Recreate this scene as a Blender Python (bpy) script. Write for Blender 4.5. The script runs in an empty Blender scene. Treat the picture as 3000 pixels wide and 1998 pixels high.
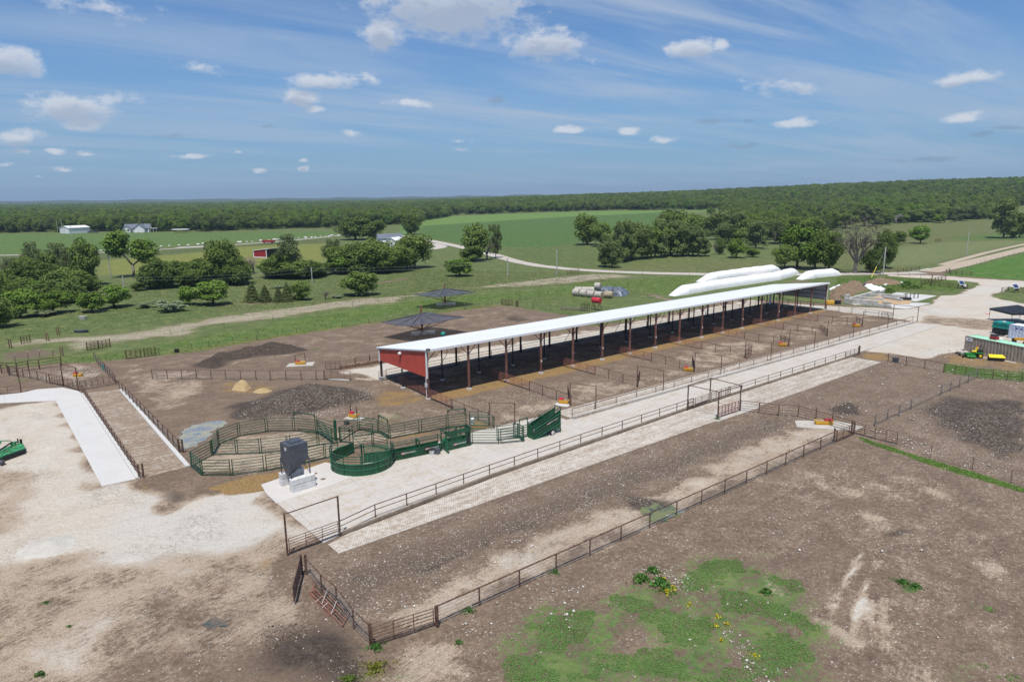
import bpy, math, random
import numpy as np
from mathutils import Vector, Matrix
R=math.radians
random.seed(7); rng=np.random.default_rng(7)
scn=bpy.context.scene; col=scn.collection
# ------------------------------------------------------------ camera
CAMZ=27.0; FPX=2000.0; PITCH=R(12.0); ROLL=R(0.6)
cr,sr,cp,sp=math.cos(ROLL),math.sin(ROLL),math.cos(PITCH),math.sin(PITCH)
cam=bpy.data.objects.new('camera',bpy.data.cameras.new('camera')); col.objects.link(cam)
R0=Vector((1,0,0)); U0=Vector((0,sp,cp)); Fw=Vector((0,cp,-sp))
cx,cy=cr*R0-sr*U0, sr*R0+cr*U0
m=Matrix((cx,cy,-Fw)).transposed().to_4x4(); m.translation=(0,0,CAMZ); cam.matrix_world=m
cam.data.sensor_width=36; cam.data.lens=24; cam.data.clip_start=.5; cam.data.clip_end=40000
scn.camera=cam
# ------------------------------------------------------------ light
SUN=Vector((-.05,-.38,1)).normalized()           # towards the sun
el=math.asin(SUN.z); az=math.atan2(SUN.x,SUN.y)
sl=bpy.data.lights.new('sun','SUN'); sl.energy=4.1; sl.angle=R(.55); sl.color=(1,.945,.86)
so=bpy.data.objects.new('sun',sl); so.rotation_euler=SUN.to_track_quat('Z','Y').to_euler(); col.objects.link(so)
scn.view_settings.view_transform='Standard'; scn.view_settings.look='None'; scn.view_settings.exposure=0.3; scn.view_settings.gamma=1
world=bpy.data.worlds.new('World'); scn.world=world; world.use_nodes=True

# ------------------------------------------------------------ pixel <-> world survey helpers (build time only)
T={'N':(0,0,1),'T1':(0,560,3.92),'T2':(600,560,3.92),'T3':(1200,560,3.92),'T4':(1800,560,3.92),'T5':(2400,500,3.92),
'U1':(0,900,3.92),'U2':(500,960,3.92),'U3':(1000,860,3.92),'U4':(1500,800,3.92),'U5':(2000,760,3.92),'U6':(2400,760,3.92),
'B1':(0,1198,1.96),'B2':(1000,1198,1.96),'B3':(2000,1198,1.96),
'C1':(540,1180,5.227),'C2':(780,1180,5.227),'C3':(940,1180,6.533),'C4':(1140,1160,7.84),'C5':(1360,1140,7.36),'C6':(780,1380,5.6),
'D1':(2780,860,7.127),'D2':(2400,800,5.8875),'D3':(2600,740,5.8875),'D4':(1980,1080,7.127),'D5':(0,1280,11.2),'D6':(840,1600,4.9),'D7':(2200,1160,1.6825)}
def sstep(a,b,x):
    t=np.clip((x-a)/(b-a),0,1); return t*t*(3-2*t)
def hz(x,y):
    """terrain height"""
    r=np.hypot(x,y); a=np.degrees(np.arctan2(x,y))
    A=24*sstep(3,37,a)+16*sstep(-12,8,a)
    h=A*sstep(560,1750,r)
    h=h+5*sstep(3200,4200,r)
    h=h+sstep(5200,8200,r)*(17+5*np.sin(a*1.3)+3*np.sin(a*3.1+1))*(1-sstep(0,18,a)*.6)
    return h
def ray(px,py):
    x=px-1500;y=-(py-999); x2=x*cr+y*sr; y2=-x*sr+y*cr
    return (x2, y2*sp+FPX*cp, y2*cp-FPX*sp)
def G(px,py,z=None):
    d=ray(px,py)
    if z is not None:
        t=(z-CAMZ)/d[2]; return (d[0]*t,d[1]*t)
    n=math.hypot(d[0],d[1])
    if d[2]<0 and -CAMZ/d[2]*n<555: t=-CAMZ/d[2]; return (d[0]*t,d[1]*t)
    t=550/n; dt=5/n
    while t*n<9000 and CAMZ+d[2]*t>float(hz(d[0]*t,d[1]*t)): t+=dt; dt*=1.015
    lo,hi=max(t-dt*1.05,0),t
    for _ in range(20):
        m=(lo+hi)/2
        if CAMZ+d[2]*m<=float(hz(d[0]*m,d[1]*m)): hi=m
        else: lo=m
    return (d[0]*hi,d[1]*hi)
def g(t,x,y,z=None):
    o=T[t]; px,py=o[0]+x/o[2],o[1]+y/o[2]
    if z is None and py>800: z=0
    return G(px,py,z)
def proj(x,y,z):
    z-=CAMZ; u=y*sp+z*cp; f=y*cp-z*sp
    a=x/f*FPX; b=u/f*FPX
    return 1500+a*cr-b*sr, 999-(a*sr+b*cr)
def hg(t,x,yb,yt):
    X,Y=g(t,x,yb); z0=float(hz(X,Y)); o=T[t]; lo,hi=0,60
    for _ in range(30):
        m=(lo+hi)/2
        if proj(X,Y,z0+m)[1]>o[1]+yt/o[2]: lo=m
        else: hi=m
    return lo
_pc={}
def P(s):
    if s in _pc: return _pc[s]
    out=_pc[s]=[];t=None
    for k in s.split():
        if ',' in k:
            a,b=k.split(','); out.append((float(a),float(b)) if t=='W' else (S(float(a),float(b)) if t=='S' else g(t,float(a),float(b))))
        else: t=k
    return out
TH=R(38.8); UX=(math.cos(TH),math.sin(TH)); O=(-11.5,89.6)
def S(a,b): return (O[0]+a*UX[0]-b*UX[1], O[1]+a*UX[1]+b*UX[0])
SM=Matrix.Translation((O[0],O[1],0))@Matrix.Rotation(TH,4,'Z')

# ------------------------------------------------------------ materials
def newmat(name):
    m=bpy.data.materials.new(name); m.use_nodes=True; nt=m.node_tree
    for n in list(nt.nodes): nt.nodes.remove(n)
    return m,nt
class NT:
    def __init__(s,nt): s.nt=nt
    def n(s,t,**k):
        o=s.nt.nodes.new(t)
        for a,b in k.items(): setattr(o,a,b)
        return o
    def l(s,a,b): s.nt.links.new(a,b)
    def val(s,sock,v):
        if isinstance(v,(int,float)): sock.default_value=v
        elif isinstance(v,(tuple,list)): sock.default_value=v if len(v)==len(sock.default_value) else (*v,1)
        else: s.l(v,sock)
    def math(s,op,a,b=0,c=0,clamp=False):
        o=s.n('ShaderNodeMath',operation=op); o.use_clamp=clamp
        s.val(o.inputs[0],a); s.val(o.inputs[1],b); s.val(o.inputs[2],c); return o.outputs[0]
    def vmath(s,op,a,b=(0,0,0)):
        o=s.n('ShaderNodeVectorMath',operation=op); s.val(o.inputs[0],a); s.val(o.inputs[1],b)
        return o.outputs['Value'] if op in('LENGTH','DOT_PRODUCT') else o.outputs[0]
    def noise(s,vec,scale,detail=4,rough=.55,dist=0,color=False):
        o=s.n('ShaderNodeTexNoise'); s.val(o.inputs['Scale'],scale); o.inputs['Detail'].default_value=detail
        o.inputs['Roughness'].default_value=rough; o.inputs['Distortion'].default_value=dist
        if vec is not None: s.l(vec,o.inputs['Vector'])
        return o.outputs['Color' if color else 'Fac']
    def mix(s,f,a,b,mode='MIX'):
        o=s.n('ShaderNodeMix',data_type='RGBA',blend_type=mode); s.val(o.inputs[0],f); s.val(o.inputs[6],a); s.val(o.inputs[7],b)
        return o.outputs[2]
    def sm(s,v,a,b,c=0,d=1):
        o=s.n('ShaderNodeMapRange',interpolation_type='SMOOTHSTEP'); s.val(o.inputs[0],v)
        for i,q in enumerate((a,b,c,d)): s.val(o.inputs[i+1],q)
        return o.outputs[0]
    def mapping(s,vec,scale=(1,1,1),rot=(0,0,0),loc=(0,0,0)):
        # rotate first, then scale
        o=s.n('ShaderNodeMapping',vector_type='TEXTURE'); s.l(vec,o.inputs[0]); o.inputs['Location'].default_value=loc
        o.inputs['Rotation'].default_value=tuple(-r for r in rot); o.inputs['Scale'].default_value=tuple(1/k for k in scale); return o.outputs[0]
    def bump(s,h,st=.3,d=.05):
        o=s.n('ShaderNodeBump'); o.inputs['Strength'].default_value=st; o.inputs['Distance'].default_value=d; s.l(h,o.inputs['Height']); return o.outputs[0]
    def out(s,sh): o=s.n('ShaderNodeOutputMaterial'); s.l(sh,o.inputs[0])
    def bsdf(s,c,rough=.7,metal=0,normal=None,spec=.4):
        b=s.n('ShaderNodeBsdfPrincipled'); s.val(b.inputs['Base Color'],c); s.val(b.inputs['Roughness'],rough)
        b.inputs['Metallic'].default_value=metal; b.inputs['Specular IOR Level'].default_value=spec
        if normal is not None: s.l(normal,b.inputs['Normal'])
        return b.outputs[0]
def mat(name,c,rough=.6,metal=0,amt=.18,sc=3.0,rust=None,rustamt=.4,bump=0,spec=.4,ribs=None):
    m,nt=newmat(name); q=NT(nt); tc=q.n('ShaderNodeTexCoord').outputs['Object']
    geo=q.n('ShaderNodeNewGeometry').outputs['Position']
    n1=q.noise(geo,sc,5,.6); dark=tuple(v*(1-amt*2) for v in c); lite=tuple(min(1,v*(1+amt*1.5)) for v in c)
    cc=q.mix(q.sm(n1,.3,.7),dark,lite)
    if rust: cc=q.mix(q.sm(q.noise(geo,sc*1.7,6,.65),.62-rustamt*.25,.72),cc,rust)
    nr=None
    if ribs:
        ax,per,dep=ribs; x=q.n('ShaderNodeSeparateXYZ'); q.l(tc,x.inputs[0])
        w=q.math('PINGPONG',x.outputs[ax],per/2); nr=q.bump(q.sm(w,per*.3,per*.45),1.0,dep)
    elif bump: nr=q.bump(q.noise(geo,sc*4,5,.6),bump,.05)
    q.out(q.bsdf(cc,rough,metal,nr,spec)); return m
M={}
M['rust']=mat('rusty_pipe',(.13,.075,.055),.75,.2,.3,4,rust=(.22,.10,.06),rustamt=.3)
M['rustred']=mat('red_brown_paint',(.25,.105,.08),.6,0,.18,2,rust=(.16,.08,.055),rustamt=.2)
M['galv']=mat('weathered_steel_post',(.18,.17,.17),.6,.3,.2,3,rust=(.13,.07,.05),rustamt=.5)
M['wire']=mat('steel_cable',(.35,.33,.31),.5,.5,.1)
M['green']=mat('green_powder_coat',(.008,.068,.032),.38,0,.15,1.2,spec=.5)
M['green2']=mat('light_green_edge',(.02,.16,.075),.35,0,.1,1.5)
M['sheet']=mat('green_sheet_steel',(.009,.078,.034),.42,0,.22,.8,spec=.45)
M['dullgreen']=mat('worn_green_paint',(.04,.22,.09),.5,0,.2,1.5,rust=(.28,.18,.1),rustamt=.35)
M['dark']=mat('black_rubber',(.02,.02,.022),.7,0,.2)
M['darksteel']=mat('dark_steel',(.045,.035,.035),.6,.2,.2)
M['post']=mat('brown_red_steel_column',(.20,.095,.075),.6,0,.2,1.2,rust=(.05,.04,.04),rustamt=.22)
M['binGrey']=mat('slate_grey_steel',(.075,.085,.105),.45,.2,.12,1.2)
M['white']=mat('white_paint',(.72,.72,.71),.5,0,.04,2)
M['trim']=mat('white_trim',(.74,.75,.76),.4,0,.03,2)
M['blockc']=mat('white_concrete',(.60,.60,.59),.85,0,.10,1.3,rust=(.42,.40,.36),rustamt=.25,bump=.3)
M['block2']=mat('grey_block_concrete',(.46,.45,.43),.9,0,.13,.9,rust=(.33,.29,.24),rustamt=.4,bump=.3)
M['plastic']=mat('white_silage_plastic',(.80,.81,.82),.42,0,.03,.8,bump=.35)
M['bplastic']=mat('black_plastic_sheet',(.02,.022,.026),.4,0,.2,2,bump=.5)
M['yellow']=mat('yellow_plastic',(.62,.36,.045),.45,0,.1,3,rust=(.3,.2,.08),rustamt=.1)
M['yellow2']=mat('yellow_machine_paint',(.78,.38,.01),.4,0,.08,2)
M['lemon']=mat('lemon_yellow_paint',(.80,.60,.03),.4,0,.08,2)
M['red']=mat('red_plastic',(.42,.02,.045),.4,0,.12,3)
M['tankred']=mat('faded_red_paint',(.50,.03,.05),.5,0,.15,2)
M['teal']=mat('teal_plastic',(.01,.22,.19),.4,0,.12,2)
M['jdgreen']=mat('mower_green',(.02,.19,.03),.35,0,.1,2)
M['bark']=mat('bark',(.11,.085,.065),.9,0,.3,1.5,bump=.5)
M['palebark']=mat('pale_dead_wood',(.34,.31,.28),.85,0,.25,1.5)
M['greywood']=mat('grey_dead_wood',(.20,.17,.15),.9,0,.25,1.5)
M['polewood']=mat('weathered_pole_wood',(.42,.41,.39),.85,0,.15,2)
M['hay']=mat('weathered_hay',(.36,.31,.22),.95,0,.25,2.5,rust=(.25,.2,.13),rustamt=.4,bump=.8)
M['netwrap']=mat('net_wrapped_hay',(.42,.39,.35),.85,0,.12,2,bump=.3)
M['tan']=mat('tan_container_paint',(.31,.265,.215),.6,0,.1,1.2,rust=(.2,.13,.09),rustamt=.12)
M['mint']=mat('mint_green_roof_paint',(.30,.62,.44),.55,0,.06,2)
M['pblue']=mat('pale_blue_container_paint',(.45,.53,.65),.55,0,.1,1.5,rust=(.25,.15,.1),rustamt=.15)
M['blue']=mat('blue_lettering',(.03,.08,.28),.5,0,.05)
M['solar']=mat('solar_cells',(.02,.04,.12),.2,0,.2,3)
M['roofgrey']=mat('grey_shingle',(.13,.15,.19),.85,0,.12,2)
M['siding']=mat('white_house_siding',(.66,.68,.70),.7,0,.05,2)
M['glass']=mat('window_glass',(.03,.04,.06),.15,0,.1,2)
M['orange']=mat('orange_paint',(.75,.10,.02),.5)
M['wood']=mat('old_timber',(.20,.12,.08),.85,0,.25,2)
M['brick']=mat('orange_tan_sand',(.45,.30,.16),.95,0,.15,2)
M['ribred']=mat('red_ribbed_steel',(.34,.055,.04),.5,0,.07,.7,ribs=(0,.3,.03))
M['ribwhite']=mat('white_ribbed_steel',(.56,.60,.63),.5,0,.06,.7,ribs=(0,.3,.03))
M['ribroof']=mat('white_ribbed_roof',(.68,.70,.73),.5,0,.02,.25,ribs=(0,.45,.02))
M['barnred']=mat('barn_red_paint',(.30,.02,.025),.6,0,.12,2)
M['vest']=M['orange']

# ------------------------------------------------------------ object helpers
PW={}
def tag(o,label=None,cat=None,group=None,kind=None):
    if label: o['label']=label
    if cat: o['category']=cat
    if group: o['group']=group
    if kind: o['kind']=kind
    return o
def thing(name,label,cat,loc,rotz=0,group=None):
    o=bpy.data.objects.new(name,None); col.objects.link(o); o.empty_display_size=.2
    z=loc[2] if len(loc)>2 else float(hz(loc[0],loc[1]))
    m=Matrix.Translation((loc[0],loc[1],z))@Matrix.Rotation(rotz,4,'Z'); o.matrix_world=m; PW[o]=m
    return tag(o,label,cat,group)
def link(name,me,parent,mw):
    o=bpy.data.objects.new(name,me); col.objects.link(o)
    if parent is not None:
        o.parent=parent; o.matrix_basis=PW[parent].inverted()@mw
    else: o.matrix_world=mw
    PW[o]=mw.copy()
    return o
class MB:
    def __init__(s): s.v=[]; s.f=[]
    def poly(s,pts): i=len(s.v); s.v+=[tuple(p) for p in pts]; s.f.append(tuple(range(i,i+len(pts)))); return s
    def box(s,c,d,rot=None,taper=1,tz=1):
        """c = base centre, d = size, rot = z angle; taper scales the top"""
        i=len(s.v); ca,sa=math.cos(rot or 0),math.sin(rot or 0)
        for z,k in ((0,1),(d[2],taper)):
            for a,b in ((-1,-1),(1,-1),(1,1),(-1,1)):
                x,y=a*d[0]/2*k,b*d[1]/2*(k if tz==1 else tz if z else 1)
                s.v.append((c[0]+x*ca-y*sa,c[1]+x*sa+y*ca,c[2]+z))
        s.f+=[tuple(i+q for q in f) for f in((3,2,1,0),(4,5,6,7),(0,1,5,4),(1,2,6,5),(2,3,7,6),(3,0,4,7))]; return s
    def tube(s,p,q,r0,r1=None,n=6,cap=True):
        r1=r0 if r1 is None else r1; p,q=Vector(p),Vector(q); d=(q-p)
        if d.length<1e-6: return s
        d.normalize(); a=d.orthogonal().normalized(); b=d.cross(a); i=len(s.v)
        for c,r in((p,r0),(q,r1)):
            for k in range(n):
                t=2*math.pi*k/n; s.v.append(tuple(c+(a*math.cos(t)+b*math.sin(t))*r))
        for k in range(n): s.f.append((i+k,i+(k+1)%n,i+n+(k+1)%n,i+n+k))
        if cap: s.f.append(tuple(i+k for k in range(n))[::-1]); s.f.append(tuple(i+n+k for k in range(n)))
        return s
    def path(s,pts,r,n=6):
        for a,b in zip(pts,pts[1:]): s.tube(a,b,r,r,n)
        return s
    def lathe(s,c,prof,n=20,sx=1,sy=1):
        i=len(s.v)
        for r,z in prof:
            for k in range(n): t=2*math.pi*k/n; s.v.append((c[0]+r*sx*math.cos(t),c[1]+r*sy*math.sin(t),c[2]+z))
        for j in range(len(prof)-1):
            for k in range(n): s.f.append((i+j*n+k,i+j*n+(k+1)%n,i+(j+1)*n+(k+1)%n,i+(j+1)*n+k))
        s.f.append(tuple(i+k for k in range(n))[::-1]); s.f.append(tuple(i+(len(prof)-1)*n+k for k in range(n))); return s
    def build(s,name,m,parent=None,origin=None,smooth=False,bevel=0,local=False):
        """vertices are world unless local=True (then in the frame of parent/origin)"""
        mw=PW[parent].copy() if parent is not None else (origin if isinstance(origin,Matrix) else Matrix.Translation(origin or (0,0,0)))
        inv=Matrix.Identity(4) if local else mw.inverted()
        me=bpy.data.meshes.new(name); me.from_pydata([tuple(inv@Vector(v)) for v in s.v],[],s.f)
        me.materials.append(M[m] if isinstance(m,str) else m)
        if smooth: me.polygons.foreach_set('use_smooth',[True]*len(me.polygons))
        me.update(); o=link(name,me,parent,mw)
        if bevel:
            b=o.modifiers.new('bevel','BEVEL'); b.width=bevel; b.segments=2; b.limit_method='ANGLE'
        return o
_rc={}
def rod(name,p,q,r,m,parent=None,n=8):
    k=(m,n)
    if k not in _rc:
        b=MB().tube((0,0,0),(0,0,1),1,1,n); me=bpy.data.meshes.new('pipe'); me.from_pydata(b.v,[],b.f); me.materials.append(M[m])
        me.polygons.foreach_set('use_smooth',[len(f.vertices)==4 for f in me.polygons]); _rc[k]=me
    p,q=Vector(p),Vector(q); d=q-p; L=d.length
    mw=Matrix.Translation(p)@d.to_track_quat('Z','Y').to_matrix().to_4x4()@Matrix.Diagonal((r,r,L,1))
    return link(name,_rc[k],parent,mw)
_bc={}
def bx(name,c,d,rot,m,parent=None):
    """axis box, c = base centre"""
    if m not in _bc:
        b=MB().box((0,0,0),(1,1,1)); me=bpy.data.meshes.new('block'); me.from_pydata(b.v,[],b.f); me.materials.append(M[m]); _bc[m]=me
    mw=Matrix.Translation(c)@Matrix.Rotation(rot,4,'Z')@Matrix.Diagonal((d[0],d[1],d[2],1))
    return link(name,_bc[m],parent,mw)
def lettering(txt,size,mw,m,parent,depth=.004):
    cu=bpy.data.curves.new('lettering','FONT'); cu.body=txt; cu.size=size; cu.extrude=depth; cu.align_x='CENTER'; cu.align_y='CENTER'
    tmp=bpy.data.objects.new('tmp',cu); col.objects.link(tmp); dg=bpy.context.evaluated_depsgraph_get()
    me=bpy.data.meshes.new_from_object(tmp.evaluated_get(dg)); bpy.data.objects.remove(tmp); me.materials.clear(); me.materials.append(M[m])
    return link('lettering',me,parent,mw)
def lerp(a,b,t): return tuple(x+(y-x)*t for x,y in zip(a,b))
def Z(p,z=0): return (p[0],p[1],float(hz(p[0],p[1]))+z)
def ang(p,q): return math.atan2(q[1]-p[1],q[0]-p[0])
def walk(pts,spacing):
    out=[pts[0]]
    for a,b in zip(pts,pts[1:]):
        n=max(1,round(math.dist(a[:2],b[:2])/spacing))
        out+=[lerp(a[:2],b[:2],k/n) for k in range(1,n+1)]
    return out
def fence(label,pts,spacing=3.3,h=1.4,pr=.055,rails=((1.38,.045),),wires=(),group=None,pm='rust',rm='rust',name='pipe_fence',cat='fence',base=0,posts=None,wr=.012,zb=0):
    t=thing(name,label,cat,pts[0],0,group)
    pp=posts or walk(pts,spacing)
    for p in pp: rod('post',Z(p,zb),Z(p,h+random.uniform(-.02,.03)),pr,pm,t)
    for z,r in rails:
        for a,b in zip(pts,pts[1:]): rod('rail',Z(a,z),Z(b,z),r,rm,t,6)
    for z in wires:
        for a,b in zip(pts,pts[1:]): rod('cable',Z(a,z),Z(b,z),wr,'wire',t,4)
    return t
def gate(label,p,q,h=1.35,z0=.2,nb=6,nv=3,r=.025,m='rust',group=None,name='pipe_gate',zz=0):
    t=thing(name,label,'gate',p,0,group)
    for k in range(nb): z=z0+(h-z0)*k/(nb-1)+zz; rod('bar',Z(p,z),Z(q,z),r,m,t,6)
    for k in range(nv+1):
        w=lerp(p,q,k/nv); rod('upright',Z(w,z0+zz),Z(w,h+zz),r*1.1,m,t,6)
    return t
def portal(label,ps,h,pairs,r=.07,m='rust',group=None):
    t=thing('overhead_gate_frame',label,'gate frame',ps[0],0,group)
    for p in ps: rod('post',Z(p),Z(p,h),r,m,t)
    for a,b in pairs: rod('top_bar',Z(ps[a],h-.04),Z(ps[b],h-.04),r*.62,m,t)
    return t
# ------------------------------------------------------------ sky
def build_world():
    nt=world.node_tree
    for n in list(nt.nodes): nt.nodes.remove(n)
    q=NT(nt); sky=q.n('ShaderNodeTexSky'); sky.sky_type='NISHITA'; sky.sun_disc=False; sky.sun_elevation=el; sky.sun_rotation=az
    sky.air_density=1.0; sky.dust_density=.25; sky.ozone_density=3.2; sky.altitude=300
    tc=q.n('ShaderNodeTexCoord').outputs['Generated']
    x=q.n('ShaderNodeSeparateXYZ'); q.l(tc,x.inputs[0]); dx,dy,dz=x.outputs
    azn=q.math('ARCTAN2',dx,dy); eln=q.math('ARCSINE',dz)
    c=q.n('ShaderNodeCombineXYZ'); q.l(azn,c.inputs[0]); q.l(eln,c.inputs[1]); ae=c.outputs[0]
    # cumulus puffs: direction (native px of the survey), half width, half height, strength
    cl=[(215,315,110,40,1),(235,365,60,18,1),(45,400,60,24,1),(10,175,75,42,1),(165,441,26,10,1),(70,441,24,7,.8),(262,452,24,9,.9),
        (190,492,30,10,.7),(128,519,16,4,.7),(570,456,58,10,.9),(345,300,90,22,.5),(700,440,15,6,.6),(758,491,18,7,.9),(880,488,22,8,.9),(880,465,18,7,.8),(940,235,95,28,.95),
        (895,285,60,30,1),(940,322,30,16,.9),(1080,230,40,24,.8),(1130,100,78,48,1),(1200,305,75,18,.7),(1330,25,250,78,1.0),(1600,130,120,48,1),(1480,118,60,40,.5),
        (1740,180,40,22,.4),(2030,145,75,30,1),(2105,137,36,18,.8),(1660,381,42,16,1),(1838,386,40,15,1),(1940,408,52,14,.9),(2330,366,95,13,.75),(2290,258,120,28,.5),
        (2840,222,80,18,.8),(2825,348,62,16,.7),(575,200,75,22,.4),(1345,419,45,10,.5),(1345,444,32,8,.5),(1020,393,45,11,.45),(2715,470,100,8,-.5),(2175,430,45,9,-.5),
        (2185,360,24,9,-.5),(2090,358,50,10,-.4),(1460,295,32,12,-.4),(2960,376,40,5,-.6),(2880,392,28,6,-.5),(290,18,170,28,.45),(20,480,25,6,.5),(490,395,50,8,-.4),(790,372,22,5,-.5)]
    wv=q.noise(q.mapping(ae,(1,1.6,1)),9,6,.6,color=True); wv=q.vmath('MULTIPLY',q.vmath('SUBTRACT',wv,(.5,.5,.5)),(.05,.028,0))
    def field(off):
        v=q.vmath('ADD',q.vmath('ADD',ae,wv),(0,off,0)); best=None; dark=None
        for px,py,w,h,s in cl:
            d=ray(px,py); n=math.sqrt(sum(k*k for k in d)); a0=math.atan2(d[0],d[1]); e0=math.asin(d[2]/n)
            k=q.n('ShaderNodeVectorMath',operation='MULTIPLY_ADD'); q.l(v,k.inputs[0]); sx,sy=2000/w/.92,2000/h/.92
            k.inputs[1].default_value=(sx,sy,0); k.inputs[2].default_value=(-a0*sx,-e0*sy,0)
            r=q.math('MULTIPLY_ADD',q.vmath('LENGTH',k.outputs[0]),-abs(s),1.35*abs(s))
            if s>0: best=r if best is None else q.math('SMOOTH_MAX',best,r,.05)
            else: dark=r if dark is None else q.math('MAXIMUM',dark,r)
        return best,dark
    det=q.math('SUBTRACT',q.noise(q.mapping(ae,(1,1.7,1)),30,10,.66),.5)
    f1,dk=field(0); f2,_=field(.011)
    den=q.math('MULTIPLY',q.sm(q.math('MULTIPLY_ADD',det,2.3,f1),.22,.95),.78)
    above=q.sm(q.math('MULTIPLY_ADD',det,1.7,f2),.2,1.1)
    # cirrus sheets on a high plane
    iz=q.math('DIVIDE',1,q.math('ADD',q.math('MAXIMUM',dz,0),.06)); k=q.n('ShaderNodeCombineXYZ'); q.l(q.math('MULTIPLY',dx,iz),k.inputs[0]); q.l(q.math('MULTIPLY',dy,iz),k.inputs[1])
    cir=q.noise(q.mapping(k.outputs[0],(.32,1.5,1),(0,0,R(-34))),.8,9,.62,.55)
    cir2=q.noise(q.mapping(k.outputs[0],(.22,.3,1),(0,0,R(15)),(3.3,1.7,0)),.8,3,.5)
    side=q.sm(dx,-.35,.45,.55,.95)
    cf=q.math('MULTIPLY',q.math('MULTIPLY',q.sm(cir,.36,.66),q.sm(cir2,.34,.60,.30,1)),side)
    low=q.sm(dz,.0,.12,.5,1)
    tint=q.mix(1,sky.outputs[0],(.55,.74,.93,1),'MULTIPLY')
    tint=q.mix(q.sm(dz,.0,.25,.70,0),tint,(1.55,2.75,4.45,1))
    cc=q.mix(q.math('MULTIPLY',cf,low),tint,(3.6,4.35,5.5,1))
    cc=q.mix(q.math('MULTIPLY',q.sm(q.math('ADD',dk,q.math('MULTIPLY',det,1.3)),.1,.5),.5),cc,(1.9,2.6,3.6,1))
    body=q.mix(above,(5.9,6.15,6.6,1),(3.5,4.0,4.9,1))
    cc=q.mix(den,cc,body)
    b=q.n('ShaderNodeBackground'); q.l(cc,b.inputs[0]); b.inputs[1].default_value=.098
    o=q.n('ShaderNodeOutputWorld'); q.l(b.outputs[0],o.inputs[0])
build_world()
# ------------------------------------------------------------ ground masks
def sdf(poly,x,y):
    """signed distance, positive inside"""
    d=np.full(x.shape,1e9); ins=np.zeros(x.shape,bool); n=len(poly)
    for i in range(n):
        ax,ay=poly[i]; bx_,by=poly[(i+1)%n]; ex,ey=bx_-ax,by-ay; wx,wy=x-ax,y-ay
        t=np.clip((wx*ex+wy*ey)/(ex*ex+ey*ey+1e-9),0,1)
        d=np.minimum(d,(wx-ex*t)**2+(wy-ey*t)**2)
        c=((ay>y)!=(by>y)); xi=ax+(y-ay)*ex/(ey if abs(ey)>1e-9 else 1e-9); ins^=(c&(x<xi))
    d=np.sqrt(d); return np.where(ins,d,-d)
DIRT="""N 0,1080 U1 700,645 1080,635 1440,600 1800,562 2352,500 U2 1000,150 1900,15 U3 440,330 1240,215 1850,135 T3 1900,1440 2100,1560 S 40,23 75,21 109,24 115,14 D2 250,540 1240,600
 D2 1510,630 1930,528 2030,400 D3 870,750 1200,725 1330,650 1600,560 1500,510 1000,470 0,410 0,380 650,330 950,275 1100,320 950,385 2355,490 N 3150,850 D3 2500,600 2080,600 1960,700 1800,735 1900,790 2355,880 N 3150,900 3150,1180 U6 2352,1250 1850,1240 1830,1200 1440,1190 1440,1290 1830,1360 2352,1405 N 3150,1120 3300,2300 -300,2300 -500,1500 -300,1100"""
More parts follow.
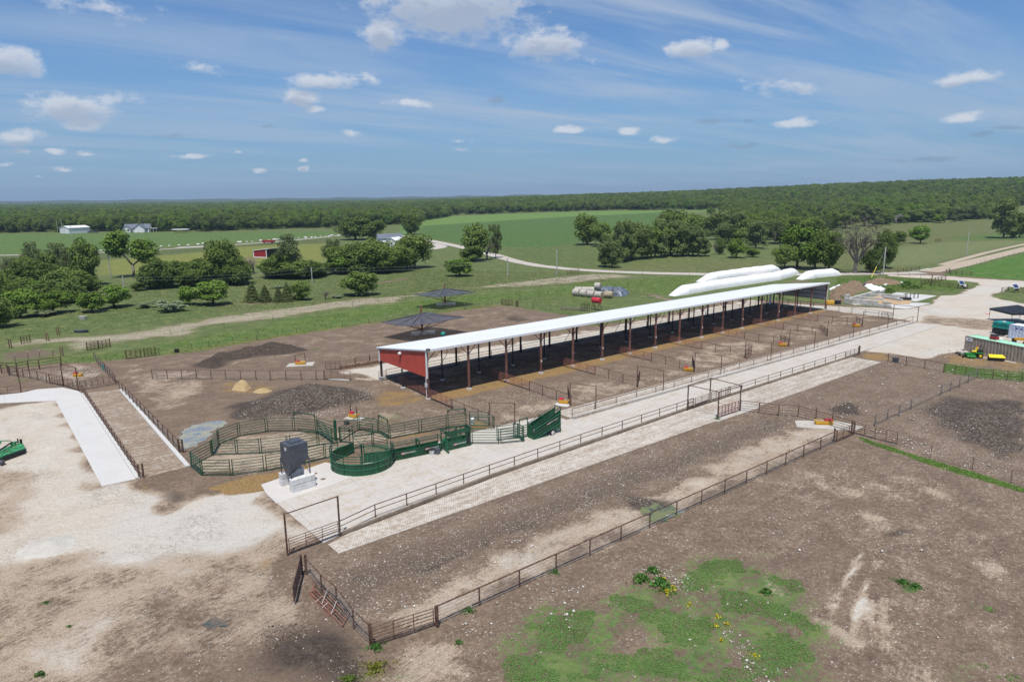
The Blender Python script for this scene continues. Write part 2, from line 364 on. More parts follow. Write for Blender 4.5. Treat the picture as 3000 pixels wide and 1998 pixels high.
ZN=[ # channel value edge polygon
('grass',.0,.7,DIRT),
# patchy bare stripe across the mid field
('grass',.46,4,"U1 0,400 600,335 1300,300 2352,130 T2 0,1450 1700,1230 2352,1185 T3 0,1165 800,1085 1500,1000 2100,945 T4 0,950 400,985 0,1010 T3 1900,1060 1400,1100 600,1130 0,1230 T2 2300,1280 1500,1360 800,1480 0,1565 U1 2352,330 1700,375 1200,440 1000,520 730,540 650,420 0,500"),
('pale',.74,4,"U1 0,400 600,335 1300,300 2352,130 T2 0,1450 1700,1230 2352,1185 T3 0,1165 800,1085 1500,1000 2100,945 T4 0,950 400,985 0,1010 T3 1900,1060 1400,1100 600,1130 0,1230 T2 2300,1280 1500,1360 800,1480 0,1565 U1 2352,330 1700,375 1200,440 1000,520 730,540 650,420 0,500"),
('grass',.3,3,"U1 0,520 400,470 600,480 600,560 300,600 0,620"),
('dark',.45,2,"U1 0,520 400,470 600,480 600,560 300,600 0,620"),
('grass',.2,1.5,"T1 980,1380 1240,1360 1200,1385 1000,1400"),('pale',.8,1.5,"T1 980,1380 1240,1360 1200,1385 1000,1400"),
('grass',.4,3,"T2 0,1320 400,1290 520,1280 800,1270 1000,1250 900,1290 300,1320 0,1345"),('pale',.5,3,"T2 0,1320 400,1290 520,1280 800,1270 1000,1250 900,1290 300,1320 0,1345"),
('grass',.3,1,"T2 1980,1050 2150,1020 2352,995 2352,1010 2150,1040 1985,1072"),
('grass',.4,5,"T2 350,780 560,745 700,770 560,800"),
('grass',.35,2,"U5 870,360 1300,240 1500,250 1300,290 1000,340 700,400 0,470 0,440 600,380"),('pale',.45,2,"U5 870,360 1300,240 1500,250 1300,290 1000,340 700,400 0,470 0,440 600,380"),
('grass',.25,1,"U4 1560,250 1700,255 1740,285 1950,315 1800,320 1650,290"),('pale',.5,1,"U4 1560,250 1700,255 1740,285 1950,315 1800,320 1650,290"),
('grass',.45,3,"D2 520,240 760,110 1180,110 1450,200 1100,220 900,300 560,360 170,400 170,300"),
('grass',.95,1.0,"D2 840,200 1180,240 1450,170 1750,230 2300,260 2100,360 1350,330 1130,370 1030,310 840,300"),
# pale yard, right
('pale',1.0,1.0,"S 109.5,15 109.5,-18 107,-20.5 72,-25.6 69,-25.8 U6 480,1060 790,1080 1200,1150 1400,1100 1640,1060 D1 300,1230 1568,1200 N 3150,1060 3150,900 D3 2355,880 1900,790 1790,735 1960,690 2355,600 N 3150,850 D3 2355,490 1800,465 1000,405 600,390 0,380 0,410 1000,470 1500,510 1560,560 1330,660 1200,725 870,750 D2 2030,400 1930,530 1510,630 1100,610 700,590"),
('pale',.95,1.5,"S 2,14 108,14 112,21 70,19.5 36,20 2,22"),
('pale',.9,.7,"U2 1880,500 2352,440 U3 80,890 500,810 560,800 560,980 430,1000 150,990 100,900 U2 2352,600 2070,560"),
('straw',.7,1,"U6 480,1060 800,1075 820,1160 640,1180 480,1130"),
('grass',.2,1,"U6 1440,1080 1700,1060 2352,1190 2352,1290 1900,1250 1440,1200"),('straw',.6,1.5,"U6 1380,1100 1700,1060 2352,1190 2352,1290 1850,1230 1440,1200"),('pale',.2,1.5,"U6 1440,1100 1700,1080 2352,1210 2352,1310 1900,1250 1440,1220"),
('pale',.55,2,"U6 1180,640 1900,690 2352,760 2352,830 1800,800 1400,760 1180,740"),
# left gravel yard
('pale',.95,2.0,"B1 -400,100 360,-80 580,440 790,400 900,480 1000,560 1150,470 1500,440 1640,600 1860,760 1640,830 1480,920 1260,980 1050,1060 850,1160 640,1300 560,1400 420,1480 150,1450 30,1390 100,1300 60,1150 -60,1080 -400,1000"),
('pale',.62,2.5,"B1 0,860 430,850 560,930 500,1100 520,1300 250,1400 0,1400 -300,1200"),('grass',.18,2,"B1 0,860 430,850 460,930 480,1100 520,1300 250,1300 0,1400 -300,1200"),
('straw',.45,2,"B1 -100,0 150,20 240,150 260,260 120,290 60,220 0,200"),('grass',.12,2,"B1 -100,0 150,20 240,150 260,260 120,290 60,220 0,200"),
('pale',.7,1.5,"B1 0,330 200,330 210,560 100,700 0,760 -300,700 -300,300"),
('pale',.47,6,"B1 560,950 1960,900 1960,1568 300,1600"),
('pale',.62,2.5,"B1 1000,850 1300,830 1600,700 1640,800 1500,920 1100,1000"),
('dark',.55,1.5,"B1 930,480 1080,480 1100,520 1000,560 940,540"),
('straw',.85,.6,"B1 1130,460 1300,420 1520,370 1890,290 1900,330 1840,380 1500,470 1280,500"),
('straw',.7,1,"B1 720,430 800,395 900,410 900,470 760,480"),
('straw',.6,1,"B1 1500,850 1640,800 1640,830 1560,930 1440,950"),
('dark',.30,4,"B1 620,1300 1000,1080 1200,1000 1480,920 1760,880 1960,1010 1960,1568 560,1568"),
('dark',.9,3.5,"B1 1530,1460 1600,1330 1750,1270 1960,1240 B2 60,1250 170,1360 120,1460 80,1568 B1 1500,1568"),
('pale',.68,1.2,"B1 1200,1070 1400,1010 1480,920 1500,970 1380,1100 1230,1180"),('pale',.72,1.5,"B1 1500,1120 1650,1070 1720,1180 1750,1260 1640,1230 1520,1180"),
('straw',.45,1.5,"B1 1250,1280 1420,1210 1340,1330 1230,1370"),
('pale',.80,3,"B1 -60,1380 300,1300 640,1150 700,1300 520,1568 -60,1560"),
('grass',.45,1.5,"B1 -200,1270 40,1290 60,1370 10,1568 -200,1600"),
# pens between the alley and the long fence
('dark',.52,1.2,"S -30,-31.5 10,-31.5 45,-33 45,-38 0,-38 -30,-38"),
('pale',.72,1.6,"S -29,-40 -20,-38.5 5,-39 22,-38 32,-38.5 32,-43 -28,-43"),
('dark',.25,2,"S -30,-31.5 60,-31.5 60,-34 -30,-33.5"),
('stone',.9,2,"S -31,-31.5 30,-31.5 36,-34 30,-41 -31,-41"),
('stone',.5,3,"S -40,-44 70,-44 80,-80 -50,-80"),
('stone',.35,4,"S 34,-30 95,-30 95,-70 34,-60"),
('dark',1.0,1,"B2 1610,520 1690,500 1880,530 1890,560 1780,610 1640,590"),
('dark',.28,3,"D4 1340,900 2138,960 D7 400,140 N 3000,1330 3000,1120 U6 1830,1370 1430,1300 790,1170 640,1190 0,1445"),
('dark',1.0,1,"D7 395,60 480,40 545,60 520,85 420,88"),
('dark',1.1,3,"D7 870,60 1000,20 1346,40 1346,260 1250,300 1050,200 950,120"),
('pale',.45,3,"D7 940,10 1050,0 1000,60 880,70"),
('stone',.9,5,"D7 860,20 1346,60 1346,437 900,280 700,200 620,200"),
('stone',1,1,"D7 505,150 720,190 720,240 560,200"),
# big right paddock
('pale',.44,4,"B3 350,400 900,300 1500,400 1960,620 1960,700 1300,560 900,560 500,530"),
('dark',.3,4,"B3 0,560 420,560 800,640 700,720 200,700 0,700"),
('pale',.30,5,"B3 700,560 1960,560 1960,1568 1000,1568"),
('pale',.62,1,"B3 900,640 960,660 930,760 860,820 880,720"),
('pale',1.0,.35,"B3 1010,830 1030,835 1000,930 900,1060 870,1170 880,1060 960,930"),('pale',1.0,.35,"B3 1110,870 1135,870 1060,1050 1010,1200 985,1290 975,1200 1040,1000"),
('pale',.8,.4,"B3 1140,1080 1165,1080 1180,1300 1150,1300"),('pale',.85,.4,"B3 815,950 830,950 850,1200 850,1300 830,1200"),('pale',.85,.4,"B3 1065,1090 1085,1090 1090,1250 1060,1180"),
('pale',.85,.7,"B3 400,880 470,920 560,1040 700,1150 870,1240 1050,1350 1000,1360 700,1190 520,1050"),
('pale',.75,1,"B3 -60,930 60,940 130,1000 250,1060 130,1040 0,980"),('pale',.65,1.5,"B3 1080,1300 1180,1320 1280,1450 1500,1600 1300,1600"),
('pale',.72,1.5,"B3 1850,1210 1960,1230 1960,1290 1860,1270"),('pale',.7,1,"B3 1050,590 1150,620 1150,680 1080,650"),('pale',.7,1,"B3 1700,900 1850,920 1800,990 1720,950"),
('dark',.7,.8,"B3 1140,710 1250,690 1330,700 1250,735 1160,740"),('dark',.6,.8,"B3 480,660 570,700 580,750 500,720"),('dark',.7,.5,"B3 1040,1390 1100,1400 1120,1500 1070,1500"),
('pale',.62,2,"B2 250,1390 480,1330 700,1360 900,1460 1000,1600 300,1650"),
('straw',.45,2,"B2 130,1400 230,1400 300,1480 420,1568 100,1568"),('grass',.52,1.5,"B2 130,1400 230,1400 300,1480 420,1568 100,1568"),
('grass',.93,4.0,"B2 960,1600 990,1430 1100,1270 1290,1180 1500,1200 1700,1140 1960,1060 B3 200,900 420,900 560,960 640,1080 720,1200 760,1400 740,1600"),
('grass',.50,5,"B2 850,1290 1100,1230 1400,1080 1700,940 B3 0,850 500,850 640,960 760,1180 780,1600 B2 960,1600"),
('grass',.25,1.0,"B3 530,1220 640,1240 660,1290 560,1260"),('grass',.25,1.2,"B2 1650,1290 1720,1290 1720,1370 1640,1380"),('grass',.25,1.2,"B3 230,1350 360,1400 430,1568 330,1568"),
('grass',.62,.6,"B3 1210,990 1300,1000 1370,1010 1370,1060 1250,1060"),('grass',.5,2,"B3 1600,1100 1740,1130 1700,1170 1590,1150"),('grass',.55,2,"B3 1600,1410 1730,1430 1750,1500 1960,1500 1960,1600 1560,1600"),
('grass',.42,3,"B3 1750,560 1850,600 1960,680 1960,740 1800,640"),('grass',.42,3,"B3 1500,1300 1700,1320 1760,1400 1560,1400"),
('grass',1,.35,"B3 985,150 1040,170 1100,190 1220,225 1400,285 1600,345 1800,400 1965,462 2100,500 2100,530 1965,482 1780,425 1560,362 1380,305 1200,245 1050,190"),
('grass',.9,.8,"U6 1440,1200 1560,1205 1830,1260 1830,1350 1640,1330 1440,1290"),('grass',.95,.8,"U6 1840,1260 2352,1330 2352,1390 1840,1350"),('grass',.5,2,"U6 2100,1500 2352,1480 2352,1568 2150,1568"),
('grass',.5,.5,"U1 200,800 430,830 540,860 430,860 100,850"),('grass',.4,.6,"U2 600,440 640,395 740,375 720,420 650,450"),('grass',.8,.4,"U2 1590,250 1650,235 1730,240 1650,265"),
('grass',.45,.8,"U2 1130,420 1200,395 1330,400 1180,440"),('grass',.4,.8,"U1 1890,1010 1960,1020 2130,1140 2080,1160 1950,1090"),('grass',.42,1.2,"C3 950,200 1150,120 1400,160 1750,300 1500,400 1300,400 1100,400 900,330"),('pale',.75,1,"C3 980,200 1150,130 1400,170 1450,280 1300,330 1100,260"),
('grass',.5,.5,"C4 900,60 960,60 1240,220 1180,240 1000,160"),('grass',.5,.5,"U2 1560,590 1640,555 1760,580 1760,600"),
# rear pens
('pale',.30,4,"U1 1080,640 2352,520 U2 1900,30 U3 1240,220 1850,150 2352,260 T3 1900,1440 U3 2000,400 1200,560 500,700 U2 1800,460 0,480 U1 1700,700"),
('dark',1.0,2.2,"U2 230,440 450,360 700,300 1000,240 1200,220 1500,235 1600,260 1400,300 1000,330 750,370 500,470 250,480"),
('dark',.6,1.2,"T3 1080,1450 1180,1430 1300,1450 1400,1480 1250,1500 1120,1490"),
('dark',1.05,2.6,"U2 640,970 760,850 950,830 1250,740 1500,670 1800,670 2150,720 2300,830 2000,900 1700,980 1500,1010 1250,1030 1000,1050 780,1040"),
('stone',.9,2.0,"U2 780,1040 900,880 1250,760 1800,680 2352,700 U3 300,1000 450,1100 200,1250 0,1400 U2 2000,1060 1300,1060"),
('pale',.48,2,"U1 1450,680 1700,740 2352,700 2352,1000 1900,1250 1600,1050 1380,800"),('pale',.6,1.2,"U1 1880,930 2100,900 2352,940 2352,1000 2000,1030"),
('straw',.85,.8,"U2 680,730 700,660 790,620 880,630 950,660 1150,690 1180,735 1050,760 800,750"),('straw',.55,2,"U2 380,680 700,610 1200,610 1350,690 1100,780 500,760"),
('straw',.62,1.2,"U3 380,1180 500,1080 700,1090 820,1130 960,1180 880,1250 650,1290 500,1320 370,1250"),
('pale',.35,2,"U3 0,1150 380,1300 560,1420 900,1400 1250,1400 1280,1330 980,1250 600,1400"),
('stone',.8,1.5,"U3 250,1300 1280,1330 1200,1450 0,1500"),
('stone',.95,1,"U1 300,780 700,700 1050,660 1330,860 960,950 560,880"),('pale',.4,1,"U1 400,800 700,650 1000,640 1200,780 900,860"),
('dark',.4,1.5,"U1 0,860 560,870 720,920 300,940 0,940"),
# round pen floor
('pale',.62,.8,"W -33,66.5 -31,64 -25,65 -20,68 -18,71 -14,74 -7,78 -15.5,76 -18,77 -22.5,76 -26,77 -29,76.5 -32,75.3 -33,72"),
('straw',.3,1,"W -33,66.5 -31,64 -25,65 -20,68 -24,70 -30,69"),
('straw',.9,.6,"C4 1850,640 1950,560 2100,580 2300,700 2352,800 1900,760"),
('straw',.75,.7,"C4 0,960 700,850 1200,800 1200,860 600,950 100,1010"),
# shed ground; floor under the roof is coloured paler to lift its shade
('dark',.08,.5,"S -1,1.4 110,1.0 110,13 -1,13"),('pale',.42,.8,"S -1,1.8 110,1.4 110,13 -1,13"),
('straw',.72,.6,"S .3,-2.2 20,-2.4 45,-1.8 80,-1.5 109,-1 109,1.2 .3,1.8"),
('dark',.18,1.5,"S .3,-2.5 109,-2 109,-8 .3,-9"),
('stone',.85,1,"S .3,-3 13,-3 13,-15 .3,-15"),('stone',.5,1,"S 13,-3 40,-3 40,-15 13,-15"),('stone',.2,1,"S 40,-3 109,-3 109,-15 40,-15"),
('pale',.55,1.6,"S .5,-13 13,-9 13,-15 .5,-15"),('pale',.55,1.6,"S 13.5,-14 20,-8 26,-10 26,-15 13.5,-15"),('pale',.5,2,"S 27,-12 39,-11 39,-15 27,-15"),('pale',.52,2,"S 41,-13 44,-6 53,-5 66,-6 66,-14 41,-15"),('pale',.42,2,"S 68,-5 109,-6 109,-14 68,-14"),
]
TINTS=[((.095,.185,.05),3,"B2 820,1700 700,1290 990,1140 1960,880 B3 500,750 900,1000 1960,500 1960,1700"),
((.088,.165,.042),4,"T1 -400,488 2352,480 T2 1500,463 1510,515 400,590 0,600 T1 1180,690 0,732 -400,740"),
((.085,.11,.042),5,"T1 -400,750 0,745 2352,655 T2 0,645 400,620 1400,540 1400,640 400,660 T1 2352,690 1150,800 0,870 -400,900"),
((.20,.215,.05),6,"T1 1150,800 2352,700 T2 400,640 1400,600 1400,820 0,860 T1 1900,960 1150,960"),
((.20,.215,.05),4,"T1 430,890 600,880 560,980 440,990"),
((.060,.140,.034),5,"T3 140,400 1000,345 1900,290 2352,272 T4 540,245 450,440 0,440 T3 2000,592 1600,645 1150,650 600,600 250,550 100,500"),
((.135,.245,.058),5,"T3 60,305 1000,268 2352,225 T4 1230,220 1080,240 540,245 T3 2352,272 1900,290 1000,345 140,400"),
((.10,.24,.05),3,"T3 -100,400 60,380 140,400 140,410 -100,560"),
((.128,.145,.058),8,"T5 620,640 1960,560 2352,540 2600,560 2600,820 2352,820 1200,1110 700,1160 220,1150 0,1130 T4 1100,935 0,900 0,860 1800,780"),
((.16,.19,.085),5,"T5 850,900 1400,830 2352,800 2352,830 1750,960 1200,1080 760,1100"),
((.085,.15,.04),4,"T5 1400,770 1850,740 2352,680 2600,690 2600,800 2352,800 1700,800"),
((.06,.165,.02),3,"T5 1430,1190 1700,1120 2352,950 2700,900 2700,1270 2352,1255 1500,1215"),
((.095,.135,.045),8,"T3 1060,660 1600,650 2000,600 2352,850 1900,890 1400,800 1200,760"),
((.095,.158,.038),3,"U1 700,600 1440,520 2352,340 U2 600,70 1100,0 T2 900,1480 1800,1350 T3 0,1260 900,1180 1600,1130 1900,1060 T4 0,1040 400,1010 1000,960 600,1180 0,1100 T3 1850,1180 1250,1230 600,1300 0,1370 U3 440,290 U2 1900,0 1000,130 600,200 U1 2352,470 1440,580 1080,610 700,600"),
((.075,.15,.03),3,"D2 300,100 900,60 2000,130 2355,130 2355,300 1750,260 300,190"),
((.095,.14,.045),6,"U1 0,220 900,100 2352,0 2352,100 1300,250 0,370"),
((.17,.16,.05),2,"U2 0,285 1000,130 1900,0 U3 300,340 1240,200 1850,120 1850,145 1240,225 440,335 U2 1900,30 1000,165 0,300"),
]
def grid1(lo,hi,c,glo,ghi,end0,end1):
    a=list(np.arange(lo,hi+1e-6,c)); s=c
    while a[-1]<end1: s*=ghi; a.append(a[-1]+s)
    s=c; b=[]; x=lo
    while x>end0: s*=glo; x-=s; b.append(x)
    return np.array(b[::-1]+a)
def masks(x,y,edgen=True):
    ch={k:np.zeros(x.shape) for k in('pale','dark','straw','stone')}; ch['grass']=np.ones(x.shape)
    wob=np.zeros(x.shape)
    if edgen:
        wob=.9*(np.sin(x*.9+1.3*np.sin(y*.7))+np.sin(y*1.1+1.7*np.sin(x*.6)))*.5
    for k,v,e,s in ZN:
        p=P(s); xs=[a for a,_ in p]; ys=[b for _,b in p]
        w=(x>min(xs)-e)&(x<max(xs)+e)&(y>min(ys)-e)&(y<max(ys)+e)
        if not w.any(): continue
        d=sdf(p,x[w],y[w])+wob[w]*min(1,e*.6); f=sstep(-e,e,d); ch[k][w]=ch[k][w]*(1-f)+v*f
    return ch
def build_ground():
    X=grid1(-72,125,.5,1.045,1.045,-11000,11000); Y=grid1(24,180,.5,1.09,1.014,-60,11500)
    nx,ny=len(X),len(Y); gx,gy=np.meshgrid(X,Y); x=gx.ravel(); y=gy.ravel()
    z=hz(x,y); near=(np.abs(x)<150)&(y<190)&(y>20)
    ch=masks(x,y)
    z=z+near*(1-ch['grass'])*.012*(np.sin(x*1.9+2*np.sin(y*.8))+np.sin(y*2.3+2*np.sin(x*1.1)))*(1-.6*ch['pale'])
    far=sstep(2800,3600,np.hypot(x,y)); z=z+far*2*np.sin(x*.021+np.sin(y*.013)*2)
    tint=np.zeros((len(x),3)); tint[:]=(.115,.150,.055)
    far2=sstep(900,1500,np.hypot(x,y))[:,None]; tint=tint*(1-far2)+np.array((.03,.058,.02))*far2
    for c,e,s in TINTS:
        p=P(s); xs=[a for a,_ in p]; ys=[b for _,b in p]
        w=(x>min(xs)-e)&(x<max(xs)+e)&(y>min(ys)-e)&(y<max(ys)+e)
        if not w.any(): continue
        f=sstep(-e,e,sdf(p,x[w],y[w]))[:,None]; tint[w]=tint[w]*(1-f)+np.array(c)*f
    me=bpy.data.meshes.new('ground'); n=nx*ny; me.vertices.add(n); me.vertices.foreach_set('co',np.stack([x,y,z],1).ravel().astype(np.float32))
    i=np.arange(nx*ny).reshape(ny,nx); q=np.stack([i[:-1,:-1],i[:-1,1:],i[1:,1:],i[1:,:-1]],-1).reshape(-1,4); nf=len(q)
    me.loops.add(nf*4); me.loops.foreach_set('vertex_index',q.ravel().astype(np.int32)); me.polygons.add(nf)
    me.polygons.foreach_set('loop_start',(np.arange(nf)*4).astype(np.int32)); me.polygons.foreach_set('use_smooth',np.ones(nf,bool)); me.update(calc_edges=True)
    def attr(nm,arr):
        a=me.attributes.new(nm,'FLOAT_COLOR','POINT'); a.data.foreach_set('color',arr.astype(np.float32).ravel())
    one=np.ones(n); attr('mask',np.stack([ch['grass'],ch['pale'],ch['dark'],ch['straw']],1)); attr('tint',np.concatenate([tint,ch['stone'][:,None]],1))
    m,nt=newmat('ground_soil_and_grass'); q=NT(nt); pos=q.n('ShaderNodeNewGeometry').outputs['Position']
    A=q.n('ShaderNodeAttribute',attribute_name='mask'); B=q.n('ShaderNodeAttribute',attribute_name='tint')
    s=q.n('ShaderNodeSeparateColor'); q.l(A.outputs['Color'],s.inputs[0]); gr,pa,da=s.outputs[0],s.outputs[1],s.outputs[2]; st=A.outputs['Alpha']; sto=B.outputs['Alpha']
    big=q.noise(pos,.05,3); mid=q.noise(pos,.33,7,.68,.4); fin=q.noise(pos,2.6,6,.7); vf=q.noise(pos,9,4,.7)
    sv=q.mapping(pos,(.16,1.15,1),(0,0,-TH)); stk=q.noise(sv,.9,6,.65,.6); fst=q.noise(q.mapping(pos,(.4,3.2,1),(0,0,-TH-.25)),1.5,5,.7,.5)
    def amp(v,k): return q.math('MULTIPLY_ADD',v,k,-.5*k)
    def addn(*v):
        r=v[0]
        for w in v[1:]: r=q.math('ADD',r,w)
        return r
    dirt=q.mix(q.sm(addn(amp(mid,2.0),amp(stk,1.2),.5),.2,.8),(.120,.084,.061),(.220,.160,.116))
    dirt=q.mix(q.sm(fin,.3,.7),q.mix(.5,dirt,(.10,.070,.050)),q.mix(.4,dirt,(.30,.235,.178)))
    dirt=q.mix(q.sm(fst,.35,.7),dirt,q.mix(.28,dirt,(.09,.066,.05)))
    palec=q.mix(q.sm(fin,.25,.75),(.40,.345,.28),(.53,.475,.405)); palec=q.mix(q.sm(mid,.35,.75),palec,(.51,.475,.415)); palec=q.mix(q.sm(big,.42,.62,0,.75),palec,(.47,.455,.425)); palec=q.mix(q.sm(q.math('ADD',pa,amp(mid,.3)),.66,.88),q.mix(q.sm(vf,.3,.7),(.30,.235,.175),(.42,.345,.27)),palec); palec=q.mix(q.sm(addn(stk,amp(fin,.6)),.52,.8,0,.38),palec,(.33,.27,.21))
    pf=q.math('MULTIPLY',q.sm(addn(pa,amp(mid,1.3),amp(fst,.9),amp(fin,.6),amp(vf,.4)),.34,.74),.97)
    c=q.mix(pf,dirt,palec)
    strawc=q.mix(q.sm(q.noise(q.mapping(pos,(1,3.4,1),(0,0,.5)),3,5,.7),.3,.7),(.15,.09,.035),(.33,.225,.105))
    c=q.mix(q.sm(addn(st,amp(mid,1.0),amp(fin,.5)),.42,.7),c,strawc)
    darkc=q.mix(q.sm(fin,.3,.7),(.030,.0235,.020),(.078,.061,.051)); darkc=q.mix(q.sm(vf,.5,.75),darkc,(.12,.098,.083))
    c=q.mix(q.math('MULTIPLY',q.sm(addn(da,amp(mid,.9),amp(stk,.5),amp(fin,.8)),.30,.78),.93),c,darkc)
    # limestone chips
    for sc_,hi,lo,off in((2.1,.17,.10,.1),(4.6,.26,.14,.05),(8.5,.36,.2,.05)):
        v=q.n('ShaderNodeTexVoronoi'); v.inputs['Scale'].default_value=sc_; q.l(pos,v.inputs['Vector'])
        cs=q.n('ShaderNodeSeparateColor'); q.l(v.outputs['Color'],cs.inputs[0])
        spread=q.math('ADD',q.math('MULTIPLY',sto,q.sm(addn(mid,amp(fin,.6)),.35,.62,.2,1.7)),.012)
        sel=q.math('LESS_THAN',cs.outputs[0],q.math('MULTIPLY',spread,.62-off))
        siz=q.math('LESS_THAN',v.outputs['Distance'],q.math('MULTIPLY_ADD',cs.outputs[1],hi-lo,lo))
        f=q.math('MULTIPLY',q.math('MULTIPLY',sel,siz),q.math('SUBTRACT',1,q.math('MULTIPLY',gr,.8)))
        c=q.mix(q.math('MULTIPLY',f,.9),c,q.mix(cs.outputs[2],(.52,.485,.44),(.30,.245,.19)))
    # mud cracks and scrape marks
    rg=q.noise(pos,.8,7,.7,1.2); vein=q.math('MULTIPLY',q.math('LESS_THAN',q.math('ABSOLUTE',q.math('SUBTRACT',rg,.5)),.012),q.sm(q.noise(pos,.16,3),.5,.62,0,.6)); c=q.mix(vein,c,(.13,.10,.075))
    gra=q.noise(pos,13,3,.7); gr2=q.noise(pos,4.5,6,.75)
    kk=addn(1.0,amp(gra,.75),amp(gr2,.75)); cmb=q.n('ShaderNodeCombineXYZ'); q.l(kk,cmb.inputs[0]); q.l(kk,cmb.inputs[1]); q.l(kk,cmb.inputs[2]); c=q.mix(1,c,cmb.outputs[0],'MULTIPLY')
    gt=q.mix(q.sm(q.noise(pos,1.6,8,.75),.35,.65),q.mix(.62,B.outputs['Color'],(.02,.035,.012)),B.outputs['Color'])
    gt=q.mix(q.sm(mid,.38,.72,0,.7),gt,q.mix(.6,B.outputs['Color'],(.24,.23,.09)))
    gt=q.mix(q.sm(big,.35,.65,.0,.3),gt,q.mix(.5,B.outputs['Color'],(.05,.09,.03)))
    gf=q.sm(addn(gr,amp(mid,.7),amp(stk,.55),amp(fin,1.0),amp(vf,.6)),.38,.62)
    c=q.mix(gf,c,gt)
    vp=q.n('ShaderNodeTexVoronoi'); vp.inputs['Scale'].default_value=2.6; q.l(q.noise(pos,1.5,3,color=True),vp.inputs['Vector']) if 0 else q.l(pos,vp.inputs['Vector']); pock=q.math('MULTIPLY',q.sm(vp.outputs['Distance'],.0,.32),q.math('MULTIPLY',q.math('SUBTRACT',1,gr),q.sm(mid,.4,.65,.1,.9)))
    h=addn(pock,q.math('MULTIPLY',mid,1.2),q.math('MULTIPLY',fin,.8),q.math('MULTIPLY',vf,.45),q.math('MULTIPLY',fst,.4))
    nb=q.bump(h,.75,.13)
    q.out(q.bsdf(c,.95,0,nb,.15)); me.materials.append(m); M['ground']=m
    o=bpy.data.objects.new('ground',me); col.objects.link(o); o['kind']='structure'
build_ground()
# ------------------------------------------------------------ concrete, roads, water
def concmat(name,base,dirt,dirtamt,joints=None,groove=None,gdirt=None):
    m,nt=newmat(name); q=NT(nt); pos=q.n('ShaderNodeNewGeometry').outputs['Position']; tc=q.n('ShaderNodeTexCoord').outputs['Object']
    n1=q.noise(pos,.45,6,.65,.5); n2=q.noise(pos,5,5,.7); n3=q.noise(q.mapping(pos,(.12,1.3,1),(0,0,-TH)),1.1,6,.7,.5)
    c=q.mix(q.sm(n2,.25,.75),tuple(v*.93 for v in base),tuple(v*1.05 for v in base)); c=q.mix(q.sm(n1,.35,.7,0,.35),c,tuple(v*.85 for v in base))
    dm=q.math('ADD',q.math('MULTIPLY_ADD',n1,.5,-.25),q.math('ADD',q.math('MULTIPLY',n3,.9),q.math('MULTIPLY',n2,.3)))
    dm=q.math('ADD',dm,q.math('MULTIPLY_ADD',q.noise(pos,2.2,6,.75),1.3,-.65)); c=q.mix(q.sm(dm,.84-dirtamt*.95,1.32-dirtamt*.9,0,.9),c,dirt)
    x=q.n('ShaderNodeSeparateXYZ'); q.l(tc,x.inputs[0])
    if joints:
        w=q.math('PINGPONG',x.outputs[0],joints/2); c=q.mix(q.sm(w,.0,.03,.75,0),c,(.22,.19,.16))
        w=q.math('PINGPONG',q.math('ADD',x.outputs[1],joints*.3),3.4); c=q.mix(q.sm(w,.0,.02,.5,0),c,(.25,.22,.19))
    nr=None
    if groove:
        per,rot=groove; r=q.n('ShaderNodeSeparateXYZ'); q.l(q.mapping(tc,(1,1,1),(0,0,rot)),r.inputs[0]); w=q.math('PINGPONG',r.outputs[0],per/2)
        c=q.mix(q.sm(w,per*.16,per*.26,.32,0),c,gdirt or dirt)
    q.out(q.bsdf(c,.88,0,q.bump(n2,.2,.02),.25)); return m
M['conc']=concmat('alley_concrete',(.46,.435,.405),(.36,.285,.20),.36,joints=6.8)
M['concw']=concmat('clean_concrete',(.50,.495,.485),(.38,.28,.16),.10,joints=9)
M['kerb']=concmat('kerb_concrete',(.44,.42,.39),(.25,.20,.15),.35)
M['kerbd']=concmat('stained_kerb_concrete',(.30,.25,.20),(.17,.13,.10),.5)
M['apron']=concmat('muddy_concrete',(.50,.475,.435),(.26,.205,.155),.56)
M['groov']=concmat('grooved_concrete',(.52,.49,.45),(.27,.21,.155),.50,groove=(.20,.62),gdirt=(.25,.19,.14))
M['groovw']=concmat('clean_grooved_concrete',(.52,.50,.48),(.42,.33,.22),.12,groove=(.20,.62),gdirt=(.36,.33,.29))
M['groovd']=concmat('manure_covered_grooved_concrete',(.46,.42,.37),(.19,.135,.09),.66,groove=(.26,-.15),gdirt=(.18,.13,.09))
M['gravel']=concmat('limestone_gravel',(.44,.405,.37),(.36,.29,.22),.3)
M['dirtroad']=concmat('tan_dirt_track',(.40,.33,.26),(.2,.19,.09),.3)
def slab(name,pts,z,th,m,kind='structure',label=None,cat=None,group=None):
    """pts world polygon (ccw or cw) extruded"""
    a=sum(pts[i][0]*pts[(i+1)%len(pts)][1]-pts[(i+1)%len(pts)][0]*pts[i][1] for i in range(len(pts)))
    if a<0: pts=pts[::-1]
    b=MB(); n=len(pts); top=[(p[0],p[1],z) for p in pts]; bot=[(p[0],p[1],z-th) for p in pts]
    b.v=top+bot; b.f=[tuple(range(n))]+[(i,i+n,(i+1)%n+n,(i+1)%n) for i in range(n)]
    o=b.build(name,m,None,origin=SM); tag(o,label,cat,group,kind); return o
slab('concrete_alley',P('S -27.7,-28.5 -27.95,-16.3 -21.9,-15.6 -12.5,-15.2 -3,-15 8,-16 8,-18.9 107,-20.3 108.5,-24.9 72,-25.25 0,-26.05 -9.6,-26.6 -22,-27.2 -26,-28.1'),.07,.2,'conc')
slab('grooved_concrete_pad',P('S -27.95,-18.9 -27.95,-16.3 -27.6,-13.9 -20.5,-12.6 -17.5,-17 -22,-18.4'),.085,.2,'groovw')
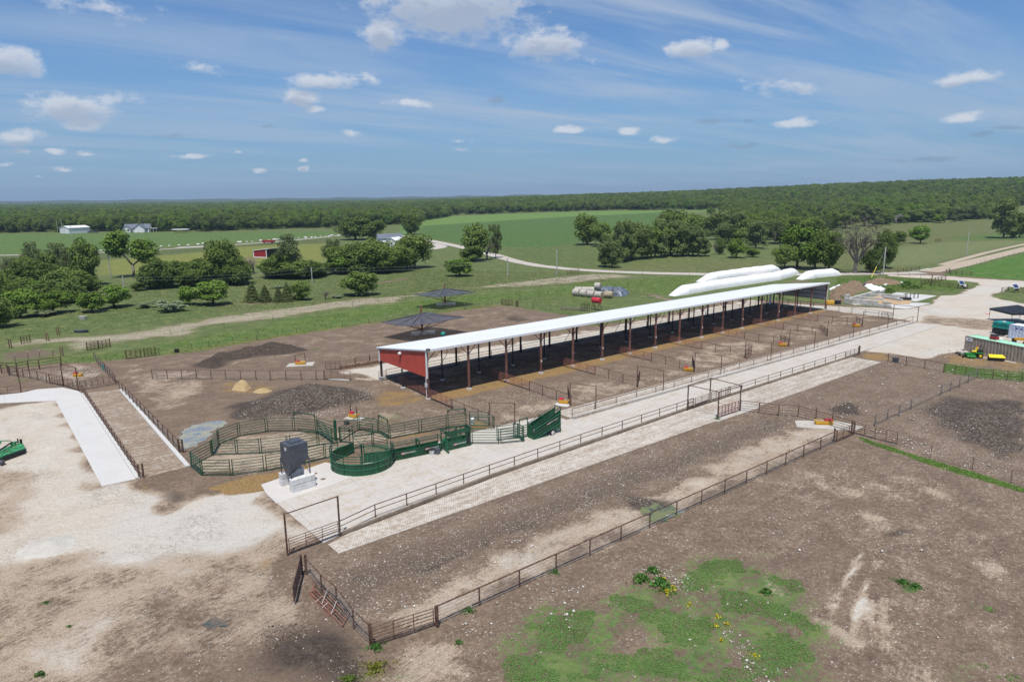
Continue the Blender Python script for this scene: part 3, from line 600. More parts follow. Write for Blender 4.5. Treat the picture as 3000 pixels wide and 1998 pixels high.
slab('concrete_apron',P('C6 1015,1205 1185,1352 B2 530,640 S -9.8,-30.9 22,-30.9 22,-26.1 -9,-27 -25.5,-28.3'),.04,.2,'groov')
slab('concrete_apron',P('S 22.004,-30.9 22.004,-26.1 66.7,-26.0 66.7,-30.8 46,-31.1'),.04,.2,'apron')
slab('concrete_apron',P('S 9,-15.6 9,-19 107,-19.2 107,-17.2 60,-16.2'),.035,.2,'apron')
slab('concrete_strip',P('S 21.5,-31.2 21.5,-28.6 30.5,-28.6 30.5,-31.4'),.048,.2,'kerb')
# kerbs
def kerb(name,label,p,q,w,h,m,z=0):
    L=math.dist(p,q); r=ang(p,q); c=lerp(p,q,.5); b=MB().box((c[0],c[1],z),(L,w,h),r)
    o=b.build(name,m,None,origin=Matrix.Translation((p[0],p[1],0))@Matrix.Rotation(r,4,'Z'),bevel=.04); tag(o,label,'kerb'); return o
kerb('concrete_kerb','stained concrete kerb starting at the tall entry frame on the near side of the alley',S(-25.9,-28.15),S(-9.6,-26.72),.22,.36,'kerbd')
kerb('concrete_kerb','stained middle stretch of the near alley kerb beside the loading chute',S(-9.58,-26.72),S(24,-25.85),.22,.36,'kerbd')
kerb('concrete_kerb','stained concrete kerb beside the far half of the alley up to the end gate',S(24.3,-25.85),S(69.3,-26.0),.22,.36,'kerbd')
kerb('concrete_kerb','wide pale concrete feed kerb along the shed side of the alley',S(8.8,-19.15),S(106.8,-20.2),.5,.42,'kerb')
kerb('concrete_kerb','short light kerb behind the open-front shed',S(1,13.9),S(109,13.9),.25,.3,'kerb')
kerb('feed_bunk','dark timber feed bunk edge beside the lane left of the shed',S(-2,23.4),S(6,23),.35,.5,'wood')
for s,m in (('D2 1210,380 1340,335 2030,395 1670,495 1480,470','concw'),('D2 1240,600 1100,560 1560,510 1930,525 1510,625','concw')):
    slab('concrete_pad',P(s),.05,.2,m)
def ribbon(name,s,w,m,z=.07):
    p=P(s); b=MB(); L=[];Rr=[]
    pts=[]
    for a,c in zip(p,p[1:]):
        n=max(1,int(math.dist(a,c)/12)); pts+=[lerp(a,c,k/n) for k in range(n)]
    pts.append(p[-1])
    for _ in range(3): pts=[pts[0]]+[tuple((pts[i-1][k]+2*pts[i][k]+pts[i+1][k])/4 for k in(0,1)) for i in range(1,len(pts)-1)]+[pts[-1]]
    for i,c in enumerate(pts):
        a=pts[max(0,i-1)]; d=pts[min(len(pts)-1,i+1)]; t=ang(a,d); ww=w/2*(1+.08*math.sin(i*.7))
        l=(c[0]-math.sin(t)*ww,c[1]+math.cos(t)*ww); r=(c[0]+math.sin(t)*ww,c[1]-math.cos(t)*ww)
        b.v+=[Z(l,z),Z(r,z)]
    b.f=[(2*i,2*i+1,2*i+3,2*i+2) for i in range(len(pts)-1)]
    o=b.build(name,m); tag(o,kind='structure')
ribbon('gravel_road','T2 1500,515 1800,482 2080,492 2250,512 T3 -50,525 250,572 600,645 950,725 1200,812 1450,872 1680,912 2352,936 T4 1090,965 T5 600,1190 1200,1175',6.5,'gravel')
ribbon('gravel_road','T5 1250,1165 1450,1128 1900,1015 2352,905 2800,810',6.5,'dirtroad',.1)
ribbon('dirt_track','T5 1400,1085 1550,1045 1950,935 2352,848 2700,780',3,'dirtroad',.06)
ribbon('field_lane','T1 -300,742 250,741 1130,712 1500,694 2100,655 2352,648 T2 400,607 800,590 1450,522',4.2,'gravel',.06)
ribbon('farm_driveway','T3 250,668 380,656 470,642 360,618 250,603',6,'gravel',.05)
slab('concrete_bridge',P('T1 1990,665 2350,648 2352,636 2060,650'),.3,.3,'kerb')
slab('concrete_bridge',P('D3 370,335 700,280 780,283 560,310'),.15,.3,'concw')
# left feeding lane
slab('concrete_feed_lane',P('U1 -300,1060 0,1012 250,985 430,945 720,925 900,965 945,1000 B1 792,400 585,445 345,0 U1 640,1075 -300,1120'),.05,.2,'concw')
slab('grooved_concrete_lane',P('U1 962,990 1375,945 B1 1082,333 812,400'),.04,.2,'groovd')
for nm,lb,s,w in (('concrete_kerb','white concrete kerb along the right side of the muddy grooved lane','U1 1390,955 B1 1080,335',.45),('concrete_kerb','concrete kerb under the feed rail between clean slab and muddy lane','U1 950,1000 B1 793,402',.4)):
    p=P(s); kerb(nm,lb,p[0],p[1],w,.22,'concw')
# puddles
def watermat(name,deep,scum,amt):
    m,nt=newmat(name); q=NT(nt); pos=q.n('ShaderNodeNewGeometry').outputs['Position']
    f=q.sm(q.math('ADD',q.noise(pos,.8,6,.65,.6),q.math('MULTIPLY_ADD',q.noise(pos,5,5,.7),.5,-.25)),.62-amt*.3,.74-amt*.25)
    c=q.mix(f,deep,scum); q.out(q.bsdf(c,q.math('MULTIPLY_ADD',f,.6,.14),0,q.bump(q.noise(pos,6,4),.12,.02),.5)); return m
M['wblue']=watermat('scummy_puddle_water',(.13,.17,.24),(.25,.25,.20),.85)
M['wgreen']=watermat('green_puddle_water',(.05,.07,.06),(.13,.15,.06),.85)
M['wteal']=watermat('dark_puddle_water',(.06,.075,.07),(.13,.10,.075),.75)
def blob(name,s,z,m,seed=1,kind='structure'):
    p=P(s); rnd=random.Random(seed); pts=[]
    for a,b in zip(p,p[1:]+p[:1]):
        n=max(2,int(math.dist(a,b)/.35)); 
        for k in range(n):
            c=lerp(a,b,k/n); t=ang(a,b)+math.pi/2; j=rnd.uniform(-.18,.18)+.22*math.sin(k*1.1+len(pts)*.35); pts.append((c[0]+math.cos(t)*j,c[1]+math.sin(t)*j))
    o=slab(name,pts,z,.06,m,kind)
blob('puddle','U2 150,1180 250,1120 420,1085 560,1065 650,1080 600,1130 500,1170 440,1260 250,1370 140,1400 110,1290',.045,'wblue',3)
blob('puddle','B2 1720,580 1800,548 1900,555 1960,585 1958,610 1880,630 1800,655 1760,640',.045,'wgreen',5)
blob('puddle','B2 1870,625 1920,590 1965,575 B3 10,595 -30,612',.052,'wblue',6)
blob('puddle','B1 1160,1240 1230,1205 1320,1210 1300,1245 1220,1280 1165,1275',.05,'wteal',7)
# ------------------------------------------------------------ heaps
def heapmat(name,a,b,c,spk=0,bst=1.0):
    m,nt=newmat(name); q=NT(nt); pos=q.n('ShaderNodeNewGeometry').outputs['Position']
    n1=q.noise(pos,.8,6,.7); n2=q.noise(pos,5,6,.75); cc=q.mix(q.sm(n1,.3,.7),a,b); cc=q.mix(q.sm(n2,.45,.75),cc,c)
    if spk:
        v=q.n('ShaderNodeTexVoronoi'); v.inputs['Scale'].default_value=4.2; q.l(pos,v.inputs['Vector']); cs=q.n('ShaderNodeSeparateColor'); q.l(v.outputs['Color'],cs.inputs[0])
        f=q.math('MULTIPLY',q.math('LESS_THAN',cs.outputs[0],spk),q.math('LESS_THAN',v.outputs['Distance'],q.math('MULTIPLY_ADD',cs.outputs[1],.16,.12))); cc=q.mix(q.math('MULTIPLY',f,.8),cc,(.5,.47,.43))
    q.out(q.bsdf(cc,.95,0,q.bump(q.math('ADD',n1,n2),bst,.2),.1)); return m
M['manure']=heapmat('dry_manure',(.050,.038,.031),(.095,.072,.057),(.17,.135,.11),.30)
M['manure2']=heapmat('brown_manure',(.075,.055,.042),(.12,.09,.068),(.19,.15,.12),.03)
M['gravheap']=heapmat('crushed_limestone',(.44,.42,.38),(.52,.50,.46),(.38,.35,.31),0,.5)
M['hayheap']=heapmat('loose_hay',(.40,.29,.15),(.50,.39,.22),(.33,.24,.12),0,1)
M['silage']=heapmat('spoiled_silage',(.14,.095,.06),(.24,.18,.12),(.33,.25,.18),0,1)
M['sand']=heapmat('sand_and_grain',(.38,.24,.12),(.46,.33,.2),(.5,.42,.32),0,.4)
def heap(name,label,cat,s,h,m,rough=.3,edge=2.0,step=.3,group=None,freq=1.0):
    p=P(s); xs=[a for a,_ in p]; ys=[b for _,b in p]; X=np.arange(min(xs)-.3,max(xs)+.3,step); Y=np.arange(min(ys)-.3,max(ys)+.3,step)
    gx,gy=np.meshgrid(X,Y); d=sdf(p,gx,gy); f=sstep(0,edge,d)
    nn=np.zeros(gx.shape); rr=np.random.default_rng(len(s))
    for k in range(1,7):
        th=rr.uniform(0,6.28,3); fr=freq*.5*1.7**k; nn+=np.sin(gx*fr*np.cos(th[0])+gy*fr*np.sin(th[0])+th[1]+1.5*np.sin(gy*fr*.6+th[2]))/(1.45**k)
    z=h*f*(1+rough*nn)+.05*sstep(0,.3,d)-.03; z=np.where(d>0,np.maximum(z,.01*d),-.1)
    keep=d>-step*1.5; idx=-np.ones(gx.shape,int); idx[keep]=np.arange(keep.sum())
    v=np.stack([gx[keep],gy[keep],z[keep]],1); a=idx[:-1,:-1];b=idx[:-1,1:];c=idx[1:,1:];e=idx[1:,:-1]; ok=(a>=0)&(b>=0)&(c>=0)&(e>=0)
    mb=MB(); mb.v=[tuple(t) for t in v]; mb.f=[tuple(int(w) for w in t) for t in np.stack([a[ok],b[ok],c[ok],e[ok]],1)]
    g_=m in('manure','manure2'); o=mb.build(name,'ground' if g_ else m,None,origin=(sum(xs)/len(xs),sum(ys)/len(ys),0),smooth=True); tag(o,label,cat,group)
    if g_:
        ch=masks(v[:,0],v[:,1]); one=np.ones(len(v)); cs=np.tile((.09,.12,.045),(len(v),1))
        for nm,arr in(('mask',np.stack([ch['grass'],ch['pale'],ch['dark'],ch['straw']],1)),('tint',np.concatenate([cs,ch['stone'][:,None]],1))):
            a=o.data.attributes.new(nm,'FLOAT_COLOR','POINT'); a.data.foreach_set('color',arr.astype(np.float32).ravel())
    return o
heap('manure_pile','broad dark manure mound flecked with stones behind the green round pen','manure pile','U2 760,1040 850,920 1000,830 1250,720 1500,660 1800,650 2150,690 2280,800 2200,850 2000,880 1800,960 1500,1010 1250,1020 1000,1040',1.05,'manure',.25,5,.35)
heap('manure_pile','long curved ridge of dark manure in the rear pen','manure pile','U2 230,440 450,345 700,280 1000,225 1200,205 1500,225 1600,255 1400,290 1000,325 750,360 600,440 450,475 250,478',.95,'manure2',.35,2.5,.3)
heap('hay_pile','steep little mound of loose pale hay in front of the rear pipe fence','hay pile','U2 700,720 720,660 790,620 880,630 930,690 860,735',.36,'hayheap',.4,.5,.2,freq=2)
heap('hay_pile','low flat drift of pale hay right of the steep hay mound','hay pile','U2 930,745 1000,700 1100,690 1180,725 1120,750 1000,755',.3,'hayheap',.2,1.2,.2,freq=2)
heap('gravel_pile','low smooth heap of pale crushed stone on the left yard','gravel pile','B1 80,862 85,820 160,765 300,722 420,720 450,740 430,790 330,845 200,862',.7,'gravheap',.03,3,.25)
heap('silage_pile','rough brown heap of spoiled silage between shed end and block bunker','silage pile','D2 170,460 170,330 330,250 450,215 740,205 840,290 700,330 560,400 430,450 420,520 300,540 180,520',.95,'silage',.5,1.6,.35,freq=1.3)
heap('silage_pile','flatter brown silage heap behind the bunker with torn plastic beside it','silage pile','D2 740,180 860,140 1000,110 1150,120 1430,165 1440,200 1200,205 1000,200 800,200',.75,'silage',.45,2,.4,freq=1.1)
heap('manure_pile','low dark manure swell at the right edge of the paddock','manure pile','D7 870,90 960,30 1100,0 1400,30 1400,280 1250,300 1050,190 950,130',.6,'manure',.3,8,.4)
heap('dirt_mound','small dark dirt mound in the far rear pen','dirt mound','T3 1090,1462 1130,1440 1200,1430 1290,1440 1380,1470 1300,1485 1150,1485',.5,'manure2',.3,3,.4)
for s,l in (('C2 800,1180 850,1150 930,1155 950,1175 890,1200 830,1215','ragged brown feed spill on the pale grooved slab'),('C2 690,1100 760,1060 810,1070 810,1095 760,1120 700,1125','brown feed ring beside the right leg of the grey bin')):
    heap('feed_spill',l,'feed spill',s,.08,'wasteheap' if 0 else 'silage',.5,.25,.1,freq=4)
heap('manure_pile','churned dark manure heap in the bottom foreground left of the corner gate','manure pile','B1 1530,1470 1600,1350 1720,1300 1960,1290 B2 60,1290 150,1380 100,1480 60,1600 B1 1500,1620',.5,'manure',.5,2.5,.22,freq=1.6)
# ------------------------------------------------------------ the open-front cattle shed
def zf(a): return 6.95-.4*a/109
def zr(a): return 4.95-.15*a/109
def build_shed():
    t=thing('cattle_shed','very long open-front cattle shed with white roof and red ribbed end wall','shed',(O[0],O[1],0),TH)
    A0,A1=-.35,109.3; BF,BR=-.45,13.75
    def roofz(a,b): return zf(a)+(zr(a)-zf(a))*(b-BF)/(BR-BF)
    b=MB(); n=len(b.v)
    for a,bb,dz in((A0,BF,0),(A1,BF,0),(A1,BR,0),(A0,BR,0),(A0,BF,-.10),(A1,BF,-.10),(A1,BR,-.10),(A0,BR,-.10)): b.v.append((a,bb,roofz(a,bb)+dz))
    b.f=[(0,1,2,3),(7,6,5,4),(0,4,5,1),(1,5,6,2),(2,6,7,3),(3,7,4,0)]; b.build('roof','ribroof',t,local=True)
    b=MB()
    for (a0,b0,a1,b1) in((A0,BF-.02,A1,BF-.02),(A0,BR+.02,A1,BR+.02)):
        z0,z1=roofz(a0,b0),roofz(a1,b1); s=-.02 if b0<0 else .02
        b.v+=[(a0,b0,z0+.03),(a1,b1,z1+.03),(a1,b1,z1-.30),(a0,b0,z0-.30),(a0,b0+s*3,z0+.03),(a1,b1+s*3,z1+.03),(a1,b1+s*3,z1-.30),(a0,b0+s*3,z0-.30)]
        i=len(b.v)-8; b.f+=[(i,i+1,i+2,i+3),(i+7,i+6,i+5,i+4),(i,i+4,i+5,i+1),(i+3,i+2,i+6,i+7),(i,i+3,i+7,i+4),(i+1,i+5,i+6,i+2)]
    b.build('fascia','trim',t,local=True)
    def endwall(nm,a,zb,m,th=.08):
        b=MB(); s=th
        pr=[(a,0,zb),(a,13.3,zb),(a,13.3,roofz(a,13.3)-.12),(a,0,roofz(a,0)-.12)]
        b.v=[(x,y,z) for x,y,z in pr]+[(x+s,y,z) for x,y,z in pr]
        b.f=[(0,1,2,3),(7,6,5,4),(0,4,5,1),(1,5,6,2),(2,6,7,3),(3,7,4,0)]
        bb=M[m]; return b.build(nm,bb,t,local=True)
    # ribs of the end walls run along their own y axis
    M['ribred2']=mat('red_ribbed_wall',(.52,.080,.055),.5,0,.06,.7,ribs=(1,.3,.03)); M['ribwhite2']=mat('grey_ribbed_wall',(.50,.55,.60),.5,0,.06,.7,ribs=(1,.3,.03))
    ew=endwall('end_wall',-.12,3.02,'ribred2'); endwall('end_wall',109.05,2.5,'ribwhite2')
    for a,zb in((-.16,2.9),(109.12,2.4)):
        for bb in (-.08,13.25):
            bx('corner_trim',SM@Vector((a,bb,zb)),(.16,.22,roofz(a,bb)-zb-.05),TH,'trim',t)
        b=MB(); s=-.06 if a<0 else .06
        b.v=[(a,-.45,roofz(a,-.45)+.04),(a,13.75,roofz(a,13.75)+.04),(a,13.75,roofz(a,13.75)-.28),(a,-.45,roofz(a,-.45)-.28)]; b.v+=[(x+s,y,z) for x,y,z in b.v]
        b.f=[(0,1,2,3),(7,6,5,4),(0,4,5,1),(1,5,6,2),(2,6,7,3),(3,7,4,0)]; b.build('rake_trim','trim',t,local=True)
    # rear curtain wall
    b=MB(); b.v=[(0,13.38,3.1),(109,13.38,3.05),(109,13.38,zr(109)-.05),(0,13.38,zr(0)-.05),(0,13.44,3.1),(109,13.44,3.05),(109,13.44,zr(109)-.05),(0,13.44,zr(0)-.05)]
    b.f=[(3,2,1,0),(4,5,6,7),(0,1,5,4)]; b.build('rear_wall','ribwhite',t,local=True)
    for z in(3.12,):
        rod('girt',SM@Vector((0,13.25,z)),SM@Vector((109,13.25,z)),.09,'darksteel',t,4)
    for z in(2.55,3.6,4.6): rod('girt',SM@Vector((108.95,0,z)),SM@Vector((108.95,13.2,z)),.07,'darksteel',t,4)
    for bb in(1.5,4.2,9.5,12): # purlins
        rod('purlin',SM@Vector((0,bb,roofz(0,bb)-.22)),SM@Vector((109,bb,roofz(109,bb)-.22)),.06,'darksteel',t,4)
    for i in range(17):
        a=i*109/16
        w=lambda bb,z:SM@Vector((a,bb,z))
        fpo=bx('front_post',w(0,0),(.24,.24,zf(a)-.35),TH,'post',t)
        bx('footing',w(0,0),(.55,.55,.28 if i else .1),TH,'blockc' if i not in(9,) else 'blockc',t)
        bx('middle_post',w(6.9,0),(.16,.16,roofz(a,6.9)-.2),TH,'darksteel',t); bx('footing',w(6.9,0),(.5,.5,.18),TH,'blockc',t)
        bx('rear_post',w(13.15,0),(.26,.26,zr(a)-.12),TH,'darksteel',t)
        p,q=w(0,roofz(a,0)-.3),w(13.2,roofz(a,13.2)-.3); rod('rafter',p,q,.13,'darksteel',t,4)
        for s in(-1,1):
            if 0<=a+s*1.35<=109: rod('knee_brace',SM@Vector((a,-.02,zf(a)-1.75)),SM@Vector((a+s*1.35,-.02,zf(a)-.4)),.06,'post',t,4)
        if i in(3,5,7,9,11,13): bx('switch_box',w(-.16,1.9),(.16,.1,.28),TH,'white',fpo)
        if i in(2,6,13):
            b=MB(); c=w(-.28,zf(a)-.75); b.lathe(c,[(.10,0),(.22,.1),(.20,.26),(.05,.34)],12); b.build('floodlight','white',fpo)
        if i in(2,4,6,8,10): # drooping black hose
            b=MB(); pts=[SM@Vector((a-1.9+math.sin(k*.5)*.25-k*.13,12.9,3.0-k*.27)) for k in range(10)]; b.path(pts,.045,5); b.build('hose','dark',t)
    b=MB(); b.lathe(SM@Vector((-.30,6.8,5.05)),[(.08,0),(.28,.12),(.26,.3),(.06,.4)],12); b.build('wall_lamp','white',ew)
    b=MB(); b.box(SM@Vector((-.15,-.6,zf(0)-.1)),(.5,.35,.3),TH); b.build('floodlight','galv',t,bevel=.03)
    bx('meter_box',SM@Vector((-.32,-.05,1.7)),(.2,.36,.55),TH,'blockc',t)
    rod('conduit',SM@Vector((-.3,-.05,0)),SM@Vector((-.3,-.05,1.75)),.05,'white',t); rod('conduit',SM@Vector((-.3,-.05,2.2)),SM@Vector((-.3,-.05,3.0)),.05,'white',t)
    bx('concrete_footing',SM@Vector((.1,13.2,0)),(.9,.7,.5),TH,'blockc',t); 
    for a in(48,108.2): bx('white_pillar',SM@Vector((a,13.6,0)),(.8,.12,3.1),TH,'trim',t)
build_shed()
# two ventilators seen as dark specks on the roof front edge
# ------------------------------------------------------------ rail fences along the alley
GR='pipe fences around the cattle pens'
fence('two-rail pipe fence on the near alley kerb left of the box frame',[S(-26.1,-28.1),S(-22.4,-27.2),S(-9.6,-26.55),S(3.4,-26.05),S(24,-25.75)],3.26,1.26,.05,((1.24,.042),(.78,.035)),group=GR,pm='rust')
fence('two-rail pipe fence on the near alley kerb right of the box frame',[S(31.6,-25.8),S(64.6,-25.95)],3.4,1.26,.05,((1.24,.042),(.78,.035)),group=GR)
fence('long two-rail fence with grey posts on the pale kerb before the shed pens',[S(9,-18.85),S(107.5,-19.7)],3.95,1.28,.05,((1.26,.045),(.55,.032)),group=GR,pm='galv')
gate('short barred gate closing the right end of the near alley fence',S(64.8,-26),S(69,-26.1),1.3,.35,5,3,.03)
fence('thick dark end posts of the near alley fence',[S(69.1,-26.1),S(69.3,-26.1)],5,1.6,.1,(),posts=[S(69,-26.1),S(69.35,-26.1)],name='end_post',cat='post')
# cross fences under and in front of the shed
CA=[0,13.3,26.5,39.8,53.4,66.8,80.6,94.3]; AE=[-.3,12.6,25.8,39.0,52.8,66.4,80.4,95]
ordn=['nearest','second','third','fourth','fifth','sixth','seventh','farthest']
for i,(a,ae) in enumerate(zip(CA,AE)):
    if i==0:
        gate('long red-brown barred panel running back under the shed beside the red end wall',S(.8,9.3),S(.25,.35),1.38,.3,6,4,.035,'rustred'); gate('red-brown barred panel between first shed post and the near pen',S(.1,-.3),S(0,-5.9),1.38,.3,6,4,.035,'rustred')
    else: gate('red-brown barred partition panel at the shed post line, %s of the pen divisions'%ordn[i],S(a-.3,2.7),S(a-.25,-6),1.38,.3,6,5,.033,'rustred',group='partition panels at the shed front')
    fence('pipe-topped cable fence dividing two shed pens, %s from the red end wall'%ordn[i],[S(a-.3,-6),S(ae,-14.9)],3.0,1.42,.055,((1.4,.042),),(.3,.55,.8,1.1) if i<2 else (.45,.9),group='divider fences between shed pens',pm='rust')
fence('rail fence closing the far end of the shed pens beside the pale yard',[S(109,-.3),S(108.2,-15.4)],3.0,1.42,.055,((1.4,.045),(.95,.03),(.5,.03)),group=GR)
fence('rail fence behind the far end of the shed',[S(109.5,0),S(110,13)],3.0,1.42,.055,((1.4,.045),(.9,.03)),group=GR)
# portal frames at the pen ends
pf=[('C5 550,790 1090,790','in front of the loading chute'),('U4 665,1525 962,1568','beside the nearest red and yellow waterer of the shed pens'),('U4 1435,1310 1735,1365','in the second shed pen'),('U4 2095,1140 U5 437,1335','beside the third pen waterer'),
('U5 715,1135 1010,1175','at the fourth pen'),('U5 1220,1000 1510,1030','at the fifth pen'),('U5 1660,880 1955,905','at the sixth pen'),('U5 2063,772 D2 1175,980','at the last shed pen')]
for i,(s,l) in enumerate(pf):
    p=P(s); portal('tall rusty pipe gate frame '+l,[p[0],p[1]],3.15 if i else 2.9,[(0,1)],.06)
p=P('D2 1268,800 1688,850'); portal('tall rusty pipe gate frame at the far end of the alley by the yard',p,3.3,[(0,1)],.07)
for s,l,m in (('U4 665,1525 640,1405','nearest folded-back barred gate standing beside the first waterer','rust'),('U4 1435,1310 1465,1225','barred gate swung open in the second pen','rust'),('U4 2095,1140 2068,1050','barred gate swung open behind the second waterer of the shed pens','rust'),
  ('U5 720,1140 790,1085','barred gate swung open with a dark board at its foot','rust'),('U5 1220,1000 1120,945','barred gate standing open right of the fourth pen waterer','rust'),('U5 1660,885 1580,830','barred gate standing open at the sixth pen','rust'),('U5 2060,775 1988,735','barred gate standing open behind the farthest shed pen waterer','rust'),('D2 1268,800 1115,780','small barred gate at the far pen corner','rust')):
    p=P(s); q=p[1]; L=math.dist(p[0],q); q=lerp(p[0],q,min(1.3,3.4/max(L,.1))) if L<2.5 else q
    gate(l,p[0],q,1.45,.3,6,2,.04,m)
# box frame over the crossing
p=P('D4 240,880 705,712 873,1040 1330,890'); 
portal('rusty four-post box frame spanning the cattle crossing beside the alley',p,3.42,[(0,1),(0,2),(1,3),(2,3)],.085)
gate('five-bar pipe gate closing the alley side of the box frame',lerp(p[0],p[1],.04),lerp(p[0],p[1],.93),1.32,.3,6,3,.03)
gate('red-brown barred gate closing the paddock side of the box frame',lerp(p[2],p[3],.03),lerp(p[2],p[3],.93),1.45,.2,6,6,.045,'rustred')
pq=P('D4 735,700 1135,575'); gate('barred gate folded along the alley kerb right of the box frame',pq[0],pq[1],1.4,.15,6,4,.035,'rust')
# entry frame near left end
p=P('C6 352,1385 1213,1060'); portal('tall rusty pipe frame over the near alley entry gate',p,3.5,[(0,1)],.08)
gate('five-bar pipe gate hanging in the near alley entry frame',lerp(p[0],p[1],.04),lerp(p[0],p[1],.97),1.35,.25,6,3,.028)
# long fence A and its gates
W5=(.18,.4,.62,.86,1.1)
fence('long pipe-topped cable fence crossing the foreground between muddy pen and green paddock',[S(-26.6,-43.3),S(1.1,-43.6),S(25.4,-43.75)],3.3,1.38,.055,((1.36,.055),),W5,group=GR,wr=.014)
for pp,l in (((S(-30.7,-42.6),S(-26.75,-43.3)),'six-bar rusty gate at the near left corner of the foreground fence'),((S(25.5,-43.75),S(29.4,-43.9)),'barred rusty gate at the far right end of the foreground fence')):
    gate(l,pp[0],pp[1],1.32,.15,6,3,.03)
for a,l in ((-30.75,'heavy rusty corner post beside the near six-bar gate'),(-26.6,'heavy rusty gate post at the start of the foreground cable fence'),(25.4,'heavy rusty gate post before the far corner waterer'),(29.5,'heavy rusty corner post where three paddock fences meet')):
    b_={-30.75:-42.4}.get(a,-43.5); fence(l,[S(a,b_)],1,1.55,.1,(),posts=[S(a,b_)],name='corner_post',cat='post')
p=P('D6 1230,1440 965,1180 722,840 505,660 285,405'); fence('short cable fence running back from the foreground corner gate to a leaning gate',p,9,1.38,.055,((1.36,.045),),W5,posts=p,group=GR)
fence('pair of heavy rusty posts holding the open leaning gate in the foreground',[p[-1]],1,1.6,.1,(),posts=[p[-1],(p[-1][0]-.35,p[-1][1]+.05)],name='gate_post',cat='post')
q=P('D6 110,845')[0]; gate('tall barred gate swung wide open in the left foreground',(p[-1][0]-.35,p[-1][1]),lerp(p[-1],q,1.0),1.45,.25,7,3,.03)
def flatgate(label,pts,z,tilt=.25):
    t=thing('loose_gate_panel',label,'gate',pts[0]); a,b,c,d=pts
    for k in range(6):
        u=k/5; rod('bar',(*lerp(a,d,u),z+tilt*(1-u)),(*lerp(b,c,u),z+tilt*(1-u)),.028,'rustred' if k%2 else 'rust',t,6)
    for u in(0,.36,.66,1): rod('upright',(*lerp(a,b,u),z+tilt+.03),(*lerp(d,c,u),z+.03),.03,'polewood' if 0<u<1 else 'rustred',t,6)
flatgate('loose rusty gate panel lying on straw beside the foreground cable fence',P('D6 430,520 900,1000 800,1160 350,690'),.08)
flatgate('second loose gate panel half under the first on the straw',P('D6 400,640 700,940 600,1010 320,700'),.03,.1)
# fences at the right
p=P('D4 1345,890 1735,930 2138,985 D7 135,93 232,103 320,112 400,140 505,183'); fence('five-rail rusty pipe fence from the box frame past the corner waterer',[p[0],p[1],p[2],p[4],p[7]],3,1.42,.06,((1.4,.045),(1.08,.03),(.76,.03),(.44,.03)),posts=p,group=GR)
p=P('D7 507,185 718,240'); gate('long barred gate standing open along the green weed line',p[0],p[1],1.4,.2,6,4,.03)
p=P('U6 790,1172 995,1215 1208,1250 1428,1302'); fence('pipe-topped cable fence along the yard edge behind the brown paddock',p,9,1.42,.06,((1.4,.045),),W5,posts=p,group=GR)
p=P('U6 1428,1302 1555,1320 1680,1340 1815,1362'); fence('cable fence across the green strip left of the container',p,9,1.4,.05,((1.38,.03),),W5,posts=p,group=GR)
p=P('U6 1815,1362 1990,1375 2155,1390 2322,1402'); fence('barred fence along the green strip below the tan container',p,9,1.4,.055,((1.38,.04),(1.0,.02),(.65,.02)),W5,posts=p,group=GR)
p=P('U6 1815,1362 1710,1420 1607,1468 1503,1515 1398,1552 D7 788,68 730,97 672,113 610,148'); fence('slanting cable fence with pale posts dividing the two right paddocks',[p[0],p[-1]],9,1.36,.06,((1.34,.03),),(.2,.45,.7,.95,1.15),posts=p,group=GR,pm='galv',rm='galv')
fence('sparse line of thin posts beyond the bright green weed line',P('D7 718,240 885,305 1090,365 1280,430 N 3050,1450'),9,1.35,.03,(),(1.2,.8),posts=P('D7 718,240 885,305 1090,365 1280,430'),group='thin wire fences')
# rear pens
p=P('U1 1752,825 1925,828 2090,825 2258,822 U2 300,587 468,592 633,592 806,600 982,602 1147,602 1326,603 1500,605 1673,600 1765,598'); fence('straight pipe-topped cable fence across the rear pens behind the hay piles',[p[0],p[7],p[-1]],9,1.5,.06,((1.48,.045),),W5+(1.3,),posts=p,group=GR)
p=P('U2 1770,598 2070,606'); gate('barred gate at the right end of the rear pen fence',p[0],p[1],1.45,.2,7,4,.03)
p=P('U2 1950,480 2120,430 2290,395 U3 165,825 325,790 500,770'); fence('rail fence above the timber feed bunk left of the shed',[p[0],p[-1]],9,1.3,.05,((1.28,.04),(.9,.03)),posts=p,group=GR)
p=P('U2 1780,487 1950,480'); gate('barred gate at the left end of the timber feed bunk',p[0],p[1],1.4,.2,6,3,.035)
fence('two-rail pipe fence along the rear post line of the shed',[S(1,13.6),S(108.5,13.6)],6.8,1.3,.05,((1.28,.04),(.8,.03)),group=GR,pm='rust')
p=P('U3 435,1005 520,1000'); gate('small barred gate beside the rear corner of the red end wall',p[0],p[1],1.5,.2,6,1,.03)
# left feeding lane fences
p=P('U1 950,990 B1 602,75 650,165 700,240 755,300 800,398'); fence('feed-rail fence on the kerb between clean slab and muddy grooved lane',[P('U1 945,985')[0],P('B1 800,396')[0]],1.9,1.3,.05,((1.28,.045),(.75,.03),(.4,.03)),group=GR)
fence('double rusty end post at the near end of the left feed rail',[p[-1]],1,1.45,.1,(),posts=[p[-1],(p[-1][0]+.35,p[-1][1]+.15)],name='end_post',cat='post')
p=P('U1 1375,945 B1 1030,248'); fence('cable fence along the right side of the muddy grooved lane',p,2.35,1.4,.06,((1.38,.045),),W5,group=GR)
fence('double rusty end post at the near end of the lane right fence',[p[-1]],1,1.5,.11,(),posts=[p[-1],(p[-1][0]+.45,p[-1][1]-.1)],name='end_post',cat='post')
p=P('U1 1085,612 1330,880'); fence('dense dark fence running down from the green strip to the lane corner',p,2.1,1.45,.06,((1.43,.045),),W5+(1.25,),group=GR)
p=P('U1 730,907 905,965'); portal('tall rusty pipe frame over the far end of the left feeding lane',p,3.55,[(0,1)],.08)
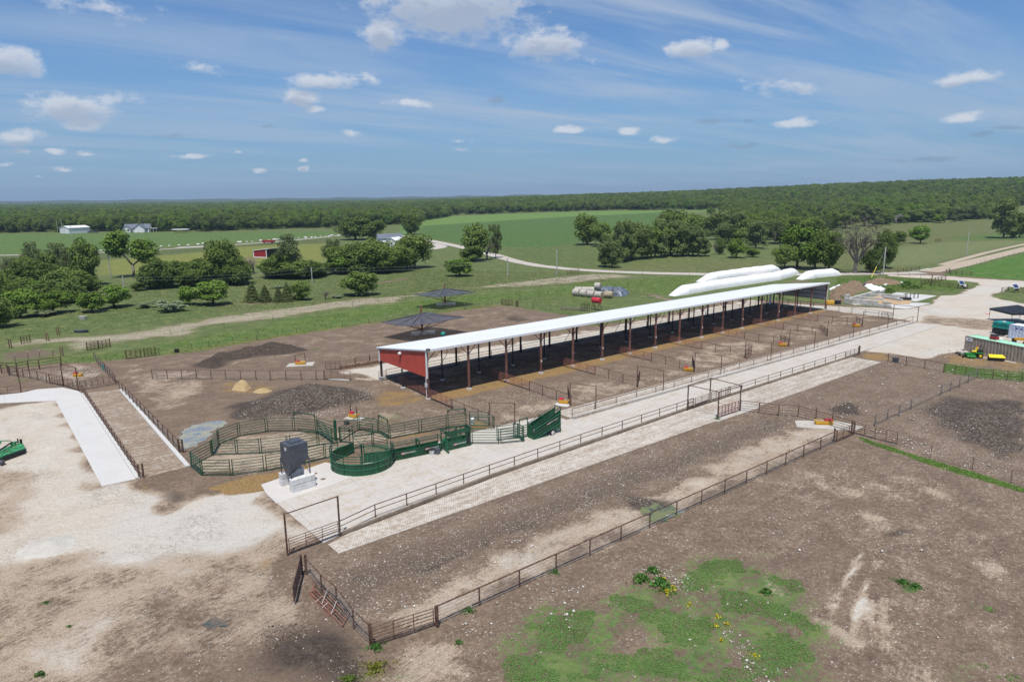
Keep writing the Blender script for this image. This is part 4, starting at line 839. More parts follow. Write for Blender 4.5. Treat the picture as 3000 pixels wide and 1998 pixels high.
gate('barred gate hanging in the left feeding lane frame',lerp(p[0],p[1],.05),lerp(p[0],p[1],.95),1.5,.3,6,3,.03)
p=P('U1 245,985 -60,1005'); portal('tall rusty pipe frame at the left edge over the clean slab',p,3.5,[],.08)
gate('low pipe gate across the clean slab at the left edge',p[0],p[1],1.1,.1,3,2,.03)
p=P('U1 925,960 1325,880'); gate('wide barred gate across the muddy lane mouth',p[0],p[1],1.5,.25,8,6,.03)
p=P('U1 575,878 725,910'); gate('dense barred gate left of the feeding lane frame',p[0],p[1],1.6,.15,8,5,.03)
p=P('U1 105,785 270,805 350,820 437,840 542,870 575,880'); fence('pipe-topped cable fence around the waterer pen at the far left',p,9,1.5,.06,((1.48,.04),),W5,posts=p,group=GR)
p=P('U1 0,745 200,750 330,722 455,712 708,672'); fence('heavy three-rail fence at the far left in front of the weeds',p,9,1.6,.09,((1.55,.07),(1.1,.05),(.6,.05)),posts=p[1:],group=GR)
p=P('U1 20,760 90,755 115,780 200,800'); fence('cluster of short dark posts at the far left pen corner',p,9,1.5,.08,((1.4,.04),(.9,.04)),posts=p,group=GR)
for s,l,n in (('U1 1450,597 1620,578','six-bar gate at the edge of the green weed band near the dark bucket',6),('U1 1660,572 1785,550','pale wire gate beside the six-bar gate in the green weed band',5),('U1 1003,497 1135,480','barred gate in the bare stripe left of the weed band',6),('U1 1135,480 1268,456','second barred gate in the bare stripe, joined to its left neighbour',6),('U1 247,422 350,406','red-brown gate standing alone on the left dirt track',4),
  ('T3 1062,1305 1178,1318','gate at the far corner of the rear pen behind the shade roofs',6),('T3 1222,1325 1245,1328','short dark gate panel right of the far corner gate',4),('T3 1805,958 1945,945','gate beside the gravel road in the middle distance',5)):
    p=P(s); gate(l,p[0],p[1],1.45,.15,n,3,.05)
    fence('posts of the '+' '.join(l.split()[:11]),[p[0],p[1]],9,1.6,.09,(),posts=[p[0],p[1]],name='gate_post',cat='post')
for s,l in (('U1 535,385','thick double post on the left dirt track'),('U1 660,325','thin dark post on the left dirt track'),('U1 110,470','short dark stake at the far left edge'),('U1 700,560','dark post group at the left end of the weed band')):
    p=P(s)[0]; fence(l,[p],1,1.7,.1,(),posts=[p,(p[0]+.4,p[1])],name='wooden_post',cat='post',pm='wood')
# T-post wire fences with white tips
def tfence(label,s,sp=6,h=1.35,tip=True,group='thin wire fences'):
    p=P(s); t=fence(label,p,sp,h,.035,(),(.35,.7,1.05),group=group,pm='darksteel',name='wire_fence',wr=.008)
    if tip:
        for w in walk(p,sp): rod('post_tip',Z(w,h-.02),Z(w,h+.14),.045,'white',t,5)
tfence('wire fence with white-tipped posts along the green weed band behind the rear pens','U1 1830,550 2205,490 U2 437,220 990,150 1655,20 U3 315,350 730,262 1250,210 1730,140 1835,132',5.2)
tfence('second white-tipped wire fence beyond the shade roofs','T3 1270,1245 1385,1230 1490,1210 1590,1195 1690,1180 1785,1165 T4 0,1110 300,1080',6.5)
tfence('dark-posted wire fence across the grass below the hay bales','T3 1245,1325 1425,1355 1615,1378 2140,1410',5.5,tip=False)
tfence('wire fence with white tips at the far left weeds','U1 0,640 180,640 330,610 460,590 610,570 700,545',2.6)
tfence('wire fence along the gravel road in the middle distance','T3 1290,860 1500,905 1700,925 2300,945 T4 320,965 860,990',14,tip=False)
tfence('wire fence on the far side of the gravel road','T4 0,935 320,930 945,930 1100,950 T5 60,1150 700,1190',16,tip=False)
tfence('wire fence between gravel road and the bright lawn','T5 1700,1130 1900,1060 2352,955',8,tip=False)
tfence('wire fence along the lower edge of the bright lawn','D3 1460,395 1830,420 2240,440 2500,450',9)
tfence('wire fence across the grass before the junction','D3 -300,360 185,410 372,420 570,437 760,450',9)
tfence('wire fence along the mid field edge left of the lone tree','U2 0,90 T2 1290,1430 1700,1330 2300,1250 T3 60,1190',12,tip=False)
# entrance fences with solar gate openers
def efence(l,s,h=1.35): p=P(s); return fence(l,p,9,h,.10,((h-.1,.06),(.95,.045),(.6,.045),(.3,.045)),posts=p,group='rusty entrance fences by the road',pm='rust')
efence('rusty entrance fence wing with the left solar panel','D3 580,565 642,545 705,530 762,518 745,572 892,590 1055,607 1210,618 1378,630')
efence('small rusty gate wing by the road behind the left solar panel fence','D3 770,450 760,520 818,507 873,497 930,488 1003,472')
efence('rusty entrance fence at the lawn corner across the road','D3 1008,355 1065,345 1093,375 1183,383 1280,388 1440,398')
efence('rusty entrance fence wing with the right solar panel','D3 1968,688 2080,670 2250,690 2360,700 2500,710')
efence('rusty fence wing along the pasture left of the road junction','D3 -120,345 25,348 175,350 272,338 325,338 408,320 487,315 548,310')
p=P('T5 1333,822 1400,818'); gate('small gate standing alone on the right hillside pasture',p[0],p[1],1.6,0,4,3,.09)
def solar(l,s):
    p=P(s)[0]; t=thing('solar_panel',l,'solar panel',p); rod('post',Z(p),Z(p,1.6),.06,'galv',t)
    r=Matrix.Translation(Z(p,1.7))@Matrix.Rotation(R(12),4,'Z')@Matrix.Rotation(R(48),4,'X')
    for nm,d,z,m in(('frame',(1.75,1.5,.06),0,'white'),('cells',(1.5,1.26,.03),.05,'solar')):
        b=MB().box((0,0,z),d); b.v=[tuple(r@Vector(v)) for v in b.v]; b.build(nm,m,t)
    b=MB().box(Z((p[0]+.5,p[1]+.2),.5),(.5,.3,.7)); b.build('control_box','dark',t,bevel=.03); return t
solar('white-framed solar panel at the left side of the yard entrance','D3 1265,625'); solar('white-framed solar panel at the right side of the yard entrance','D3 2195,690')
p=P('D3 1325,625')[0]; t=thing('gate_opener','pale gate motor with an arm beside the left solar panel','gate opener',p)
b=MB(); b.lathe(Z(p,.5),[(.35,0),(.5,.2),(.5,.5),(.25,.7)],10); b.build('housing','blockc',t,smooth=True); MB().box(Z(p),(.5,.5,.5)).build('base','rust',t)
# ------------------------------------------------------------ green round pen and handling chutes
PG='green corral panels of the cattle handling pen'
def gpanel(label,p,q,h=1.66,frame=0,z0=.12,nb=6,name='corral_panel',group=PG,r=.042,brace=False):
    t=thing(name,label,'corral panel',p,0,group); a,b=lerp(p,q,.04),lerp(p,q,.96)
    for k in range(nb): z=z0+(h-z0)*k/(nb-1); rod('bar',(*a,z),(*b,z),r,'green',t,6)
    for w in(a,b): rod('end_tube',(*w,0),(*w,h+.08 if not frame else frame),r*1.25,'green',t,6)
    if brace: w=lerp(p,q,.5); rod('brace',(*w,z0),(*w,h),r*.6,'green',t,6)
    if frame:
        rod('overhead_bar',(*a,frame-.04),(*b,frame-.04),r*1.4,'green',t,6)
        for w,s in((a,.12),(b,.88)): rod('corner_brace',(*w,frame-.45),(*lerp(p,q,s),frame-.05),r,'green',t,5)
    return t
pen=dict(A=(-33.2,66.2),B=(-31.1,63.9),c1=(-28.1,63.9),c2=(-25.1,64.9),c3=(-22.3,66.4),c4=(-19.9,68.2),c5=(-18.55,68.6),D=(-32.4,69.4),Ee=(-33.1,72.7),Fe=(-31.8,75.3),Ge=(-29.1,76.8),H1=(-25.9,76.9),H2=(-23.0,76.1),H3=(-20.1,73.5))
def gp(l,a,b,**k): return gpanel(l,pen[a] if isinstance(a,str) else a,pen[b] if isinstance(b,str) else b,**k)
gp('green gate panel at the sharp left corner of the round pen','A','B'); gp('first green panel on the front side of the round pen from the left corner','B','c1'); gp('second green panel on the front side of the round pen','c1','c2')
gp('green front panel directly behind the grey feed bin','c2','c3'); gp('green front panel right of the feed bin','c3','c4'); gp('short green panel touching the solid tub','c4','c5')
gp('green gate panel on the left side of the round pen beside the blue puddle','A','D'); gp('narrow foreshortened green panel left of the puddle corner','D','Ee'); gp('rear green panel nearest the puddle','Ee','Fe'); gp('rear green panel, second from the puddle','Fe','Ge'); gp('rear green panel left of the tall framed gate','Ge','H1')
gp('green framed gate standing above the rear of the round pen','H1','H2',frame=2.35); gp('green panel running from the rear framed gate to the tall sheeted post','H2','H3')
i1,i2,i3,i4=(-29.8,69.6),(-27.3,69.75),(-24.5,70.6),(-21.7,72.1)
gp('left panel of the inner dividing row of the round pen','D',i1); gp('second panel of the inner dividing row',i1,i2); gp('inner dividing panel hidden partly by the grey bin',i2,i3); gp('inner dividing panel right of the grey bin',i3,i4); gp('last inner dividing panel beside the tall sheeted post',i4,(-19.7,72.7))
gp('green gate swung across the right part of the round pen',pen['H2'],(-20.1,72.2),h=1.8,z0=.5)
j=[(-19.6,73.2),(-18.3,77.2),(-15.7,75.9),(-14.15,73.9),(-10.8,75.8),(-7.8,77.4)]
gp('green rear panel below the yellow and red waterer',j[0],j[1]); gp('green rear panel over the weedy gravel',j[1],j[2]); gp('green framed gate slanting toward the tub',j[2],j[3],frame=2.3)
gp('long green panel with a middle brace behind the alley chutes',j[3],j[4],brace=True); gp('long green panel with an orange clip behind the alley chutes',j[4],j[5])
q=g('C4',1790,700); q2=g('C4',1830,690); q3=g('C4',2300,700)
gp('green framed gate behind the squeeze chute',j[5],q,frame=2.3); gp('green panel by the straw behind the squeeze chute',q2,q3,h=1.8)
b1,b2,b3=g('C3',610,880),g('C3',1000,840),g('C3',1290,905)
gp('tall green gate panel inside the crowding area behind the tub',b1,b2,h=1.75); gp('slanting green panel between crowding gate and tub rim',b2,b3,h=1.75)
gp('green panel pointing from the sheeted post to the tub',(-19.6,73.0),g('C3',570,780),h=1.75); gp('green gate with arched top rail behind the crowding gate',g('C3',590,660),g('C3',1010,600),h=1.3,nb=3)
t=thing('sheeted_gate_post','tall green sheeted post with rope pulley in the round pen','post',pen['H3']); bx('column',(*pen['H3'],0),(.32,.2,2.45),.4,'green',t); rod('tip',(*pen['H3'],2.45),(*pen['H3'],2.75),.03,'green',t); rod('tie_bar',(*pen['H3'],2.3),(-15.9,75.2,2.1),.035,'green',t,5); rod('tie_bar',(*pen['H3'],2.2),(*pen['H2'],2.0),.035,'green',t,5)
w=g('C3',500,560); t=thing('hanging_weight','dark round drum hanging at the green panels near the tub','drum',w); rod('drum',(w[0]-.25,w[1],1.1),(w[0]+.25,w[1]+.2,1.2),.25,'dark',t,12)
# crowding tub
TC=(-15.6,66.4); TR=3.16
def arcpt(a,r,z): return (TC[0]+r*math.cos(a),TC[1]+r*math.sin(a),z)
t=thing('crowding_tub','solid green half-round crowding tub with open rails above its sheet side','crowding tub',(*TC,0))
a0,a1=math.atan2(68.9-TC[1],-17.6-TC[0])+0,R(378)
a0=R(135)
N=30; b=MB()
for k in range(N+1):
    a=a0+(a1-a0)*k/N
    for r,z in((TR,.04),(TR,1.26),(TR-.05,1.26),(TR-.05,.04)): b.v.append(arcpt(a,r,z))
for k in range(N):
    i=k*4
    for s in range(4): b.f.append((i+s,i+4+s,i+4+(s+1)%4,i+(s+1)%4))
b.build('sheet_wall','sheet',t,smooth=False)
for z,r in((.04,.055),(.66,.04),(1.26,.055),(1.55,.042),(1.82,.042),(2.08,.05)):
    MB().path([arcpt(a0+(a1-a0)*k/N,TR+.02,z) for k in range(N+1) if z<1.5 or k>3],r,6).build('hoop_rail','green2' if z<1.5 else 'green',t,smooth=True)
for k in(0,5,10,14,18,22,26,30):
    a=a0+(a1-a0)*k/N; rod('rib',arcpt(a,TR+.03,0),arcpt(a,TR+.03,2.1 if k>3 else 1.3),.045,'green',t,6)
rod('pivot_post',(*g('C3',660,1190),0) if 0 else (*TC,0),(*TC,2.2),.09,'green',t)
# inside sheet wall from tub to rear, straight
p0=arcpt(a0,TR,0); p1=g('C3',640,960); b=MB(); m_=lerp(p0[:2],p1,.5); b.box((*m_,.04),(math.dist(p0[:2],p1),.05,1.22),ang(p0,p1)); b.build('sheet_wall','sheet',t)
t=thing('crowding_gate','solid green sweep gate inside the tub with bars above','gate',(*TC,0))
for (pa,pb) in (((-15.4,66.6),(-12.75,67.4)),):
    c=lerp(pa,pb,.5); MB().box((*c,.15),(math.dist(pa,pb),.06,1.0),ang(pa,pb)).build('sheet','sheet',t)
    for z in(1.25,1.45,1.65,1.85): rod('bar',(*pa,z),(*pb,z),.03,'green2',t,6)
    for w in(pa,pb): rod('upright',(*w,.1),(*w,2.2),.05,'green',t,6)
rod('tie_bar',(*TC,2.2),(*g('C3',600,640,2),2.0),.03,'green',t,5); rod('tie_bar',(*TC,2.2),arcpt(R(250),TR,2.05),.03,'green',t,5); rod('tie_bar',(*TC,2.2),(*g('C3',1000,520,2),2.0),.03,'green',t,5)
def decal(p,q,z,side,parent,L=1.15):
    """red badge and white lettering on a sheet facing the alley"""
    a=ang(p,q); c=lerp(p,q,.5); n=(math.sin(a)*side,-math.cos(a)*side)
    r=Matrix(((math.cos(a),0,n[0],c[0]),(math.sin(a),0,n[1],c[1]),(0,1,0,z),(0,0,0,1)))
    b=MB(); b.poly([r@Vector((x,y,.0)) for x,y in((-.62,-.11),(-.22,-.11),(-.22,.11),(-.62,.11))]); b.build('red_badge','red',parent)
    lettering('QCC' if 0 else '≡≡≡',.2,r@Matrix.Translation((-.42,0,.006)),'white',parent) if 0 else None
    for k in range(3):
        b=MB(); b.poly([r@Vector((x,y,.004)) for x,y in((-.58+k*.12,-.06),(-.50+k*.12,-.06),(-.50+k*.12,.06),(-.58+k*.12,.06))]); b.build('badge_mark','white',parent)
    lettering('ARROWQUIP',.21,r@Matrix.Translation((.32,.0,.006)),'white',parent)
def chute(label,p,q,sheeth=1.02,h=1.66,w=.85):
    """one alley section between two parallel sides"""
    t=thing('alley_chute_section',label,'chute',p,0,'green alley chute sections'); a=ang(p,q); L=math.dist(p,q); off=(-math.sin(a)*w,math.cos(a)*w)
    for s in(0,1):
        P0=(p[0]+off[0]*s,p[1]+off[1]*s); Q0=(q[0]+off[0]*s,q[1]+off[1]*s); c=lerp(P0,Q0,.5)
        MB().box((*c,.08),(L,.05,sheeth-.08),a).build('side_sheet','sheet',t)
        for z in(.1,.5,.95): MB().box((c[0]+math.sin(a)*(.05 if not s else -.05),c[1]-math.cos(a)*(.05 if not s else -.05),z),(L,.05,.06),a).build('rib','green',t)
        for z in((h-.0),(h-.22)) if s else (h,): rod('rail',(*P0,z),(*Q0,z),.035,'green',t,6)
        for u in(.02,.98): rod('upright',(*lerp(P0,Q0,u),0),(*lerp(P0,Q0,u),h+.1),.05,'green',t,6)
    for u in(.02,.98):
        w0=lerp(p,q,u); rod('arch',(*w0,h+.1),(w0[0]+off[0],w0[1]+off[1],h+.1),.05,'green',t,6)
    s_=(math.sin(a)*.03,-math.cos(a)*.03); decal((p[0]+s_[0],p[1]+s_[1]),(q[0]+s_[0],q[1]+s_[1]),.68,1,t); return t
k0,k1,k2=(-12.45,67.15),(-9.95,68.55),(-7.75,69.85)
chute('solid green alley chute section joined to the tub',k0,k1); chute('solid green alley chute section with two buckets in front',k1,k2)
# squeeze chute
def squeeze():
    p,q=(-7.25,69.75),(-4.7,71.45); a=ang(p,q); L=math.dist(p,q); w=1.05; off=(-math.sin(a)*w,math.cos(a)*w); H=2.2
    t=thing('squeeze_chute','tall green cattle squeeze chute with barred window and levers','squeeze chute',p); c=lerp(p,q,.5)
    for s in(0,1):
        P0=(p[0]+off[0]*s,p[1]+off[1]*s);Q0=(q[0]+off[0]*s,q[1]+off[1]*s); c=lerp(P0,Q0,.5)
        MB().box((*c,.1),(L,.07,.85),a).build('lower_sheet','sheet',t)
        for u in(0,.2,.62,.8,1): rod('upright',(*lerp(P0,Q0,u),0),(*lerp(P0,Q0,u),H),.065,'green',t,6)
        for z in(1.0,1.75,2.15): rod('rail',(*P0,z),(*Q0,z),.06,'green',t,6)
        for z in(1.15,1.27,1.39,1.51,1.63): rod('window_bar',(*lerp(P0,Q0,.2),z),(*lerp(P0,Q0,.62),z),.028,'green',t,5)
        for u in(.3,.41,.52): rod('window_bar',(*lerp(P0,Q0,u),1.0),(*lerp(P0,Q0,u),1.75),.02,'green',t,5)
    for u in(0,1):
        w0=lerp(p,q,u); MB().box((w0[0]+off[0]*.5,w0[1]+off[1]*.5,.2),(.09,w*.9,1.9 if u else 1.0),a).build('end_gate','sheet',t); rod('top_beam',(*w0,H),(w0[0]+off[0],w0[1]+off[1],H),.08,'green',t,6)
    MB().box((*lerp(p,q,.5),H-.35),(L*.9,.1,.3),a).build('header','green',t)
    MB().box((*lerp(p,q,.9),.35),(.35,.12,1.0),a).build('rubber_flap','dark',t)
    for u in(.1,.35,.75,.95):
        w0=lerp(p,q,u); rod('lever',(*w0,H),(w0[0]-.35+u*.6,w0[1]-.25,H+.18),.035,'green2',t,5); rod('lever_joint',(w0[0],w0[1]+.1,H),(w0[0]+.1,w0[1]+.3,H+.15),.07,'darksteel',t,6)
    rod('lever',(*lerp(p,q,.05),1.9),(p[0]-.4,p[1]-.4,1.2),.04,'green2',t,5)
    s_=(math.sin(a)*.06,-math.cos(a)*.06); decal((p[0]+s_[0],p[1]+s_[1]),(q[0]+s_[0],q[1]+s_[1]),.62,1,t)
    # louvred wing door opened toward the alley
    d=thing('louvred_side_door','green louvred door folded out at the left end of the squeeze chute','door',p)
    pa,pb=(-7.5,70.2),(-6.95,69.0)
    for z in(.1,.35,.6,.85,1.1,1.35): rod('louvre',(*pa,z+.12),(*pb,z),.05,'green2',d,4)
    for w0 in(pa,pb): rod('upright',(*w0,0),(*w0,1.6),.05,'green',d,6)
squeeze()
k=[g('C5',150,1195),g('C5',770,1195),g('C5',1280,1145)]
gp('green panel directly right of the squeeze chute on the pale concrete',k[0],k[1],h=1.75,z0=.25); gp('green panel left of the loading chute',k[1],k[2],h=1.75,z0=.25)
gp('short green panel behind the loading chute entrance',g('C5',1060,1040),g('C5',1170,1060),h=1.7); gp('green arch-topped panel at the loading chute entrance',g('C5',1185,1080),g('C5',1370,1030),frame=2.35,h=1.5)
gp('inner green panel crossing behind the two alley panels',g('C5',690,1130),g('C5',1170,1060),h=1.75); gp('tall framed green gate behind the right alley panels',g('C5',100,860),g('C5',670,860),h=1.0,frame=1.6,nb=3)
gp('green gate panel turned edge-on at the end of the alley panels',g('C5',1185,1075),g('C5',1290,1145),h=1.8)
# loading chute on wheels
def loadchute():
    p,q=(2.35,73.05),(5.55,75.5); a=ang(p,q); L=math.dist(p,q); w=1.0; off=(-math.sin(a)*w,math.cos(a)*w)
    t=thing('loading_chute','green portable loading chute rising to the right on one white wheel','loading chute',p)
    def pt(u,s,z): return (p[0]+(q[0]-p[0])*u+off[0]*s,p[1]+(q[1]-p[1])*u+off[1]*s,z)
    f=lambda u:.08+1.2*u
    for s in(0,1):
        e=.05 if s else -.05; b=MB(); pr=[pt(0,s,f(0)),pt(1,s,f(1)),pt(1,s,f(1)+1.55),pt(0,s,f(0)+1.45)]
        o=(-math.sin(a)*.05,math.cos(a)*.05,0); b.v=[tuple(v) for v in pr]+[tuple(x+y for x,y in zip(v,o)) for v in pr]
        b.f=[(0,1,2,3),(7,6,5,4),(0,4,5,1),(1,5,6,2),(2,6,7,3),(3,7,4,0)]; b.build('side_sheet','sheet',t)
        for k,z in enumerate((0,.38,.76,1.14,1.52)): rod('slanted_rib',pt(0,s+(-.05 if not s else .05),f(0)+z),pt(1,s+(-.05 if not s else .05),f(1)+z),.045,'green2' if k in(0,3) else 'green',t,5)
        rod('hand_rail',pt(.02,s,f(0)+1.75),pt(.98,s,f(1)+1.85),.035,'green',t,6)
        for u in(0,.38,.985): rod('upright',pt(u,s-.02,0 if u<.9 else 0),pt(u,s-.02,f(u)+1.85),.05,'green',t,6)
    b=MB(); b.poly([pt(0,0,f(0)),pt(1,0,f(1)),pt(1,1,f(1)),pt(0,1,f(0))]); b.build('ramp_floor','darksteel',t)
    rod('end_arch',pt(.985,0,f(1)+1.85),pt(.985,1,f(1)+1.85),.045,'green',t,6); rod('mid_arch',pt(.38,0,f(.38)+1.95),pt(.38,1,f(.38)+1.95),.045,'green',t,6)
    b=MB(); b.poly([pt(.5,-.04,.62),pt(1,-.04,.5),pt(1,-.04,f(1)),pt(.42,-.04,f(.42))]); b.build('skirt','sheet',t)
    rod('drawbar',pt(.5,.5,.3),pt(1.0,.2,.5),.06,'darksteel',t,6); rod('axle',pt(.66,-.1,.35),pt(.66,1.1,.35),.05,'darksteel',t,6); rod('skid',pt(0,-.05,.08),pt(.55,-.05,.1),.04,'green2',t,5)
    n=Vector((math.sin(a),-math.cos(a),0))
    for s in(-.12,1.12):
        c=Vector(pt(.66,s,.36)); wh=rod('wheel',c-n*.1,c+n*.1,.36,'dark',t,20)
        cc=c+n*(.105 if s<0 else .1); b=MB(); b.tube(c-n*.11,c+n*.115,.22,.22,18); b.build('rim','white',wh)
        b=MB(); b.tube(c+n*.115,c+n*.14,.07,.06,10); b.build('hub','galv',wh)
    an=math.atan2(1.05,L); sh=(math.sin(a)*.075,-math.cos(a)*.075)
    r=Matrix(((math.cos(a),0,n[0],0),(math.sin(a),0,n[1],0),(0,1,0,0),(0,0,0,1)))@Matrix.Rotation(an,4,'Z'); r.translation=Vector(pt(.62,-.075,f(.62)+.78))
    b=MB(); b.poly([r@Vector((x,y,0)) for x,y in((-.62,-.12),(-.2,-.12),(-.2,.12),(-.62,.12))]); b.build('red_badge','red',t)
    lettering('ARROWQUIP',.24,r@Matrix.Translation((.38,.0,.006)),'white',t)
    for k in range(3):
        b=MB(); b.poly([r@Vector((x,y,.005)) for x,y in((-.58+k*.12,-.06),(-.50+k*.12,-.06),(-.50+k*.12,.06),(-.58+k*.12,.06))]); b.build('badge_mark','white',t)
    b=MB(); b.box((*pt(0,.5,.1)[:2],.1),(.12,1.0,1.5),a); b.build('entry_gate','sheet',t); rod('fitting',pt(-.02,-.1,1.0),pt(-.02,-.1,1.35),.08,'galv',t)
loadchute()
def bucket(l,p,m,h=.62,inv=False):
    t=thing('bucket',l,'bucket',p); b=MB(); pr=[(.26,0),(.33,h),(.29,h),(.27,h-.1)] if not inv else [(.36,0),(.30,h),(.26,h+.02),(.0,h+.02)]
    b.lathe((*p,0.07),pr,18); b.build('shell',m,t,smooth=False); 
    if not inv: MB().lathe((*p,.07),[(.335,h-.05),(.35,h),(.31,h+.01)],18).build('rim','dark',t)
bucket('pale grey bucket with black rim beside the alley chute',g('C4',985,1355),'blockc',.6); bucket('dark upturned tub beside the pale bucket',g('C4',1110,1330),'binGrey',.55,True)
p=g('C4',1910,640); t=thing('blue_white_drum','white plastic drum behind the green corner panel','drum',p); MB().lathe((*p,0),[(.25,0),(.27,.7),(.2,.8)],14).build('body','white',t)
# ------------------------------------------------------------ feed bin on barrier blocks
def barrier(label,c,a,L,w=.62,hh=.66):
    b=MB(); i=0; ca,sa=math.cos(a),math.sin(a)
    prof=[(-w/2,.07),(-w/2,.22),(-w/2*.72,.34),(-w/2*.62,hh),(w/2*.62,hh),(w/2*.72,.34),(w/2,.22),(w/2,.07)]
    if label is None: return
    t=thing('barrier_block',label,'concrete block',c,0,None)
    for z0 in(.07,.07+hh):
        b=MB(); b.box((*c,z0),(L,w if z0<.1 else w*.98,hh-.015),a,1,1); o=b.build('block','blockc',t,bevel=.06)
    for z0,s in((.07,-1),(.07,1)):
        for u in(-.32,.32):
            k=(c[0]+ca*u*L+sa*s*-.0,c[1]+sa*u*L); MB().box((k[0]+sa*w/2*s*-1*1.0,k[1]-ca*w/2*s*-1*-1*-1,.0),(.28,.03,.16),a).build('fork_slot','dark',t) if 0 else None
bA=R(39)
barrier('near stack of two white concrete blocks under the grey feed bin',(-19.95,60.45),R(42),2.35,.62,.64)
barrier('rear stack of two white concrete blocks under the grey feed bin',(-21.45,61.95),R(42),2.35,.62,.64)
def feedbin():
    c=(-20.75,61.15); a=R(45); t=thing('feed_bin','dark slate-grey square feed bin on legs with a slanted hopper bottom','feed bin',(*c,1.35),a)
    W=.93; zt,zb=3.15,1.2   # local heights above the blocks
    def lp(x,y,z): return (x,y,z)
    b=MB(); b.v=[(-W,-W,zb),(W,-W,zb+.3),(W,W,zb+.3),(-W,W,zb),(-W,-W,zt),(W,-W,zt),(W,W,zt),(-W,W,zt)]
    b.f=[(4,5,6,7),(0,1,5,4),(1,2,6,5),(2,3,7,6),(3,0,4,7)]; bb_=b.build('bin_body','binGrey',t,local=True,bevel=.03)
    b=MB(); b.v=[(-W,-W,zb),(W,-W,zb+.3),(W,W,zb+.3),(-W,W,zb),(-W+.02,-.42,.25),(-W+.5,-.42,.25),(-W+.5,.2,.25),(-W+.02,.2,.25)]
    b.f=[(7,6,5,4),(0,4,5,1),(1,5,6,2),(2,6,7,3),(3,7,4,0)]; hp_=b.build('hopper','binGrey',t,local=True)
    b=MB(); b.box((.05,.05,zt+.005),(1.0,.75,.09)); b.build('lid','binGrey',bb_,local=True,bevel=.02)
    b=MB(); b.path([(-.3,.7,zt+.1),(-.35,.95,zt+.3),(.3,1.0,zt+.35)],.02,5); b.build('vent_cord','dark',t,local=True)
    b=MB(); b.lathe((0,0,0),[(.17,0),(.17,.012)],20); r=Matrix.Translation((-W-.01,-.15,zt-.45))@Matrix.Rotation(R(-90),4,'Y'); b.v=[tuple(r@Vector(v)) for v in b.v]; b.build('round_decal','white',bb_,local=True)
    rt=PW[t]@Matrix.Translation((-W-.03,-.15,zt-.45))@Matrix.Rotation(R(-90),4,'Z')@Matrix.Rotation(R(90),4,'X'); lettering('N',.2,rt,'binGrey',t)
    for x,y in((-W,-W),(W,-W),(W,W),(-W,W)):
        b=MB(); b.box((x*1.03,y*1.03,0),(.09,.09,zb+.4)); b.build('leg','darksteel' if 0 else 'binGrey',t,local=True)
    for (x0,y0,x1,y1) in((-W,-W,W,-W),(W,-W,W,W),(W,W,-W,W)):
        b=MB(); b.tube((x0,y0,.15),(x1*.9,y1*.9,zb-.1),.025,.025,5); b.build('cross_brace','binGrey',t,local=True)
    b=MB(); b.box((-W+.2,-.1,.05),(.35,.4,.24)); b.build('outlet','galv',hp_,local=True)
feedbin()
# ------------------------------------------------------------ waterers
WG='yellow and red cattle waterers'
def waterer(label,p,rot,L=1.35,lid=-1,posts=(),pad=None,pm='concw'):
    L*=.88
    if pad: slab('concrete_pad',[(p[0]+x*math.cos(rot)-y*math.sin(rot),p[1]+x*math.sin(rot)+y*math.cos(rot)) for x,y in pad],.07,.1,pm)
    t=thing('cattle_waterer',label,'waterer',(*p,.06),rot,WG); W=.64
    b=MB(); n=[(-L/2+.06,-W/2+.06,0),(L/2-.06,-W/2+.06,0),(L/2-.06,W/2-.06,0),(-L/2+.06,W/2-.06,0),(-L/2,-W/2,.5),(L/2,-W/2,.5),(L/2,W/2,.5),(-L/2,W/2,.5)]
    b.v=n+[(x*.88,y*.8,.5) for x,y,z in n[4:]]+[(x*.8,y*.7,.3) for x,y,z in n[4:]]
    b.f=[(0,1,5,4),(1,2,6,5),(2,3,7,6),(3,0,4,7)]+[(4+i,4+(i+1)%4,8+(i+1)%4,8+i) for i in range(4)]+[(8+i,8+(i+1)%4,12+(i+1)%4,12+i) for i in range(4)]
    tk=b.build('tank','yellow',t,local=True,bevel=.03)
    b=MB(); b.box((0,0,.44),(L*.8,W*.72,.01)); b.build('water','wblue',tk,local=True)
    b=MB(); b.box((lid*L*.25,0,.46),(L*.48,W*.92,.25),0,.85); b.build('float_lid','red',t,local=True,bevel=.07)
    b=MB(); b.box((0,-W/2+.01,.2),(L*.9,.03,.05)); b.build('moulded_rib','yellow2',tk,local=True)
    for q in posts: fence('rusty guard post, '+['left','right'][list(posts).index(q)]+' of the pair at the waterer behind the round pen',[q],1,1.5,.07,(),posts=[q],name='guard_post',cat='post',group='guard posts beside the waterers')
pd=[(-1.9,-1),(1.9,-1.1),(2,1.1),(-1.8,1)]
waterer('waterer with red lid at its left end, nearest of the shed pen row',g('U4',595,1500),R(-20),1.6,-1,(),[(-1,-1.2),(.9,-1.3),(1,-.2),(-1,0)])
waterer('waterer under the second folded gate of the shed pens, third pen from the red wall',g('U4',2025,1125),R(-15),1.6,-1)
waterer('waterer in the fifth shed pen below an open gate',g('U5',1147,995),R(-12),1.7,-1)
waterer('farthest shed pen waterer near the end of the row',g('U5',1990,775),R(-12),1.7,-1)
waterer('waterer with red lid behind the green round pen panels',g('C3',628,285),R(-28),1.4,-1,(g('C3',575,250),g('C3',690,295)),[(-.9,-.9),(1.6,-.8),(1.5,.6),(-.8,.7)],'kerb')
waterer('waterer on a pale square pad in the rear pen with a pipe frame',g('U2',1490,425),R(10),1.9,-1,(),[(-2.2,-1.2),(2.1,-1.3),(2.2,1.2),(-1.9,1.2)],'kerb')
p=P('U2 1435,430 1548,410'); portal('low rusty pipe frame over the rear pen waterer',p,1.75,[(0,1)],.07)
